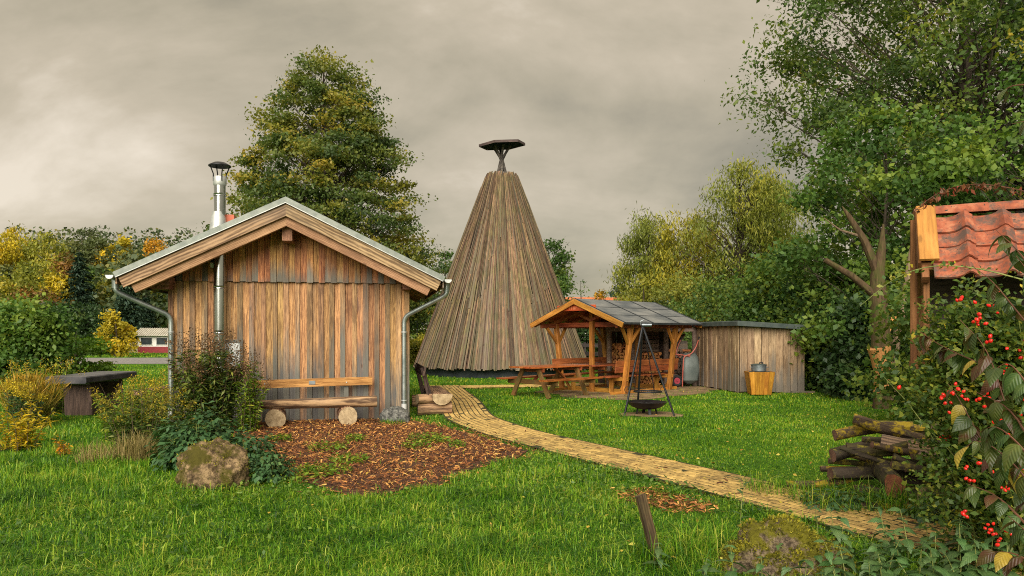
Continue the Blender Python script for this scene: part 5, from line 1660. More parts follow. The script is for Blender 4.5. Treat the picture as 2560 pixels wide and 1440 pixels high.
# dark fence behind the picnic seat
fe = empty('dark_fence', (3.4, 31.5, 0), R(3))
tag(fe, 'low dark board fence in front of the hedge behind the picnic seat', 'fence')
for k in range(2):
    board('rail', (-1.8, 0, 0.72 + 0.36 * k), (4.2, 0, 0.72 + 0.36 * k), 0.16, 0.03, (0, 0, 1), M['darkfence'], fe)
for k in range(5):
    board('fence_post', (-1.7 + 1.4 * k, 0.05, 0), (-1.7 + 1.4 * k, 0.05, 1.22), 0.1, 0.1, (1, 0, 0), M['darkfence'], fe)
board('board_panel', (-1.8, 0.03, 0.32), (4.2, 0.03, 0.32), 0.5, 0.02, (0, 0, 1), M['darkfence'], fe)

# ================================================================ VEGETATION
def leaf_quads(P, N, size, aspect, rng, fold=0.16, T=None):
    """one folded quad per leaf; P centres, N normals"""
    n = len(P)
    N = N / np.maximum(np.linalg.norm(N, axis=1, keepdims=True), 1e-6)
    if T is None:
        T = rng.normal(0, 1, (n, 3))
    T = T - N * (T * N).sum(1, keepdims=True)
    T /= np.maximum(np.linalg.norm(T, axis=1, keepdims=True), 1e-6)
    B = np.cross(N, T)
    s = np.broadcast_to(np.asarray(size, dtype=float), (n,))[:, None] / 2
    a = np.broadcast_to(np.asarray(aspect, dtype=float), (n,))[:, None]
    V = np.stack([P - T * s, P + B * s * a + N * s * fold - T * s * 0.12, P + T * s, P - B * s * a + N * s * fold - T * s * 0.12], 1).reshape(-1, 3)
    F = np.arange(4 * n, dtype=np.int32).reshape(n, 4)
    return V, F


def tree_data(seed, H, th, prof, ncl, per, leaf, rc=(0.5, 0.9), flat=0.62, aspect=0.62, tr=0.16, limb=0.045, inner=0.25, up=0.6,
              hang=0.0, tip=0.25, lean=(0.0, 0.0), nlimb=1.0, zpow=1.0, edge=0.0):
    """trunk and limbs (MB) plus leaves; prof(t) gives the crown radius at height share t of the crown"""
    rng = np.random.default_rng(seed); rd = random.Random(seed)
    C = []
    pm = max(prof(i / 20) for i in range(21))
    while len(C) < ncl:
        t = rng.random() ** zpow
        if rng.random() > (prof(t) / pm) ** 1.3 + 0.06: continue
        a = rng.uniform(0, 2 * np.pi)
        u = inner + (1 - inner) * rng.random() ** 0.55
        rad = prof(t) * u * (1 + edge * rng.uniform(-1, 1))
        C.append((rad * np.cos(a) + lean[0] * t, rad * np.sin(a) + lean[1] * t, th + t * (H - th), u, t))
    C = np.array(C)
    m = MB()
    top = H * 0.97
    ax = []
    for i in range(9):
        t = i / 8; z = t * top
        f = max(0.0, (z - th) / max(H - th, 0.1))
        ax.append(Vector((lean[0] * f + rd.uniform(-1, 1) * 0.03 * (i > 0), lean[1] * f + rd.uniform(-1, 1) * 0.03 * (i > 0), z)))
    m.tube(ax, [tr * (1.25 if i == 0 else (1 - i / 8) ** 0.9 + 0.06) for i in range(9)], 8, wob=0.06, seed=seed)
    for k, (x, y, z, u, t) in enumerate(C):
        if rd.random() > nlimb: continue
        r_ = math.hypot(x - lean[0] * t, y - lean[1] * t)
        z0 = max(th * 0.55, z - r_ * rd.uniform(0.55, 1.1) - 0.2)
        f = max(0.0, (z0 - th) / max(H - th, 0.1))
        p0 = Vector((lean[0] * f, lean[1] * f, z0)); p2 = Vector((x, y, z))
        p1 = p0.lerp(p2, 0.5) + Vector((rd.uniform(-1, 1), rd.uniform(-1, 1), rd.uniform(-0.2, 0.8))) * 0.12 * r_
        b = limb * (1.15 - 0.7 * z / H)
        m.tube([p0, p1, p2], [b, b * 0.6, b * 0.18], 4, caps=False)
        for q in range(2):
            e = p2 + Vector((rd.gauss(0, 1), rd.gauss(0, 1), rd.gauss(0, 0.6))) * rc[0] * 0.8
            m.tube([p1.lerp(p2, rd.uniform(0.3, 0.9)), e], [b * 0.3, b * 0.08], 3, caps=False)
    n = ncl * per
    ci = np.repeat(np.arange(ncl), per)
    R_ = rng.uniform(rc[0], rc[1], ncl)[ci]
    g_ = np.clip(rng.normal(0, 0.55, (n, 3)), -1.25, 1.25)
    # clumps are drawn out along the branch
    rad = np.stack([C[ci, 0], C[ci, 1], np.zeros(n)], 1)
    rad /= np.maximum(np.linalg.norm(rad, axis=1, keepdims=True), 1e-6)
    P = C[ci, :3] + g_ * R_[:, None] * np.array([1, 1, flat]) + rad * (np.abs(rng.normal(0, tip, n)) * R_)[:, None]
    P[:, 2] -= hang * np.abs(rng.normal(0, 1, n)) * R_
    P[:, 2] = np.maximum(P[:, 2], 0.06)
    Nn = rng.normal(0, 0.75, (n, 3)) + np.array([0, 0, up]) + rad * 0.35
    T = None
    if hang:
        T = np.stack([rng.normal(0, 0.35, n), rng.normal(0, 0.35, n), -np.ones(n)], 1)
    V, F = leaf_quads(P, Nn, leaf * rng.uniform(0.5, 1.45, n), aspect, rng, T=T)
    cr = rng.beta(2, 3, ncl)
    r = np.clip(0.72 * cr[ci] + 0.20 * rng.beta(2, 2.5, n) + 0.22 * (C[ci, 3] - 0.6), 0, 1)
    return m, V, F, np.repeat(r, 4)


def plant_tree(name, label, cat, loc, mat, bark='bark', scale=1.0, rz=0.0, group=None, data=None, meshes=None):
    root = empty(name, loc, rz)
    root.scale = (scale, scale, scale) if not isinstance(scale, tuple) else scale
    tag(root, label, cat, group)
    if meshes is None:
        m, V, F, r = data
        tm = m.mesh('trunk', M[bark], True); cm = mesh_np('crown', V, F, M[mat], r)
    else:
        tm, cm = meshes
    link(bpy.data.objects.new('trunk', tm), root); link(bpy.data.objects.new('crown', cm), root)
    return (tm, cm)


def bell(pts):
    xs_ = [p[0] for p in pts]; ys_ = [p[1] for p in pts]
    return lambda t: float(np.interp(t, xs_, ys_))


# --- the big linden behind the hut
p = at(815, 125, 30)
plant_tree('linden_tree', 'broad pointed tree turning yellow rising behind the hut roof', 'tree', (p.x, 30, 0), 'linden',
           data=tree_data(41, 13.0, 1.6, bell([(0, 3.4), (0.15, 4.35), (0.35, 3.75), (0.55, 3.1), (0.75, 2.15), (0.9, 1.1), (1, 0.2)]), 600, 185, 0.13, (0.34, 0.68), 0.42, 0.62, 0.26, 0.045, 0.34, 0.45, tip=0.5, edge=0.10, lean=(-0.1, 0)))

# --- the oak and its neighbours on the right
plant_tree('oak_tree', 'big spreading oak whose dark crown fills the upper right sky', 'tree', (14.9, 24.0, 0), 'oak',
           data=tree_data(52, 17.5, 2.6, bell([(0, 2.6), (0.2, 4.8), (0.45, 6.1), (0.62, 6.1), (0.85, 4.8), (1, 2.4)]), 340, 230, 0.165, (0.5, 0.9), 0.75, 0.5, 0.36, 0.085, 0.3, 0.45, tip=0.4, edge=0.14, lean=(-0.4, 0), nlimb=0.7))
plant_tree('oak_tree', 'second dark oak behind the tiled shelter at the right edge', 'tree', (17.2, 22.5, 0), 'oak',
           data=tree_data(57, 16.0, 2.2, bell([(0, 2.8), (0.3, 4.8), (0.6, 5.0), (1, 2.0)]), 170, 190, 0.17, (0.5, 0.9), 0.75, 0.5, 0.32, 0.09, 0.25, 0.45, edge=0.12))
plant_tree('maple_tree', 'fresh green maple growing under the oak behind the broken trunk', 'tree', (9.9, 19.6, 0), 'maple',
           data=tree_data(61, 7.4, 0.7, bell([(0, 2.0), (0.25, 2.5), (0.6, 2.3), (0.85, 1.5), (1, 0.5)]), 130, 190, 0.13, (0.36, 0.66), 0.7, 0.72, 0.10, 0.03, 0.25, 0.55, edge=0.22))
plant_tree('maple_tree', 'dense maple filling the gap behind the tiled shelter', 'tree', (12.4, 17.4, 0), 'maple',
           data=tree_data(63, 7.8, 0.6, bell([(0, 2.2), (0.3, 2.6), (0.7, 2.2), (1, 0.6)]), 130, 190, 0.13, (0.36, 0.66), 0.7, 0.72, 0.12, 0.03, 0.25, 0.55, edge=0.22))
# --- willows
p = at(1622, 535, 44)
plant_tree('willow_tree', 'feathery grey-green willow, leftmost of the willows behind the picnic shelter', 'tree', (p.x, 44, 0), 'willow',
           data=tree_data(71, 8.9, 0.8, bell([(0, 1.3), (0.3, 1.9), (0.6, 1.8), (0.85, 1.2), (1, 0.4)]), 110, 150, 0.26, (0.4, 0.8), 0.9, 0.24, 0.12, 0.04, 0.2, 0.3, hang=0.5, edge=0.2))
p = at(1718, 512, 42)
plant_tree('willow_tree', 'golden willow thicket between the grey-green and the tall open willow', 'tree', (p.x, 42, 0), 'willowgold',
           data=tree_data(73, 8.6, 0.4, bell([(0, 1.8), (0.3, 2.3), (0.65, 2.0), (1, 0.5)]), 150, 150, 0.26, (0.4, 0.85), 0.9, 0.24, 0.12, 0.04, 0.2, 0.3, hang=0.5, edge=0.2))
p = at(1850, 425, 40)
plant_tree('willow_tree', 'tall open willow with visible forked branches beside the oak', 'tree', (p.x, 40, 0), 'willow', 'bark',
           data=tree_data(77, 10.6, 3.6, bell([(0, 1.6), (0.3, 2.5), (0.6, 2.6), (0.85, 1.8), (1, 0.7)]), 105, 150, 0.25, (0.5, 0.9), 0.8, 0.24, 0.24, 0.10, 0.3, 0.3, hang=0.35, edge=0.16))
p = at(1938, 450, 43)
plant_tree('willow_tree', 'yellow-green willow crown partly hidden by the oak branches', 'tree', (p.x, 43, 0), 'willow',
           data=tree_data(79, 10.4, 2.5, bell([(0, 1.6), (0.4, 2.2), (0.8, 1.6), (1, 0.6)]), 90, 150, 0.25, (0.5, 0.9), 0.8, 0.24, 0.2, 0.07, 0.25, 0.3, hang=0.35, edge=0.16))

# --- shrubs: (px, top py, distance, half width m, material, leaf, label)
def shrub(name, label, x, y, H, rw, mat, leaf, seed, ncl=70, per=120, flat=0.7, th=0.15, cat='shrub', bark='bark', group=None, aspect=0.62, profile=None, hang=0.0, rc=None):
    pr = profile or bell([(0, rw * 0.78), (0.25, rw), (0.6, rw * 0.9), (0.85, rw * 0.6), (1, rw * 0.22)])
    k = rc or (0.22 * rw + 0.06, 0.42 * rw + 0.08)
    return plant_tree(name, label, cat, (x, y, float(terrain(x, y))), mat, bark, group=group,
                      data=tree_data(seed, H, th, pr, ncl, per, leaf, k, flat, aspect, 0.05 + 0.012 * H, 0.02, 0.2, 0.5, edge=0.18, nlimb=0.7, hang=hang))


def px_shrub(name, label, px, py, d, rw, mat, leaf, seed, **kw):
    kw['ncl'] = int(kw.get('ncl', 70) * 0.86)
    x = (px - 1280) / FPX * d
    H = EYE + (HZ - py) / FPX * d - float(terrain(x, d))
    return shrub(name, label, x, d, H, rw, mat, leaf, seed, **kw)


px_shrub('yellow_shrub', 'yellow-green bushes in front of the golden willow', 1610, 690, 37, 1.7, 'yellowgreen', 0.16, 101, ncl=80)
px_shrub('yellow_shrub', 'olive bush between the golden willow and the shed roof', 1720, 690, 35, 1.9, 'willow', 0.14, 102, ncl=90)
px_shrub('orange_bush', 'small orange-tinted bush beside the distant orange roof', 1512, 718, 46, 0.9, 'amber', 0.15, 103, ncl=40)
px_shrub('round_shrub', 'round deep green bush right behind the felt roof and shed', 1800, 700, 27.5, 1.7, 'shrub', 0.12, 104, ncl=110, per=130)
px_shrub('leafy_shrub', 'rust-speckled bush above the shed roof', 1900, 660, 26, 1.8, 'shrub', 0.13, 105, ncl=110, per=130)
px_shrub('leafy_shrub', 'broad green bush behind the right end of the shed', 2010, 600, 24.5, 1.9, 'maple', 0.15, 106, ncl=120, per=130)
px_shrub('leafy_shrub', 'yellowing bush below the open willow', 1960, 640, 31, 1.8, 'yellowgreen', 0.14, 107, ncl=80)
px_shrub('elder_shrub', 'dark elder bush reaching the ground right of the shed', 2108, 760, 20.6, 0.95, 'darkshrub', 0.13, 108, ncl=110, per=120, th=0.0)
px_shrub('elder_shrub', 'dark leafy bush between the shed and the broken trunk', 2165, 740, 18.2, 0.85, 'darkshrub', 0.13, 109, ncl=110, per=120, th=0.0)
px_shrub('leafy_shrub', 'pale leaved bush rising left of the broken trunk', 2110, 640, 20.8, 1.3, 'maple', 0.14, 110, ncl=100, per=120)
px_shrub('elder_shrub', 'shadowy bush behind the log pile', 2300, 720, 17.4, 1.25, 'darkshrub', 0.11, 111, ncl=110, per=130, th=0.0)
px_shrub('leafy_shrub', 'green bush behind the posts of the tiled shelter', 2430, 640, 12.0, 1.2, 'shrub', 0.10, 112, ncl=120, per=130, th=0.0)
px_shrub('leafy_shrub', 'bush closing the view at the right edge behind the roses', 2560, 620, 10.5, 1.2, 'shrub', 0.10, 113, ncl=110, per=130, th=0.0)
px_shrub('hedge_bush', 'dark hedge bush behind the fence, nearest the cone hut', 1478, 790, 33, 1.1, 'darkshrub', 0.13, 114, ncl=80, per=120, th=0.0)
px_shrub('hedge_bush', 'dark hedge bush behind the middle of the low fence', 1545, 780, 33, 1.2, 'darkshrub', 0.13, 115, ncl=80, per=120, th=0.0)
px_shrub('hedge_bush', 'dark hedge bush behind the felt roof of the picnic seat', 1640, 770, 32, 1.4, 'darkshrub', 0.13, 116, ncl=80, per=120, th=0.0)
px_shrub('dark_tree', 'dark round tree beside the right slope of the cone hut', 1372, 605, 46, 1.5, 'shrub', 0.19, 117, ncl=90, per=120)
px_shrub('dark_tree', 'lower dark tree just below it at the cone hut edge', 1400, 690, 43, 0.9, 'shrub', 0.17, 118, ncl=50, per=110)
px_shrub('thin_sapling', 'thin bare sapling against the sky between cone hut and willow', 1452, 698, 45, 0.5, 'shrub', 0.14, 119, ncl=26, per=18)
px_shrub('dark_spruce_top', 'dark spruce tip just over the orange bush', 1548, 695, 70, 1.0, 'spruce', 0.3, 120, ncl=30, per=60)
px_shrub('roadside_tree', 'loose green tree between the linden and the cone hut', 1112, 610, 48, 1.2, 'shrub', 0.17, 121, ncl=60, per=90)
px_shrub('roadside_shrub', 'green bush behind the lamp post', 1070, 735, 50, 1.5, 'shrub', 0.18, 122, ncl=70, per=110, th=0.0)
px_shrub('roadside_shrub', 'pale yellow-green shrub at the foot of the lamp post', 1062, 835, 43, 0.7, 'yellowgreen', 0.13, 123, ncl=50, per=90, th=0.0)
px_shrub('roadside_shrub', 'orange-leaved shrub hugging the hut corner', 1030, 850, 38, 0.5, 'yellowgreen', 0.12, 124, ncl=40, per=90, th=0.0)

# left side, in front of the hill
px_shrub('round_bush', 'large round green bush at the left edge beyond the slab table', 62, 752, 21.5, 1.12, 'maple', 0.13, 131, ncl=150, per=130, th=0.1)
px_shrub('sapling', 'sparse yellow-green sapling beyond the slab table', 190, 822, 24, 0.9, 'weed', 0.11, 132, ncl=44, per=80, cat='sapling', flat=0.25)
px_shrub('yellow_maple', 'bright yellow maple bush at the road edge', 290, 785, 50, 0.95, 'yellow', 0.2, 133, ncl=55, per=70, cat='tree')
px_shrub('green_tree', 'deep green bushy tree left of the yellow maple', 200, 765, 54, 2.0, 'darkshrub', 0.22, 134, ncl=110, per=110, th=0.0, cat='tree')
px_shrub('green_tree', 'dark bush beside the garden house', 318, 800, 61, 1.2, 'darkshrub', 0.2, 135, ncl=70, per=100, th=0.0, cat='tree')
px_shrub('rusty_tree', 'rusty brown tree above the round bush', 92, 725, 60, 2.2, 'rust', 0.25, 136, ncl=90, per=100, cat='tree')
px_shrub('green_tree', 'olive tree behind the round bush and rusty tree', 30, 690, 66, 2.4, 'yellowgreen', 0.28, 137, ncl=90, per=100, cat='tree')
px_shrub('green_tree', 'mid green tree at the foot of the slope above the sapling', 130, 770, 57, 1.7, 'shrub', 0.22, 138, ncl=90, per=100, th=0.0, cat='tree')


def spruce_data(seed, H, rw, n=8000):
    rng = np.random.default_rng(seed)
    m = MB(); m.tube([(0, 0, 0), (0, 0, H * 0.5), (0, 0, H * 0.98)], [0.16, 0.09, 0.015], 7)
    tiers = int(H / 0.38)
    t = rng.integers(0, tiers, n) / tiers
    a = rng.integers(0, 14, n) / 14 * 2 * np.pi + t * 37 + rng.normal(0, 0.10, n)
    u = rng.random(n) ** 0.65
    rad = rw * (1 - t) ** 0.85 * u * (0.86 + 0.25 * np.sin(t * 91 + a * 3))
    z = 0.3 + t * (H - 0.4) - 0.28 * rad - 0.12 * np.abs(rng.normal(0, 1, n)) * (rad > 0.3)
    P = np.stack([rad * np.cos(a), rad * np.sin(a), np.maximum(z, 0.05)], 1)
    T = np.stack([np.cos(a) * 0.8 + rng.normal(0, .3, n), np.sin(a) * 0.8 + rng.normal(0, .3, n), -0.7 + rng.normal(0, .25, n)], 1)
    N = rng.normal(0, 0.5, (n, 3)) + np.array([0, 0, 1.0])
    V, F = leaf_quads(P, N, 0.42 * rng.uniform(0.6, 1.25, n), 0.33, rng, T=T)
    return m, V, F, np.repeat(np.clip(rng.beta(2, 2.5, n), 0, 1), 4)


for (px, py, d, rw, sd, lab) in ((198, 622, 72, 3.6, 1, 'dark blue-green spruce standing on the wooded slope'), (318, 690, 61, 3.0, 2, 'dark drooping spruce right behind the garden house'), (365, 735, 64, 1.9, 3, 'dark spruce half hidden by the hut eave')):
    x = (px - 1280) / FPX * d; zb = float(terrain(x, d))
    plant_tree('spruce_tree', lab, 'tree', (x, d, zb), 'spruce', data=spruce_data(200 + sd, EYE + (HZ - py) / FPX * d - zb, rw))

# trees of the slope
HILL = [  # px, top py, d, crown half-width, material, kind, label
    (12, 588, 84, 2.6, 'yellow', 'birch', 'yellow birch on the slope at the left edge'),
    (48, 560, 90, 2.8, 'yellow', 'birch', 'tallest yellow birch on the slope'),
    (98, 580, 87, 2.6, 'yellowgreen', 'birch', 'yellow-green birch with pale stem next to the tallest birch'),
    (128, 610, 82, 2.2, 'yellowgreen', 'birch', 'slender olive birch at the end of the birch group'),
    (205, 572, 96, 3.1, 'greygreen', 'leaf', 'tall grey-green tree in the middle of the wooded slope'),
    (240, 595, 92, 2.4, 'greygreen', 'leaf', 'olive crown leaning on the tall grey-green tree'),
    (290, 585, 94, 2.6, 'yellow', 'leaf', 'open yellow tree near the crest of the slope'),
    (386, 600, 104, 1.4, 'amber', 'leaf', 'small vivid orange-yellow tree on the crest beside the roof verge'),
    (160, 640, 80, 2.0, 'rust', 'leaf', 'brownish tree between birches and spruce'),
    (148, 668, 72, 1.2, 'yellow', 'leaf', 'small bright yellow crown above the rusty tree'),
    (255, 660, 80, 2.2, 'shrub', 'leaf', 'dark green crown beside the slope spruce'),
    (285, 680, 76, 1.8, 'yellowgreen', 'leaf', 'olive crown over the drooping spruce'),
    (30, 655, 76, 2.4, 'greygreen', 'leaf', 'muted green crown below the birches at the left edge'),
    (95, 660, 75, 2.2, 'yellowgreen', 'leaf', 'olive crown below the tallest birch'),
    (330, 640, 88, 2.0, 'greygreen', 'leaf', 'grey-green crown under the roof verge line'),
    (395, 690, 80, 1.9, 'yellowgreen', 'leaf', 'light green crown seen through under the hut eave'),
    (-45, 600, 86, 3.0, 'yellowgreen', 'leaf', 'yellow-green crown cut by the left frame edge'),
]
for i, (px, py, d, rw, mt, kd, lab) in enumerate(HILL):
    x = (px - 1280) / FPX * d; zb = float(terrain(x, d)) - 0.2
    H = EYE + (HZ - py) / FPX * d - zb
    if kd == 'birch':
        dat = tree_data(300 + i, H, H * 0.28, bell([(0, rw * 0.6), (0.35, rw), (0.7, rw * 0.85), (1, rw * 0.25)]), 75, 85, 0.30, (0.5, 1.0), 0.75, 0.55, 0.12, 0.035, 0.2, 0.4, hang=0.25, edge=0.22)
        plant_tree('birch_tree', lab, 'tree', (x, d, zb), mt, 'birch', data=dat)
    else:
        dat = tree_data(300 + i, H, H * 0.12, bell([(0, rw * 0.75), (0.35, rw), (0.7, rw * 0.8), (1, rw * 0.3)]), 80, 85, 0.32, (0.5, 1.0), 0.65, 0.6, 0.15, 0.04, 0.2, 0.5, edge=0.2)
        plant_tree('hillside_tree', lab, 'tree', (x, d, zb), mt, data=dat)

# far wood along the crest: one mass
rng = np.random.default_rng(77)
Vs, Fs, Rs = [], [], []
base = 0
for k in range(176):
    x = rng.uniform(-115, 60); y = rng.uniform(108, 170)
    if x > -30: y = rng.uniform(95, 150)
    if k >= 150: x = rng.uniform(-42, -12); y = rng.uniform(72, 104)
    z = float(terrain(x, y)); H = rng.uniform(7, 10.5) if x < -30 else rng.uniform(4, 6.5)
    n = 420
    u = rng.normal(0, 0.5, (n, 3)); u /= np.maximum(1, np.linalg.norm(u, axis=1, keepdims=True))
    P = np.array([x, y, z + H * 0.56]) + u * np.array([2.7, 2.7, H * 0.45])
    V, F = leaf_quads(P, rng.normal(0, 0.7, (n, 3)) + np.array([0, -0.2, 0.6]), 0.62 * rng.uniform(0.6, 1.3, n), 0.65, rng)
    Vs.append(V); Fs.append(F + base); base += len(V)
    Rs.append(np.repeat(np.clip(rng.beta(2, 2, n) * 0.6 + rng.random() * 0.4, 0, 1), 4))
o = link(bpy.data.objects.new('forest', mesh_np('forest', np.concatenate(Vs), np.concatenate(Fs), M['farwood'], np.concatenate(Rs))))
tag(o, 'dark mixed wood along the crest of the hill', 'forest', kind='stuff')

# --- broken trunk on the right
bt = empty('broken_tree', (7.75, 15.7, 0))
tag(bt, 'dead broken tree trunk with stumpy limbs and a stripped orange patch', 'dead tree')
def limbpart(name, pts, rad, mat, seed, n=10):
    c = MB(); c.tube(pts, rad, n, wob=0.10, seed=seed); return c.build(name, M[mat], bt, True)
def tb(px, py): 
    v = at(px, py, 15.7); return Vector((v.x - 7.75, 0, v.z))
limbpart('trunk', [tb(2205, 1030), tb(2205, 985), tb(2205, 930), tb(2203, 860), tb(2200, 800), tb(2195, 740), tb(2193, 690), tb(2205, 620), tb(2208, 560)], [0.19, 0.16, 0.16, 0.19, 0.18, 0.16, 0.14, 0.08, 0.02], 'barkbrown', 1, 14)
c = MB(); c.tube([tb(2204, 982) + Vector((0, -0.03, 0)), tb(2205, 935) + Vector((0, -0.04, 0)), tb(2201, 890) + Vector((-0.02, -0.05, 0)), tb(2196, 868) + Vector((-0.03, -0.06, 0))], [0.172, 0.175, 0.20, 0.235], 14, wob=0.05, seed=5); c.build('stripped_patch', M['strip'], bt, True)
limbpart('limb', [tb(2195, 745), tb(2130, 690), tb(2062, 650)], [0.09, 0.07, 0.055], 'barkbrown', 2)
limbpart('limb', [tb(2193, 680), tb(2160, 600), tb(2122, 540), tb(2105, 515)], [0.10, 0.075, 0.05, 0.01], 'barkbrown', 3)
limbpart('limb', [tb(2228, 1000), tb(2240, 850), tb(2262, 740), tb(2278, 640), tb(2292, 562)], [0.09, 0.085, 0.075, 0.06, 0.02], 'barkpale', 4)
limbpart('splinter', [tb(2212, 830), tb(2230, 800), tb(2245, 790)], [0.10, 0.07, 0.01], 'strip', 6)
limbpart('branch', [tb(2150, 590), tb(2100, 575), tb(2060, 545)], [0.03, 0.022, 0.008], 'barkpale', 7, 6)

# ================================================================ FLOWER AND HERB CLUMPS (left foreground)
def stems_plant(name, label, cat, loc, stems, seed):
    """stems: list of (dx, dy, height, lean x, lean y); returns root and the curved stem lines"""
    root = empty(name, loc); tag(root, label, cat)
    rd = random.Random(seed); m = MB(); lines = []
    for (dx, dy, h, lx_, ly_) in stems:
        pts = [Vector((dx + lx_ * t ** 1.7, dy + ly_ * t ** 1.7, h * (t - 0.12 * t ** 3 * (abs(lx_) + abs(ly_))))) for t in [i / 6 for i in range(7)]]
        m.tube(pts, [0.006 * (1 - 0.7 * i / 6) for i in range(7)], 4, caps=False)
        lines.append(pts)
    return root, m, lines


def along(lines, per, t0, t1, rng, jitter):
    out = []; tang = []
    for L in lines:
        for _ in range(per):
            t = rng.uniform(t0, t1) * 5.999
            i = int(t); f = t - i
            p = L[i].lerp(L[i + 1], f)
            out.append((p.x, p.y, p.z)); d = (L[i + 1] - L[i]).normalized(); tang.append((d.x, d.y, d.z))
    P = np.array(out); T = np.array(tang)
    return P + rng.normal(0, jitter, P.shape), T


def flower_clump(name, label, loc, n, spread, hmin, hmax, lean, seed, leafmat='perennial', headmat='goldflower', leaf=0.07, perleaf=46, headper=60, headsize=0.022, t_head=0.82, cat='plant', head_share=1.0, droop=0.0):
    rd = random.Random(seed); rng = np.random.default_rng(seed)
    st_ = []
    for _ in range(n):
        a = rd.uniform(0, 6.28); r_ = spread * math.sqrt(rd.random())
        dx, dy = r_ * math.cos(a), r_ * math.sin(a)
        st_.append((dx, dy, rd.uniform(hmin, hmax), dx * lean + rd.gauss(0, 0.06), dy * lean + rd.gauss(0, 0.06)))
    root, m, lines = stems_plant(name, label, cat, loc, st_, seed)
    m.build('stem', M['twig'], root)
    P, T = along(lines, perleaf, 0.04, t_head, rng, 0.012)
    out = rng.normal(0, 1, P.shape); out[:, 2] = np.abs(out[:, 2]) * 0.25 - 0.25
    out /= np.linalg.norm(out, axis=1, keepdims=True)
    sz = leaf * rng.uniform(0.6, 1.3, len(P))
    V, F = leaf_quads(P + out * sz[:, None] * 0.5, rng.normal(0, 0.4, P.shape) + np.array([0, 0, 1]), sz, 0.26, rng, T=out)
    tag(link(bpy.data.objects.new('foliage', mesh_np('foliage', V, F, M[leafmat], np.repeat(rng.beta(2, 2, len(P)), 4))), root), kind='stuff')
    hl = [L for L in lines if rd.random() < head_share]
    if hl and headper:
        P, T = along(hl, headper, t_head, 1.0, rng, 0.0)
        k = rng.normal(0, 1, P.shape) * np.array([1, 1, 0.5])
        zt = P[:, 2]
        P = P + k * 0.030 * (1 + 0.4 * rng.random((len(P), 1))); P[:, 2] -= droop * np.abs(k[:, 0]) * 0.04
        V, F = leaf_quads(P, rng.normal(0, 1, P.shape), headsize * rng.uniform(0.5, 1.4, len(P)), 0.7, rng)
        tag(link(bpy.data.objects.new('flower_head', mesh_np('flower_head', V, F, M[headmat], np.repeat(rng.random(len(P)), 4))), root), kind='stuff')
    return root


flower_clump('seeding_perennial', 'tall perennial with brown seed heads in front of the flue', (-4.85, 11.75, 0), 58, 0.34, 1.0, 1.72, 0.7, 1, headmat='seedhead', headsize=0.03, headper=70, perleaf=150, leaf=0.105, t_head=0.80)
flower_clump('seeding_perennial', 'brown-tipped perennial at the left end of the log bench', (-4.28, 11.9, 0), 24, 0.16, 0.8, 1.5, 0.9, 2, leafmat='weed', headmat='seedhead', headsize=0.022, headper=50, perleaf=110, leaf=0.08, t_head=0.85)
flower_clump('goldenrod', 'goldenrod with yellow heads left of the seeding perennial', (-5.55, 11.6, 0), 30, 0.34, 0.55, 1.12, 0.7, 3, perleaf=60, leaf=0.085, headper=90, head_share=0.75)
flower_clump('goldenrod', 'drooping olive goldenrod leaning over the dry grass', (-5.0, 9.95, 0), 34, 0.32, 0.42, 0.95, 1.0, 4, headmat='oliveflower', perleaf=60, leaf=0.095, headper=110, droop=0.6)
flower_clump('goldenrod', 'fresh leafy goldenrod between the slab table and the hut', (-5.75, 11.0, 0), 30, 0.30, 0.45, 0.95, 0.9, 5, leafmat='weed', headmat='goldflower', perleaf=60, leaf=0.11, headper=60, head_share=0.5)
flower_clump('goldenrod', 'bright yellow goldenrod at the left edge by the slab bench', (-8.15, 12.35, 0), 16, 0.22, 0.55, 0.86, 0.5, 6, leafmat='mint', headper=120, perleaf=70, leaf=0.075)
flower_clump('amber_plant', 'yellow and orange leaved plant at the left edge', (-6.75, 10.05, 0), 24, 0.26, 0.25, 0.68, 0.8, 7, leafmat='yellow', headper=0, perleaf=44, leaf=0.10, t_head=1.0)
flower_clump('amber_plant', 'orange seedling in the grass beside the amber plant', (-5.85, 9.65, 0), 7, 0.06, 0.14, 0.28, 0.8, 8, leafmat='amber', headper=0, perleaf=26, leaf=0.06, t_head=1.0)
flower_clump('yellow_herb', 'yellow-green herb thicket behind the broom at the left edge', (-9.4, 14.6, 0), 50, 0.55, 0.6, 1.15, 0.4, 9, leafmat='weed', headmat='goldflower', perleaf=60, leaf=0.10, headper=30)

# broom-like shrub
rng = np.random.default_rng(31)
root = empty('broom_shrub', (-8.55, 13.15, 0)); tag(root, 'orange-yellow broom shrub beside the dark slab bench', 'shrub')
n = 2600
a = rng.uniform(0, 2 * np.pi, n); u = rng.random(n) ** 0.6 * 0.58; h = rng.uniform(0.15, 1.0, n) * 0.9
P = np.stack([u * np.cos(a) * (0.35 + h * 0.85), u * np.sin(a) * (0.35 + h * 0.85), h * (1 - 0.28 * (u / 0.58) ** 2)], 1)
T = np.stack([np.cos(a) * u * 1.1 + rng.normal(0, 0.12, n), np.sin(a) * u * 1.1 + rng.normal(0, 0.12, n), np.ones(n)], 1)
V, F = leaf_quads(P, rng.normal(0, 1, (n, 3)), 0.20 * rng.uniform(0.6, 1.3, n), 0.07, rng, T=T)
tag(link(bpy.data.objects.new('foliage', mesh_np('foliage', V, F, M['broom'], np.repeat(np.clip(h * 0.8 + rng.normal(0, 0.15, n), 0, 1), 4))), root), kind='stuff')
m = MB()
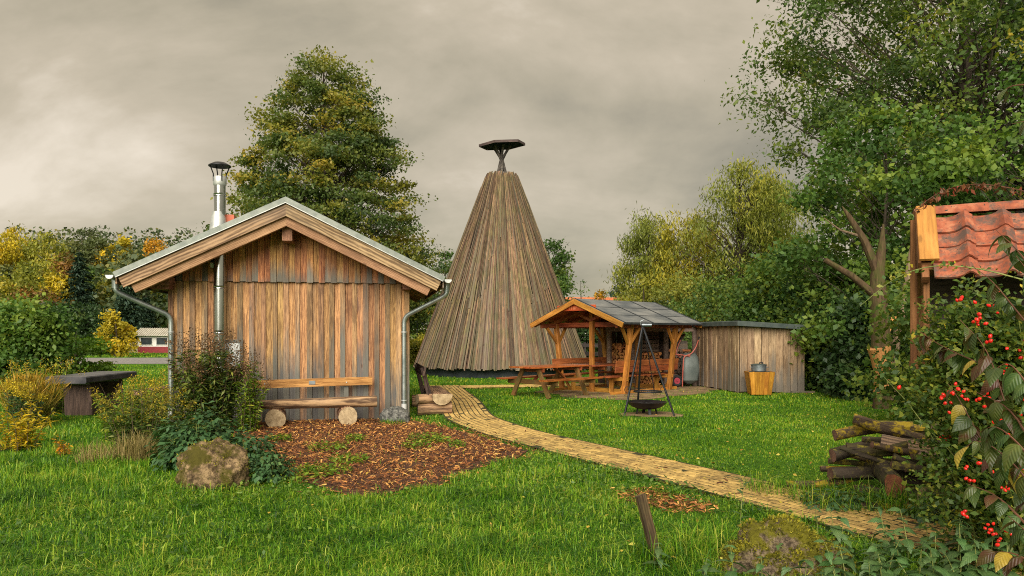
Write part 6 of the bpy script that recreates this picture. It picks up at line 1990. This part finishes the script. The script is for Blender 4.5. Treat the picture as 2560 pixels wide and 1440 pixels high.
for k in range(26):
    a_ = random.uniform(0, 6.28); e = random.uniform(0.2, 0.5)
    m.tube([(0.08 * math.cos(a_), 0.08 * math.sin(a_), 0), (e * math.cos(a_) * 0.6, e * math.sin(a_) * 0.6, 0.35), (e * math.cos(a_), e * math.sin(a_), 0.75)], [0.006, 0.004, 0.002], 4, caps=False)
m.build('stem', M['twig'], root)


def blades(name, loc, n, spread, L, mat, seed, label=None, cat=None, width=0.006, lean=0.6, kind=None):
    rng = np.random.default_rng(seed)
    a = rng.uniform(0, 2 * np.pi, n); r_ = spread * np.sqrt(rng.random(n))
    P = np.stack([loc[0] + r_ * np.cos(a), loc[1] + r_ * np.sin(a), np.full(n, loc[2])], 1)
    V, F, r = blade_mesh(P, L * rng.uniform(0.5, 1.2, n), width * rng.uniform(0.7, 1.3, n), rng, lean)
    o = link(bpy.data.objects.new(name, mesh_np(name, V, F, M[mat], r)))
    if label: tag(o, label, cat, kind=kind)
    return o


def blade_mesh(P, H, W, rng, lean=0.5, seg=2):
    """curved grass blades; seg 2 = two quads, 1 = one quad"""
    n = len(P)
    a = rng.uniform(0, 2 * np.pi, n)
    D = np.stack([np.cos(a), np.sin(a), np.zeros(n)], 1)
    S = np.stack([-np.sin(a + rng.normal(0, .5, n)), np.cos(a + rng.normal(0, .5, n)), np.zeros(n)], 1)
    k = np.abs(rng.normal(0, lean, n)) + 0.08
    H_ = H[:, None]; w = W[:, None] / 2; kk = k[:, None]
    up = np.array([[0, 0, 1.0]])
    b0 = P; b1 = P + up * H_ * 0.55 + D * H_ * 0.22 * kk; b2 = P + up * H_ * np.clip(1 - 0.28 * kk, 0.25, 1) + D * H_ * 0.72 * kk
    if seg == 2:
        V = np.stack([b0 - S * w, b0 + S * w, b1 + S * w * 0.85, b1 - S * w * 0.85, b2 + S * w * 0.18, b2 - S * w * 0.18], 1).reshape(-1, 3)
        b = (np.arange(n) * 6)[:, None]
        F = np.concatenate([b + np.array([[0, 1, 2, 3]]), b + np.array([[3, 2, 4, 5]])]); m_ = 6
    elif seg == 0:
        V = np.stack([b0 - S * w, b0 + S * w, b2], 1).reshape(-1, 3)
        F = np.arange(3 * n).reshape(n, 3); m_ = 3
    else:
        V = np.stack([b0 - S * w, b0 + S * w, b2 + S * w * 0.3, b2 - S * w * 0.3], 1).reshape(-1, 3)
        F = np.arange(4 * n).reshape(n, 4); m_ = 4
    r = np.clip(rng.beta(1.5, 1.9, n), 0, 1)
    return V, F, np.repeat(r, m_)


blades('dry_grass_clump', (-4.75, 9.35, 0.0), 420, 0.24, 0.38, 'straw', 5, 'clump of straw-coloured grass between goldenrod and boulder', 'grass clump', 0.007, 0.8)
blades('dry_grass_clump', (-5.15, 9.2, 0.0), 260, 0.25, 0.28, 'straw', 6, 'thin tuft of straw under the drooping goldenrod', 'grass clump', 0.006, 0.9)


# leafy mint-like mounds round the tan boulder
def mound(name, label, loc, rx, ry, H, n, leaf, seed, mat='mint', cat='plant'):
    rng = np.random.default_rng(seed)
    u = rng.normal(0, 1, (n, 3)); u[:, 2] = np.abs(u[:, 2]); u /= np.linalg.norm(u, axis=1, keepdims=True)
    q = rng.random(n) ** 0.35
    lump = 1 + 0.22 * np.sin(u[:, 0] * 7 + seed) * np.cos(u[:, 1] * 6) + rng.normal(0, 0.06, n)
    P = u * (q * lump)[:, None] * np.array([rx, ry, H]) + np.array([0, 0, 0.03])
    T = np.stack([u[:, 0], u[:, 1], rng.normal(-0.35, 0.25, n)], 1) + rng.normal(0, 0.35, (n, 3))
    V, F = leaf_quads(P, u * 0.8 + rng.normal(0, 0.35, (n, 3)) + np.array([0, 0, 0.8]), leaf * rng.uniform(0.55, 1.3, n), 0.58, rng, fold=0.22, T=T)
    root = empty(name, loc); tag(root, label, cat)
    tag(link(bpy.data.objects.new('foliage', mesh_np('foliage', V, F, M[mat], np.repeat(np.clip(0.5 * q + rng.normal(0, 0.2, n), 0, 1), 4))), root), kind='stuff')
    m = MB(); rd = random.Random(seed)
    for k in range(18):
        a_ = rd.uniform(0, 6.28); e = rd.uniform(0.2, 0.9)
        m.tube([(0.1 * rx * math.cos(a_), 0.1 * ry * math.sin(a_), 0), (e * rx * math.cos(a_), e * ry * math.sin(a_), H * math.sqrt(1 - e * e) * 0.95)], [0.006, 0.003], 4, caps=False)
    m.build('stem', M['cane'], root)


mound('leafy_herb', 'dense fresh green leafy herb behind the tan boulder', (-3.72, 8.85, 0), 0.58, 0.48, 0.62, 2300, 0.085, 1)
mound('leafy_herb', 'low leafy herb at the right foot of the tan boulder', (-2.62, 8.0, 0), 0.26, 0.30, 0.30, 700, 0.065, 2)
mound('leafy_herb', 'green herb spilling onto the mulch beside the leafy one', (-3.05, 8.65, 0), 0.36, 0.34, 0.40, 900, 0.075, 3)
mound('leafy_herb', 'dark low herb under the goldenrod', (-4.3, 9.9, 0), 0.5, 0.4, 0.40, 900, 0.085, 4, 'perennial')
mound('leafy_herb', 'leafy weeds in front of the log pile', (3.05, 6.75, 0), 0.45, 0.28, 0.16, 700, 0.05, 5)
mound('leafy_herb', 'dark weeds between log pile and paved path', (3.85, 6.2, 0), 0.60, 0.26, 0.22, 900, 0.055, 6)
# bright weeds growing through the mulch
for i, (px, py, rx) in enumerate(((820, 1128, 0.28), (870, 1160, 0.24), (1062, 1103, 0.26), (1100, 1110, 0.16), (1040, 1122, 0.20), (745, 1195, 0.42), (820, 1185, 0.30), (890, 1105, 0.16), (700, 1105, 0.18), (1145, 1120, 0.12))):
    p = ground_at(px, py)
    rng = np.random.default_rng(400 + i); n = int(900 * rx)
    a = rng.uniform(0, 6.28, n); r_ = rx * np.sqrt(rng.random(n))
    P = np.stack([p.x + r_ * np.cos(a), p.y + r_ * np.sin(a) * 0.9, 0.02 + 0.09 * rng.random(n)], 1)
    V, F = leaf_quads(P, rng.normal(0, 0.4, (n, 3)) + np.array([0, 0, 1]), 0.06 * rng.uniform(0.5, 1.3, n), 0.45, rng)
    o = link(bpy.data.objects.new('weeds', mesh_np('weeds', V, F, M['weed'], np.repeat(rng.random(n), 4))))
    tag(o, 'bright green weeds growing through the bark mulch', 'weeds', 'weeds in the mulch bed', kind='stuff')

# ================================================================ NETTLES, SAPLING (right foreground)
def serrated_leaf(L, W, n=9, serr=0.10, droop=0.35, cup=0.16):
    """leaf along +X with a midrib, toothed edge, drooping tip"""
    m = MB(); rows = []
    for i in range(n + 1):
        t = i / n
        w = W / 2 * (math.sin(math.pi * min(1, t * 0.93 + 0.07) ** 0.75)) * (1 + (serr if i % 2 else -serr)) if 0 < i < n else 0.0006
        x = L * t; z = -droop * L * t * t + 0.06 * L * math.sin(t * 3)
        rows.append(((x - 0.01 * L, w, z - cup * w * 0.4), (x, 0, z + cup * w * 0.6), (x - 0.01 * L, -w, z - cup * w * 0.4)))
    for r in rows: m.v += list(r)
    for i in range(n):
        b = 3 * i
        m.f += [(b, b + 1, b + 4, b + 3), (b + 1, b + 2, b + 5, b + 4)]
    return m


net_me = [serrated_leaf(L, W, 8, 0.13, dr).mesh('nettle_leaf', M['nettle'], True) for (L, W, dr) in ((0.095, 0.052, 0.35), (0.08, 0.045, 0.55), (0.065, 0.036, 0.25), (0.11, 0.055, 0.45))]


def nettle(loc, h, seed, label, lean=(0, 0), pairs=5, name='nettle', scale=1.0):
    rd = random.Random(seed)
    root = empty(name, loc); tag(root, label, 'nettle', 'nettles along the lower edge of the picture')
    pts = [Vector((lean[0] * t * t, lean[1] * t * t, h * t)) for t in [i / 5 for i in range(6)]]
    m = MB(); m.tube(pts, [0.004, 0.0038, 0.0034, 0.003, 0.0024, 0.0015], 5); m.build('stem', M['cane'], root)
    a0 = rd.uniform(0, 3.14)
    for k in range(pairs):
        t = 0.30 + 0.68 * k / (pairs - 1)
        p = Vector((lean[0] * t * t, lean[1] * t * t, h * t))
        sc = scale * (1.1 - 0.5 * max(0, t - 0.55) / 0.45)
        for s in (0, 1):
            a = a0 + k * 1.57 + s * math.pi + rd.gauss(0, 0.2)
            o = bpy.data.objects.new('leaf', rd.choice(net_me))
            o.matrix_basis = Matrix.Translation(p) @ Matrix.Rotation(a, 4, 'Z') @ Matrix.Rotation(rd.uniform(-0.35, 0.25) + (0.1 if t > 0.9 else 0), 4, 'Y') @ Matrix.Rotation(rd.gauss(0, 0.25), 4, 'X') @ Matrix.Scale(sc * rd.uniform(0.8, 1.2), 4)
            link(o, root)


rd = random.Random(99)
k = 0
NLAB = 'green nettle among the nettle patch along the lower right edge'
for _ in range(52):
    px = rd.uniform(1990, 2540); d = rd.uniform(4.3, 5.3)
    if px < 2080 and d > 4.9: continue
    x = (px - 1280) / FPX * d
    nettle((x, d, 0), rd.uniform(0.20, 0.38), 500 + k, NLAB, (rd.gauss(0, 0.05), rd.gauss(0, 0.05)), rd.choice((4, 5)), scale=1.25)
    k += 1
for (px, d, h, lab) in ((2048, 5.12, 0.40, 'tall nettle beside the moss boulder'), (1835, 4.55, 0.30, 'nettle in front of the moss boulder'), (1905, 4.5, 0.24, 'low nettle at the moss boulder foot'), (1648, 4.95, 0.20, 'small nettle at the foot of the leaning stake'), (1760, 4.6, 0.2, 'low nettle between stake and moss boulder')):
    nettle(((px - 1280) / FPX * d, d, 0), h, 700 + px, lab, (rd.gauss(0, 0.03), 0), 5)
# young sapling
root = empty('young_shoot', ((1850 - 1280) / FPX * 5.95, 5.95, 0)); tag(root, 'single upright shoot with long pale leaves above the moss boulder', 'shoot')
m = MB(); m.tube([(0, 0, 0), (0.01, 0, 0.2), (0.035, 0, 0.44)], [0.004, 0.0035, 0.002], 5); m.build('stem', M['cane'], root)
sl = serrated_leaf(0.10, 0.026, 7, 0.03, 0.4).mesh('leaf', M['nettle'], True)
for i in range(11):
    t = 0.25 + 0.75 * i / 10
    o = bpy.data.objects.new('leaf', sl)
    o.matrix_basis = Matrix.Translation((0.035 * t * t, 0, 0.44 * t)) @ Matrix.Rotation(i * 2.4, 4, 'Z') @ Matrix.Rotation(-0.35 - 0.3 * t, 4, 'Y')
    link(o, root)

# ================================================================ ROSE BUSH AND DOGWOOD (right edge)
rb = empty('rose_bush', (3.55, 5.0, 0)); tag(rb, 'wild rose bush full of red hips at the right edge', 'rose bush')
rng = np.random.default_rng(61); rd = random.Random(61)
canes = []
m = MB()
for k in range(66):
    a = rd.uniform(0, 6.28); r0 = rd.uniform(0, 0.35)
    e = rd.uniform(0.3, 0.9) * (0.72 if math.cos(a) < -0.3 else 1.0); h = rd.uniform(0.6, 1.95)
    b0 = Vector((r0 * math.cos(a), r0 * math.sin(a), 0))
    pts = [b0 + Vector((e * math.cos(a) * t ** 1.4, e * math.sin(a) * t ** 1.4 * 0.8, h * (1.25 * t - 0.30 * t * t))) for t in [i / 6 for i in range(7)]]
    m.tube(pts, [0.007 * (1 - 0.8 * i / 6) for i in range(7)], 5, caps=False); canes.append(pts)
m.build('cane', M['cane'], rb)
P, T = along(canes, 330, 0.06, 1.0, rng, 0.085)
u = rng.normal(0, 1, (11000, 3)); u /= np.linalg.norm(u, axis=1, keepdims=True)
P = np.concatenate([P, u * (rng.random((11000, 1)) ** 0.4) * np.array([0.78, 0.42, 0.85]) * (1 + 0.2 * np.sin(u[:, :1] * 9 + u[:, 2:] * 7)) + np.array([0.02, 0.05, 0.8])])
u = rng.normal(0, 1, (8000, 3)); u /= np.linalg.norm(u, axis=1, keepdims=True)
P = np.concatenate([P, u * (rng.random((8000, 1)) ** 0.45) * np.array([0.46, 0.34, 0.44]) * (1 + 0.25 * np.sin(u[:, :1] * 8 + u[:, 2:] * 9)) + np.array([-0.34, 0.10, 1.46])])
u = rng.normal(0, 1, (6000, 3)); u /= np.linalg.norm(u, axis=1, keepdims=True)
P = np.concatenate([P, u * (rng.random((6000, 1)) ** 0.45) * np.array([0.75, 0.25, 0.36]) * (1 + 0.25 * np.sin(u[:, :1] * 8 + u[:, 2:] * 9)) + np.array([0.15, -0.15, 1.52])])
P = P[P[:, 0] > 0.52 * P[:, 1] - 0.90 + 0.10 * np.sin(P[:, 2] * 9) + 0.08 * np.sin(P[:, 2] * 23)]
P[:, 2] = np.maximum(P[:, 2], 0.04)
n = len(P)
V, F = leaf_quads(P, rng.normal(0, 0.6, (n, 3)) + np.array([0, -0.3, 0.7]), 0.040 * rng.uniform(0.6, 1.35, n), 0.62, rng, fold=0.2)
tag(link(bpy.data.objects.new('foliage', mesh_np('foliage', V, F, M['roseleaf'], np.repeat(np.clip(rng.beta(2, 2.6, n), 0, 1), 4))), rb), kind='stuff')
hm = MB(); hm.lathe([(0.0008, -0.011), (0.005, -0.009), (0.0088, -0.002), (0.0085, 0.004), (0.005, 0.010), (0.002, 0.0125)], 8)
hip_me = hm.mesh('rose_hip', M['hip'], True)
hips = 0
RBX, RBY = 3.25, 5.35
while hips < 230:
    L = rd.choice(canes); t = rd.uniform(0.45, 0.99) * 5.999
    i = int(t); p = L[i].lerp(L[i + 1], t - i) + Vector((rd.gauss(0, 0.07), rd.gauss(0, 0.07) - 0.03, rd.gauss(0, 0.05)))
    q_ = rd.random()
    if q_ < 0.42: p = Vector((rd.uniform(-0.82, 0.0), rd.uniform(-0.40, -0.27), rd.uniform(1.05, 1.85)))
    elif q_ < 0.85: p = Vector((rd.uniform(-0.78, 0.0), rd.uniform(-0.52, -0.40), rd.uniform(0.3, 1.15)))
    if p.y > 0.45 and rd.random() < 0.8: continue
    for q in range(rd.choice((1, 1, 2, 3, 4))):
        o = bpy.data.objects.new('rose_hip', hip_me)
        o.matrix_basis = Matrix.Translation(p + Vector((rd.gauss(0, 0.016), rd.gauss(0, 0.014), rd.gauss(0, 0.013)))) @ Matrix.Rotation(rd.uniform(0, 6.28), 4, 'Z') @ Matrix.Rotation(rd.uniform(0.2, 2.6), 4, 'X') @ Matrix.Scale(rd.uniform(1.0, 1.5), 4)
        link(o, rb); hips += 1

dog_me = {}
for key in ('dog_green', 'dog_mixed', 'dog_red', 'dog_yellow'):
    dog_me[key] = []
    for (L, W, dr, cp) in ((0.085, 0.052, 0.30, 0.25), (0.075, 0.042, 0.55, 0.5), (0.095, 0.056, 0.42, 0.15)):
        dog_me[key].append(serrated_leaf(L, W, 10, 0.0, dr, cp).mesh('leaf', M[key], True))


def dogwood(name, label, loc, twigs, seed, weights, per=9, scale=1.0, cat='shrub', foot=None):
    """twigs: polylines in world space; leaves hang from them in pairs"""
    rd = random.Random(seed)
    root = empty(name, loc); tag(root, label, cat)
    L0 = Vector(loc); m = MB()
    keys = list(weights); ws = [weights[k_] for k_ in keys]
    for tw in twigs:
        if foot is not None:                       # bare stem from the ground up to the twig
            f0 = Vector(foot) + Vector((rd.gauss(0, 0.05), rd.gauss(0, 0.05), 0)); f2 = Vector(tw[0])
            f1 = f0.lerp(f2, 0.55) + Vector((0.12, 0, 0.05))
            sp_ = rounded([f0 - L0, f1 - L0, f2 - L0], 0.3, 4)
            m.tube(sp_, [0.009 - 0.004 * i / (len(sp_) - 1) for i in range(len(sp_))], 5, caps=False)
        pts = rounded([Vector(p) - L0 for p in tw], 0.15, 4) if len(tw) > 2 else [Vector(p) - L0 for p in tw]
        m.tube(pts, [0.005 * (1 - 0.75 * i / (len(pts) - 1)) for i in range(len(pts))], 5, caps=False)
        tot = sum((b - a).length for a, b in zip(pts, pts[1:]))
        nL = max(3, int(tot * per))
        for k in range(nL):
            t = (0.12 + 0.88 * (k + rd.random() * 0.5) / nL) * tot
            acc = 0
            for a, b in zip(pts, pts[1:]):
                sgl = (b - a).length
                if acc + sgl >= t or b is pts[-1]:
                    p = a.lerp(b, min(1, (t - acc) / max(sgl, 1e-6))); dr = (b - a).normalized(); break
                acc += sgl
            az = math.atan2(dr.y, dr.x)
            for s in (-1, 1):
                if rd.random() < 0.15: continue
                o = bpy.data.objects.new('leaf', rd.choice(dog_me[rd.choices(keys, ws)[0]]))
                o.matrix_basis = Matrix.Translation(p) @ Matrix.Rotation(az + s * rd.uniform(0.6, 1.7), 4, 'Z') @ Matrix.Rotation(rd.uniform(0.3, 1.25), 4, 'Y') @ Matrix.Rotation(rd.gauss(0, 0.5), 4, 'X') @ Matrix.Scale(scale * rd.uniform(0.75, 1.2), 4)
                link(o, root)
    m.build('stem', M['redstem'], root)


tw = [[at(2600, 1440, 3.1), at(2540, 1100, 3.2), at(2470, 870, 3.35), at(2400, 800, 3.4)],
      [at(2620, 1300, 3.0), at(2560, 1180, 3.1), at(2450, 1090, 3.2), at(2400, 1130, 3.25)],
      [at(2600, 1350, 2.9), at(2500, 1240, 3.0), at(2420, 1210, 3.1)],
      [at(2600, 1150, 3.0), at(2530, 1020, 3.1), at(2440, 980, 3.2)],
      [at(2640, 900, 3.0), at(2560, 800, 3.2), at(2480, 700, 3.4), at(2430, 665, 3.5)],
      [at(2600, 700, 3.4), at(2540, 620, 3.5), at(2490, 575, 3.6)],
      [at(2620, 1440, 2.8), at(2540, 1380, 2.9), at(2470, 1380, 3.0)],
      [at(2600, 1000, 3.2), at(2500, 930, 3.4), at(2360, 870, 3.7), at(2300, 830, 3.9)],
      [at(2620, 1220, 2.8), at(2560, 1120, 2.9), at(2490, 1060, 3.0), at(2450, 1080, 3.1)],
      [at(2620, 1060, 2.9), at(2570, 960, 3.0), at(2520, 900, 3.1), at(2480, 930, 3.15)],
      [at(2620, 1420, 2.6), at(2570, 1330, 2.7), at(2520, 1290, 2.8)],
      [at(2640, 780, 3.0), at(2580, 690, 3.2), at(2540, 640, 3.3)],
      [at(2600, 1260, 3.3), at(2480, 1150, 3.4), at(2400, 1000, 3.5), at(2370, 960, 3.6)]]
dogwood('dogwood_shrub', 'dogwood with large green and red-brown leaves at the right edge', (3.1 * 0.72, 3.0, 0), tw, 5, {'dog_green': 6, 'dog_mixed': 4, 'dog_red': 1.3, 'dog_yellow': 0.25}, 17, 1.1, foot=(2.55, 3.05, 0))
tw = [[at(2640, 230, 2.9), at(2570, 210, 3.0), at(2520, 215, 3.05), at(2490, 250, 3.1)], [at(2640, 330, 2.9), at(2575, 300, 3.0), at(2530, 310, 3.05)]]
dogwood('overhanging_twig', 'leafy twig with turning leaves hanging in at the top right', (2.2, 3.0, 0), tw, 8, {'dog_green': 3, 'dog_mixed': 3, 'dog_red': 1.5, 'dog_yellow': 0.6}, 12, 0.8, cat='twig', foot=(2.85, 2.95, 0))

# arching dry branch over the tiled roof
root = empty('dry_branch', (0, 0, 0)); tag(root, 'arching dead branch with dry brown leaves above the tiled roof', 'branch')
arc = [at(2286, 528, 4.9), at(2330, 490, 4.9), at(2390, 465, 4.9), at(2450, 459, 4.9), at(2530, 470, 4.9), at(2640, 500, 4.9), Vector((4.35, 5.3, 1.7)), Vector((4.5, 5.5, 0.0))]
m = MB(); arcp = rounded(arc, 0.12, 4); m.tube(arcp, [0.002 + 0.0035 * i / (len(arcp) - 1) for i in range(len(arcp))], 5, caps=False); m.build('stem', M['redstem'], root)
rng = np.random.default_rng(3); n = 130
ti = rng.random(n) ** 1.3 * (len(arcp) * 0.62)
P = np.array([tuple(arcp[int(t)].lerp(arcp[int(t) + 1], t - int(t))) for t in ti]) + rng.normal(0, 0.014, (n, 3)) - np.array([0, 0, 0.018])
V, F = leaf_quads(P, rng.normal(0, 1, (n, 3)), 0.042 * rng.uniform(0.6, 1.3, n), 0.4, rng, fold=0.3, T=np.stack([rng.normal(0, .5, n), rng.normal(0, .5, n), -np.ones(n)], 1))
tag(link(bpy.data.objects.new('foliage', mesh_np('foliage', V, F, M['redleaf'], np.repeat(rng.random(n), 4))), root), kind='stuff')
# long rose cane reaching over to the broken trunk
root = empty('rose_cane', (0, 0, 0)); tag(root, 'long green rose cane arching from the roof corner to the lower left', 'cane')
ca = [at(2560, 700, 4.1), at(2440, 668, 4.2), at(2330, 662, 4.3), at(2240, 690, 4.4), at(2150, 765, 4.5)]
m = MB(); cp = rounded(ca, 0.15, 4); m.tube(cp, [0.0045 - 0.003 * i / (len(cp) - 1) for i in range(len(cp))], 5, caps=False); m.build('stem', M['cane'], root)
n = 60; ti = rng.random(n) * (len(cp) - 1.01)
P = np.array([tuple(cp[int(t)].lerp(cp[int(t) + 1], t - int(t))) for t in ti]) + rng.normal(0, 0.016, (n, 3))
V, F = leaf_quads(P, rng.normal(0, 0.6, (n, 3)) + np.array([0, -0.4, 0.6]), 0.032 * rng.uniform(0.6, 1.3, n), 0.6, rng)
tag(link(bpy.data.objects.new('foliage', mesh_np('foliage', V, F, M['roseleaf'], np.repeat(rng.random(n), 4))), root), kind='stuff')

# ================================================================ GRASS
rng = np.random.default_rng(5)
hutp = [HUT_A + hu * a + hv * b for a, b in ((-0.02, 0.0), (HUT_W, 0.0), (HUT_W, HUT_D), (-0.02, HUT_D))]
HUTP = [(v.x, v.y) for v in hutp]
SHEDP = [(6.05, 19.7), (7.9, 19.95), (7.5, 22.9), (2.9, 22.3), (3.0, 24.0), (5.6, 24.4)]
fp = [p[:2] for p in PATH_POLY]


def grass_points(d0, d1, dens, margin=1.6):
    n = int((d1 - d0) * ((d0 + d1) * 0.70 + 2 * margin) * dens)
    y = rng.uniform(d0, d1, n * 2)
    hw = 0.70 * y + margin
    keep = rng.random(n * 2) < hw / (0.70 * d1 + margin)
    y = y[keep][:n]; x = rng.uniform(-1, 1, len(y)) * (0.70 * y + margin)
    P = np.stack([x, y], 1)
    wob = np.stack([vnoise(x, y, 3.0), vnoise(x + 50, y, 3.0)], 1) * 0.16 - 0.08
    bad = in_poly(P + wob * 1.6, MULCH) & (rng.random(len(P)) < 0.985)
    bad |= in_poly(P + wob, PATH_POLY) | in_poly(P + wob * 0.8, PATH_POLY2) | in_poly(P, HUTP)
    bad |= in_poly(P + wob * 2.5, MULCH2) & (rng.random(len(P)) < 0.92)
    bad |= in_poly(P + wob * 3, EARTH) & (rng.random(len(P)) < 0.9)
    bad |= in_poly(P + wob, EARTH2)
    bad |= (np.hypot(P[:, 0] - CX, P[:, 1] - CY) < 3.15)
    bad |= (P[:, 1] > 36.8 + 0) & (P[:, 1] < 48.5) & (P[:, 0] < -6)
    return P[~bad]


def path_side(P):
    """True for the mown lawn beyond the path"""
    c = np.array([[p.x, p.y] for p, _, _ in fr[::4]])
    xc = np.interp(P[:, 1], c[::-1, 1], c[::-1, 0])
    return (P[:, 0] > xc)


def make_grass(bins, which, name, label, mat):
    Vs, Fs, Rs = [], [], []; base = 0
    for (d0, d1, dens, h, w, seg, lean) in bins:
        P = grass_points(d0, d1, dens)
        s = path_side(P) | (P[:, 1] > 15.5)
        P = P[s] if which == 'lawn' else P[~s]
        if not len(P): continue
        n = len(P)
        tuft = 0.45 + 1.25 * vnoise(P[:, 0], P[:, 1], 3.1) ** 1.6 * (0.45 + 1.1 * vnoise(P[:, 0], P[:, 1], 0.9))
        H = np.minimum(h * rng.uniform(0.55, 1.25, n) * tuft, 0.15)
        P3 = np.concatenate([P, terrain(P[:, 0], P[:, 1])[:, None]], 1)
        V, F, r = blade_mesh(P3, H, w * rng.uniform(0.7, 1.4, n), rng, lean, seg)
        Vs.append(V); Fs.append(F + base); Rs.append(r); base += len(V)
    o = link(bpy.data.objects.new(name, mesh_np(name, np.concatenate(Vs), np.concatenate(Fs), M[mat], np.concatenate(Rs))))
    tag(o, label, 'grass', kind='stuff')


MEADOW = [(3.6, 5.5, 3700, 0.09, 0.0046, 2, 1.9), (5.5, 7.5, 2600, 0.085, 0.0056, 2, 1.8), (7.5, 10.5, 1600, 0.075, 0.0078, 1, 1.4), (10.5, 15.5, 600, 0.055, 0.012, 1, 1.0)]
LAWN = [(5.0, 8.0, 3200, 0.050, 0.0056, 0, 1.2), (8.0, 12.0, 2000, 0.046, 0.0085, 0, 1.1), (12.0, 17.0, 1000, 0.045, 0.013, 0, 1.0), (17.0, 24.0, 380, 0.05, 0.02, 0, 0.8), (24.0, 37.0, 90, 0.065, 0.035, 0, 0.7), (48.5, 60.0, 22, 0.12, 0.08, 0, 0.6)]
make_grass(MEADOW, 'meadow', 'grass', 'long lush meadow grass in the foreground left of the paved path', 'grass')
make_grass(LAWN, 'lawn', 'grass', 'short bright lawn between the paved path and the shed', 'lawn')
# long tufts round the log pile, the stake and the boulders
for (x, y, n, sp, L, sd) in ((3.0, 6.85, 420, 0.42, 0.26, 1), (3.45, 6.55, 320, 0.30, 0.30, 2), (2.6, 7.4, 260, 0.28, 0.20, 3), (4.0, 6.35, 280, 0.35, 0.28, 4), (1.02, 5.2, 260, 0.20, 0.24, 5), (1.42, 5.35, 320, 0.26, 0.26, 6), (-3.2, 7.15, 420, 0.5, 0.15, 7), (-4.3, 7.5, 700, 0.7, 0.16, 8), (-5.2, 8.2, 700, 0.7, 0.17, 9), (-2.1, 13.0, 220, 0.22, 0.13, 10), (0.2, 5.1, 420, 0.6, 0.12, 11), (-1.6, 5.3, 520, 0.7, 0.12, 12), (-3.0, 5.6, 520, 0.7, 0.13, 13)):
    o = blades('grass_tuft', (x, y, 0), n, sp, L, 'grass', 800 + sd, width=0.006, lean=1.5)
    tag(o, ['tall grass tuft in front of the log pile', 'arching grass under the red log end', 'grass tuft at the tip of the sloping branch', 'grass tuft at the shrub end of the log pile', 'long grass round the leaning stake', 'long grass left of the moss boulder', 'grass round the foot of the tan boulder', 'long pale grass left of the tan boulder', 'long grass below the goldenrod', 'grass round the grey boulder', 'long grass in the foreground left of the stake', 'long grass at the middle of the lower edge', 'long grass tuft at the lower left'][sd - 1], 'grass', kind='stuff')

# fallen leaves on the lawn and the path
n = 900
P = []
while len(P) < n:
    y = rng.uniform(5.0, 22); x = rng.uniform(-0.4, 0.62) * y
    if random.random() < (0.25 if x < 0.5 else 1): P.append((x, y))
P = np.array(P); P = P[~in_poly(P, HUTP)]
n = len(P)
P3 = np.concatenate([P, (0.035 + 0.03 * rng.random(n))[:, None]], 1)
V, F = leaf_quads(P3, rng.normal(0, 0.35, (n, 3)) + np.array([0, 0, 1]), 0.045 * rng.uniform(0.5, 1.3, n), 0.6, rng)
o = link(bpy.data.objects.new('fallen_leaves', mesh_np('fallen_leaves', V, F, M['fallen'], np.repeat(rng.random(n), 4))))
tag(o, 'small yellow fallen leaves scattered over the lawn', 'fallen leaves', kind='stuff')

# broad-leaved herbs in the turf along the path and in the foreground
Ps = []
hr = np.random.default_rng(88)
for f_i in range(10, len(fr)):
    p, t, nn_ = fr[f_i]
    if p.y > 14: continue
    for sd in (-1, 1):
        for _ in range(7):
            q = p + nn_ * sd * (0.47 + abs(hr.normal(0, 0.22)))
            Ps.append((q.x, q.y))
for (px, py, sx, sy, k) in ((1500, 1200, 90, 25, 500), (1350, 1185, 130, 25, 500), (1700, 1230, 90, 20, 300), (500, 1240, 120, 25, 300), (700, 1230, 90, 20, 300), (1250, 1260, 300, 60, 500), (400, 1350, 350, 60, 500)):
    for _ in range(k):
        q = ground_at(px + hr.normal(0, sx), max(1080, py + hr.normal(0, sy))); Ps.append((q.x, q.y))
P = np.array(Ps); P = P[~in_poly(P, PATH_POLY) & ~in_poly(P, MULCH)]
n = len(P)
P3 = np.concatenate([P, (0.03 + 0.06 * hr.random(n))[:, None]], 1)
V, F = leaf_quads(P3, hr.normal(0, 0.35, (n, 3)) + np.array([0, 0, 1]), 0.042 * hr.uniform(0.5, 1.5, n), 0.55, hr)
o = link(bpy.data.objects.new('ground_herbs', mesh_np('ground_herbs', V, F, M['herb'], np.repeat(hr.random(n), 4))))
tag(o, 'small broad-leaved herbs in the turf along the paved path', 'herbs', kind='stuff')
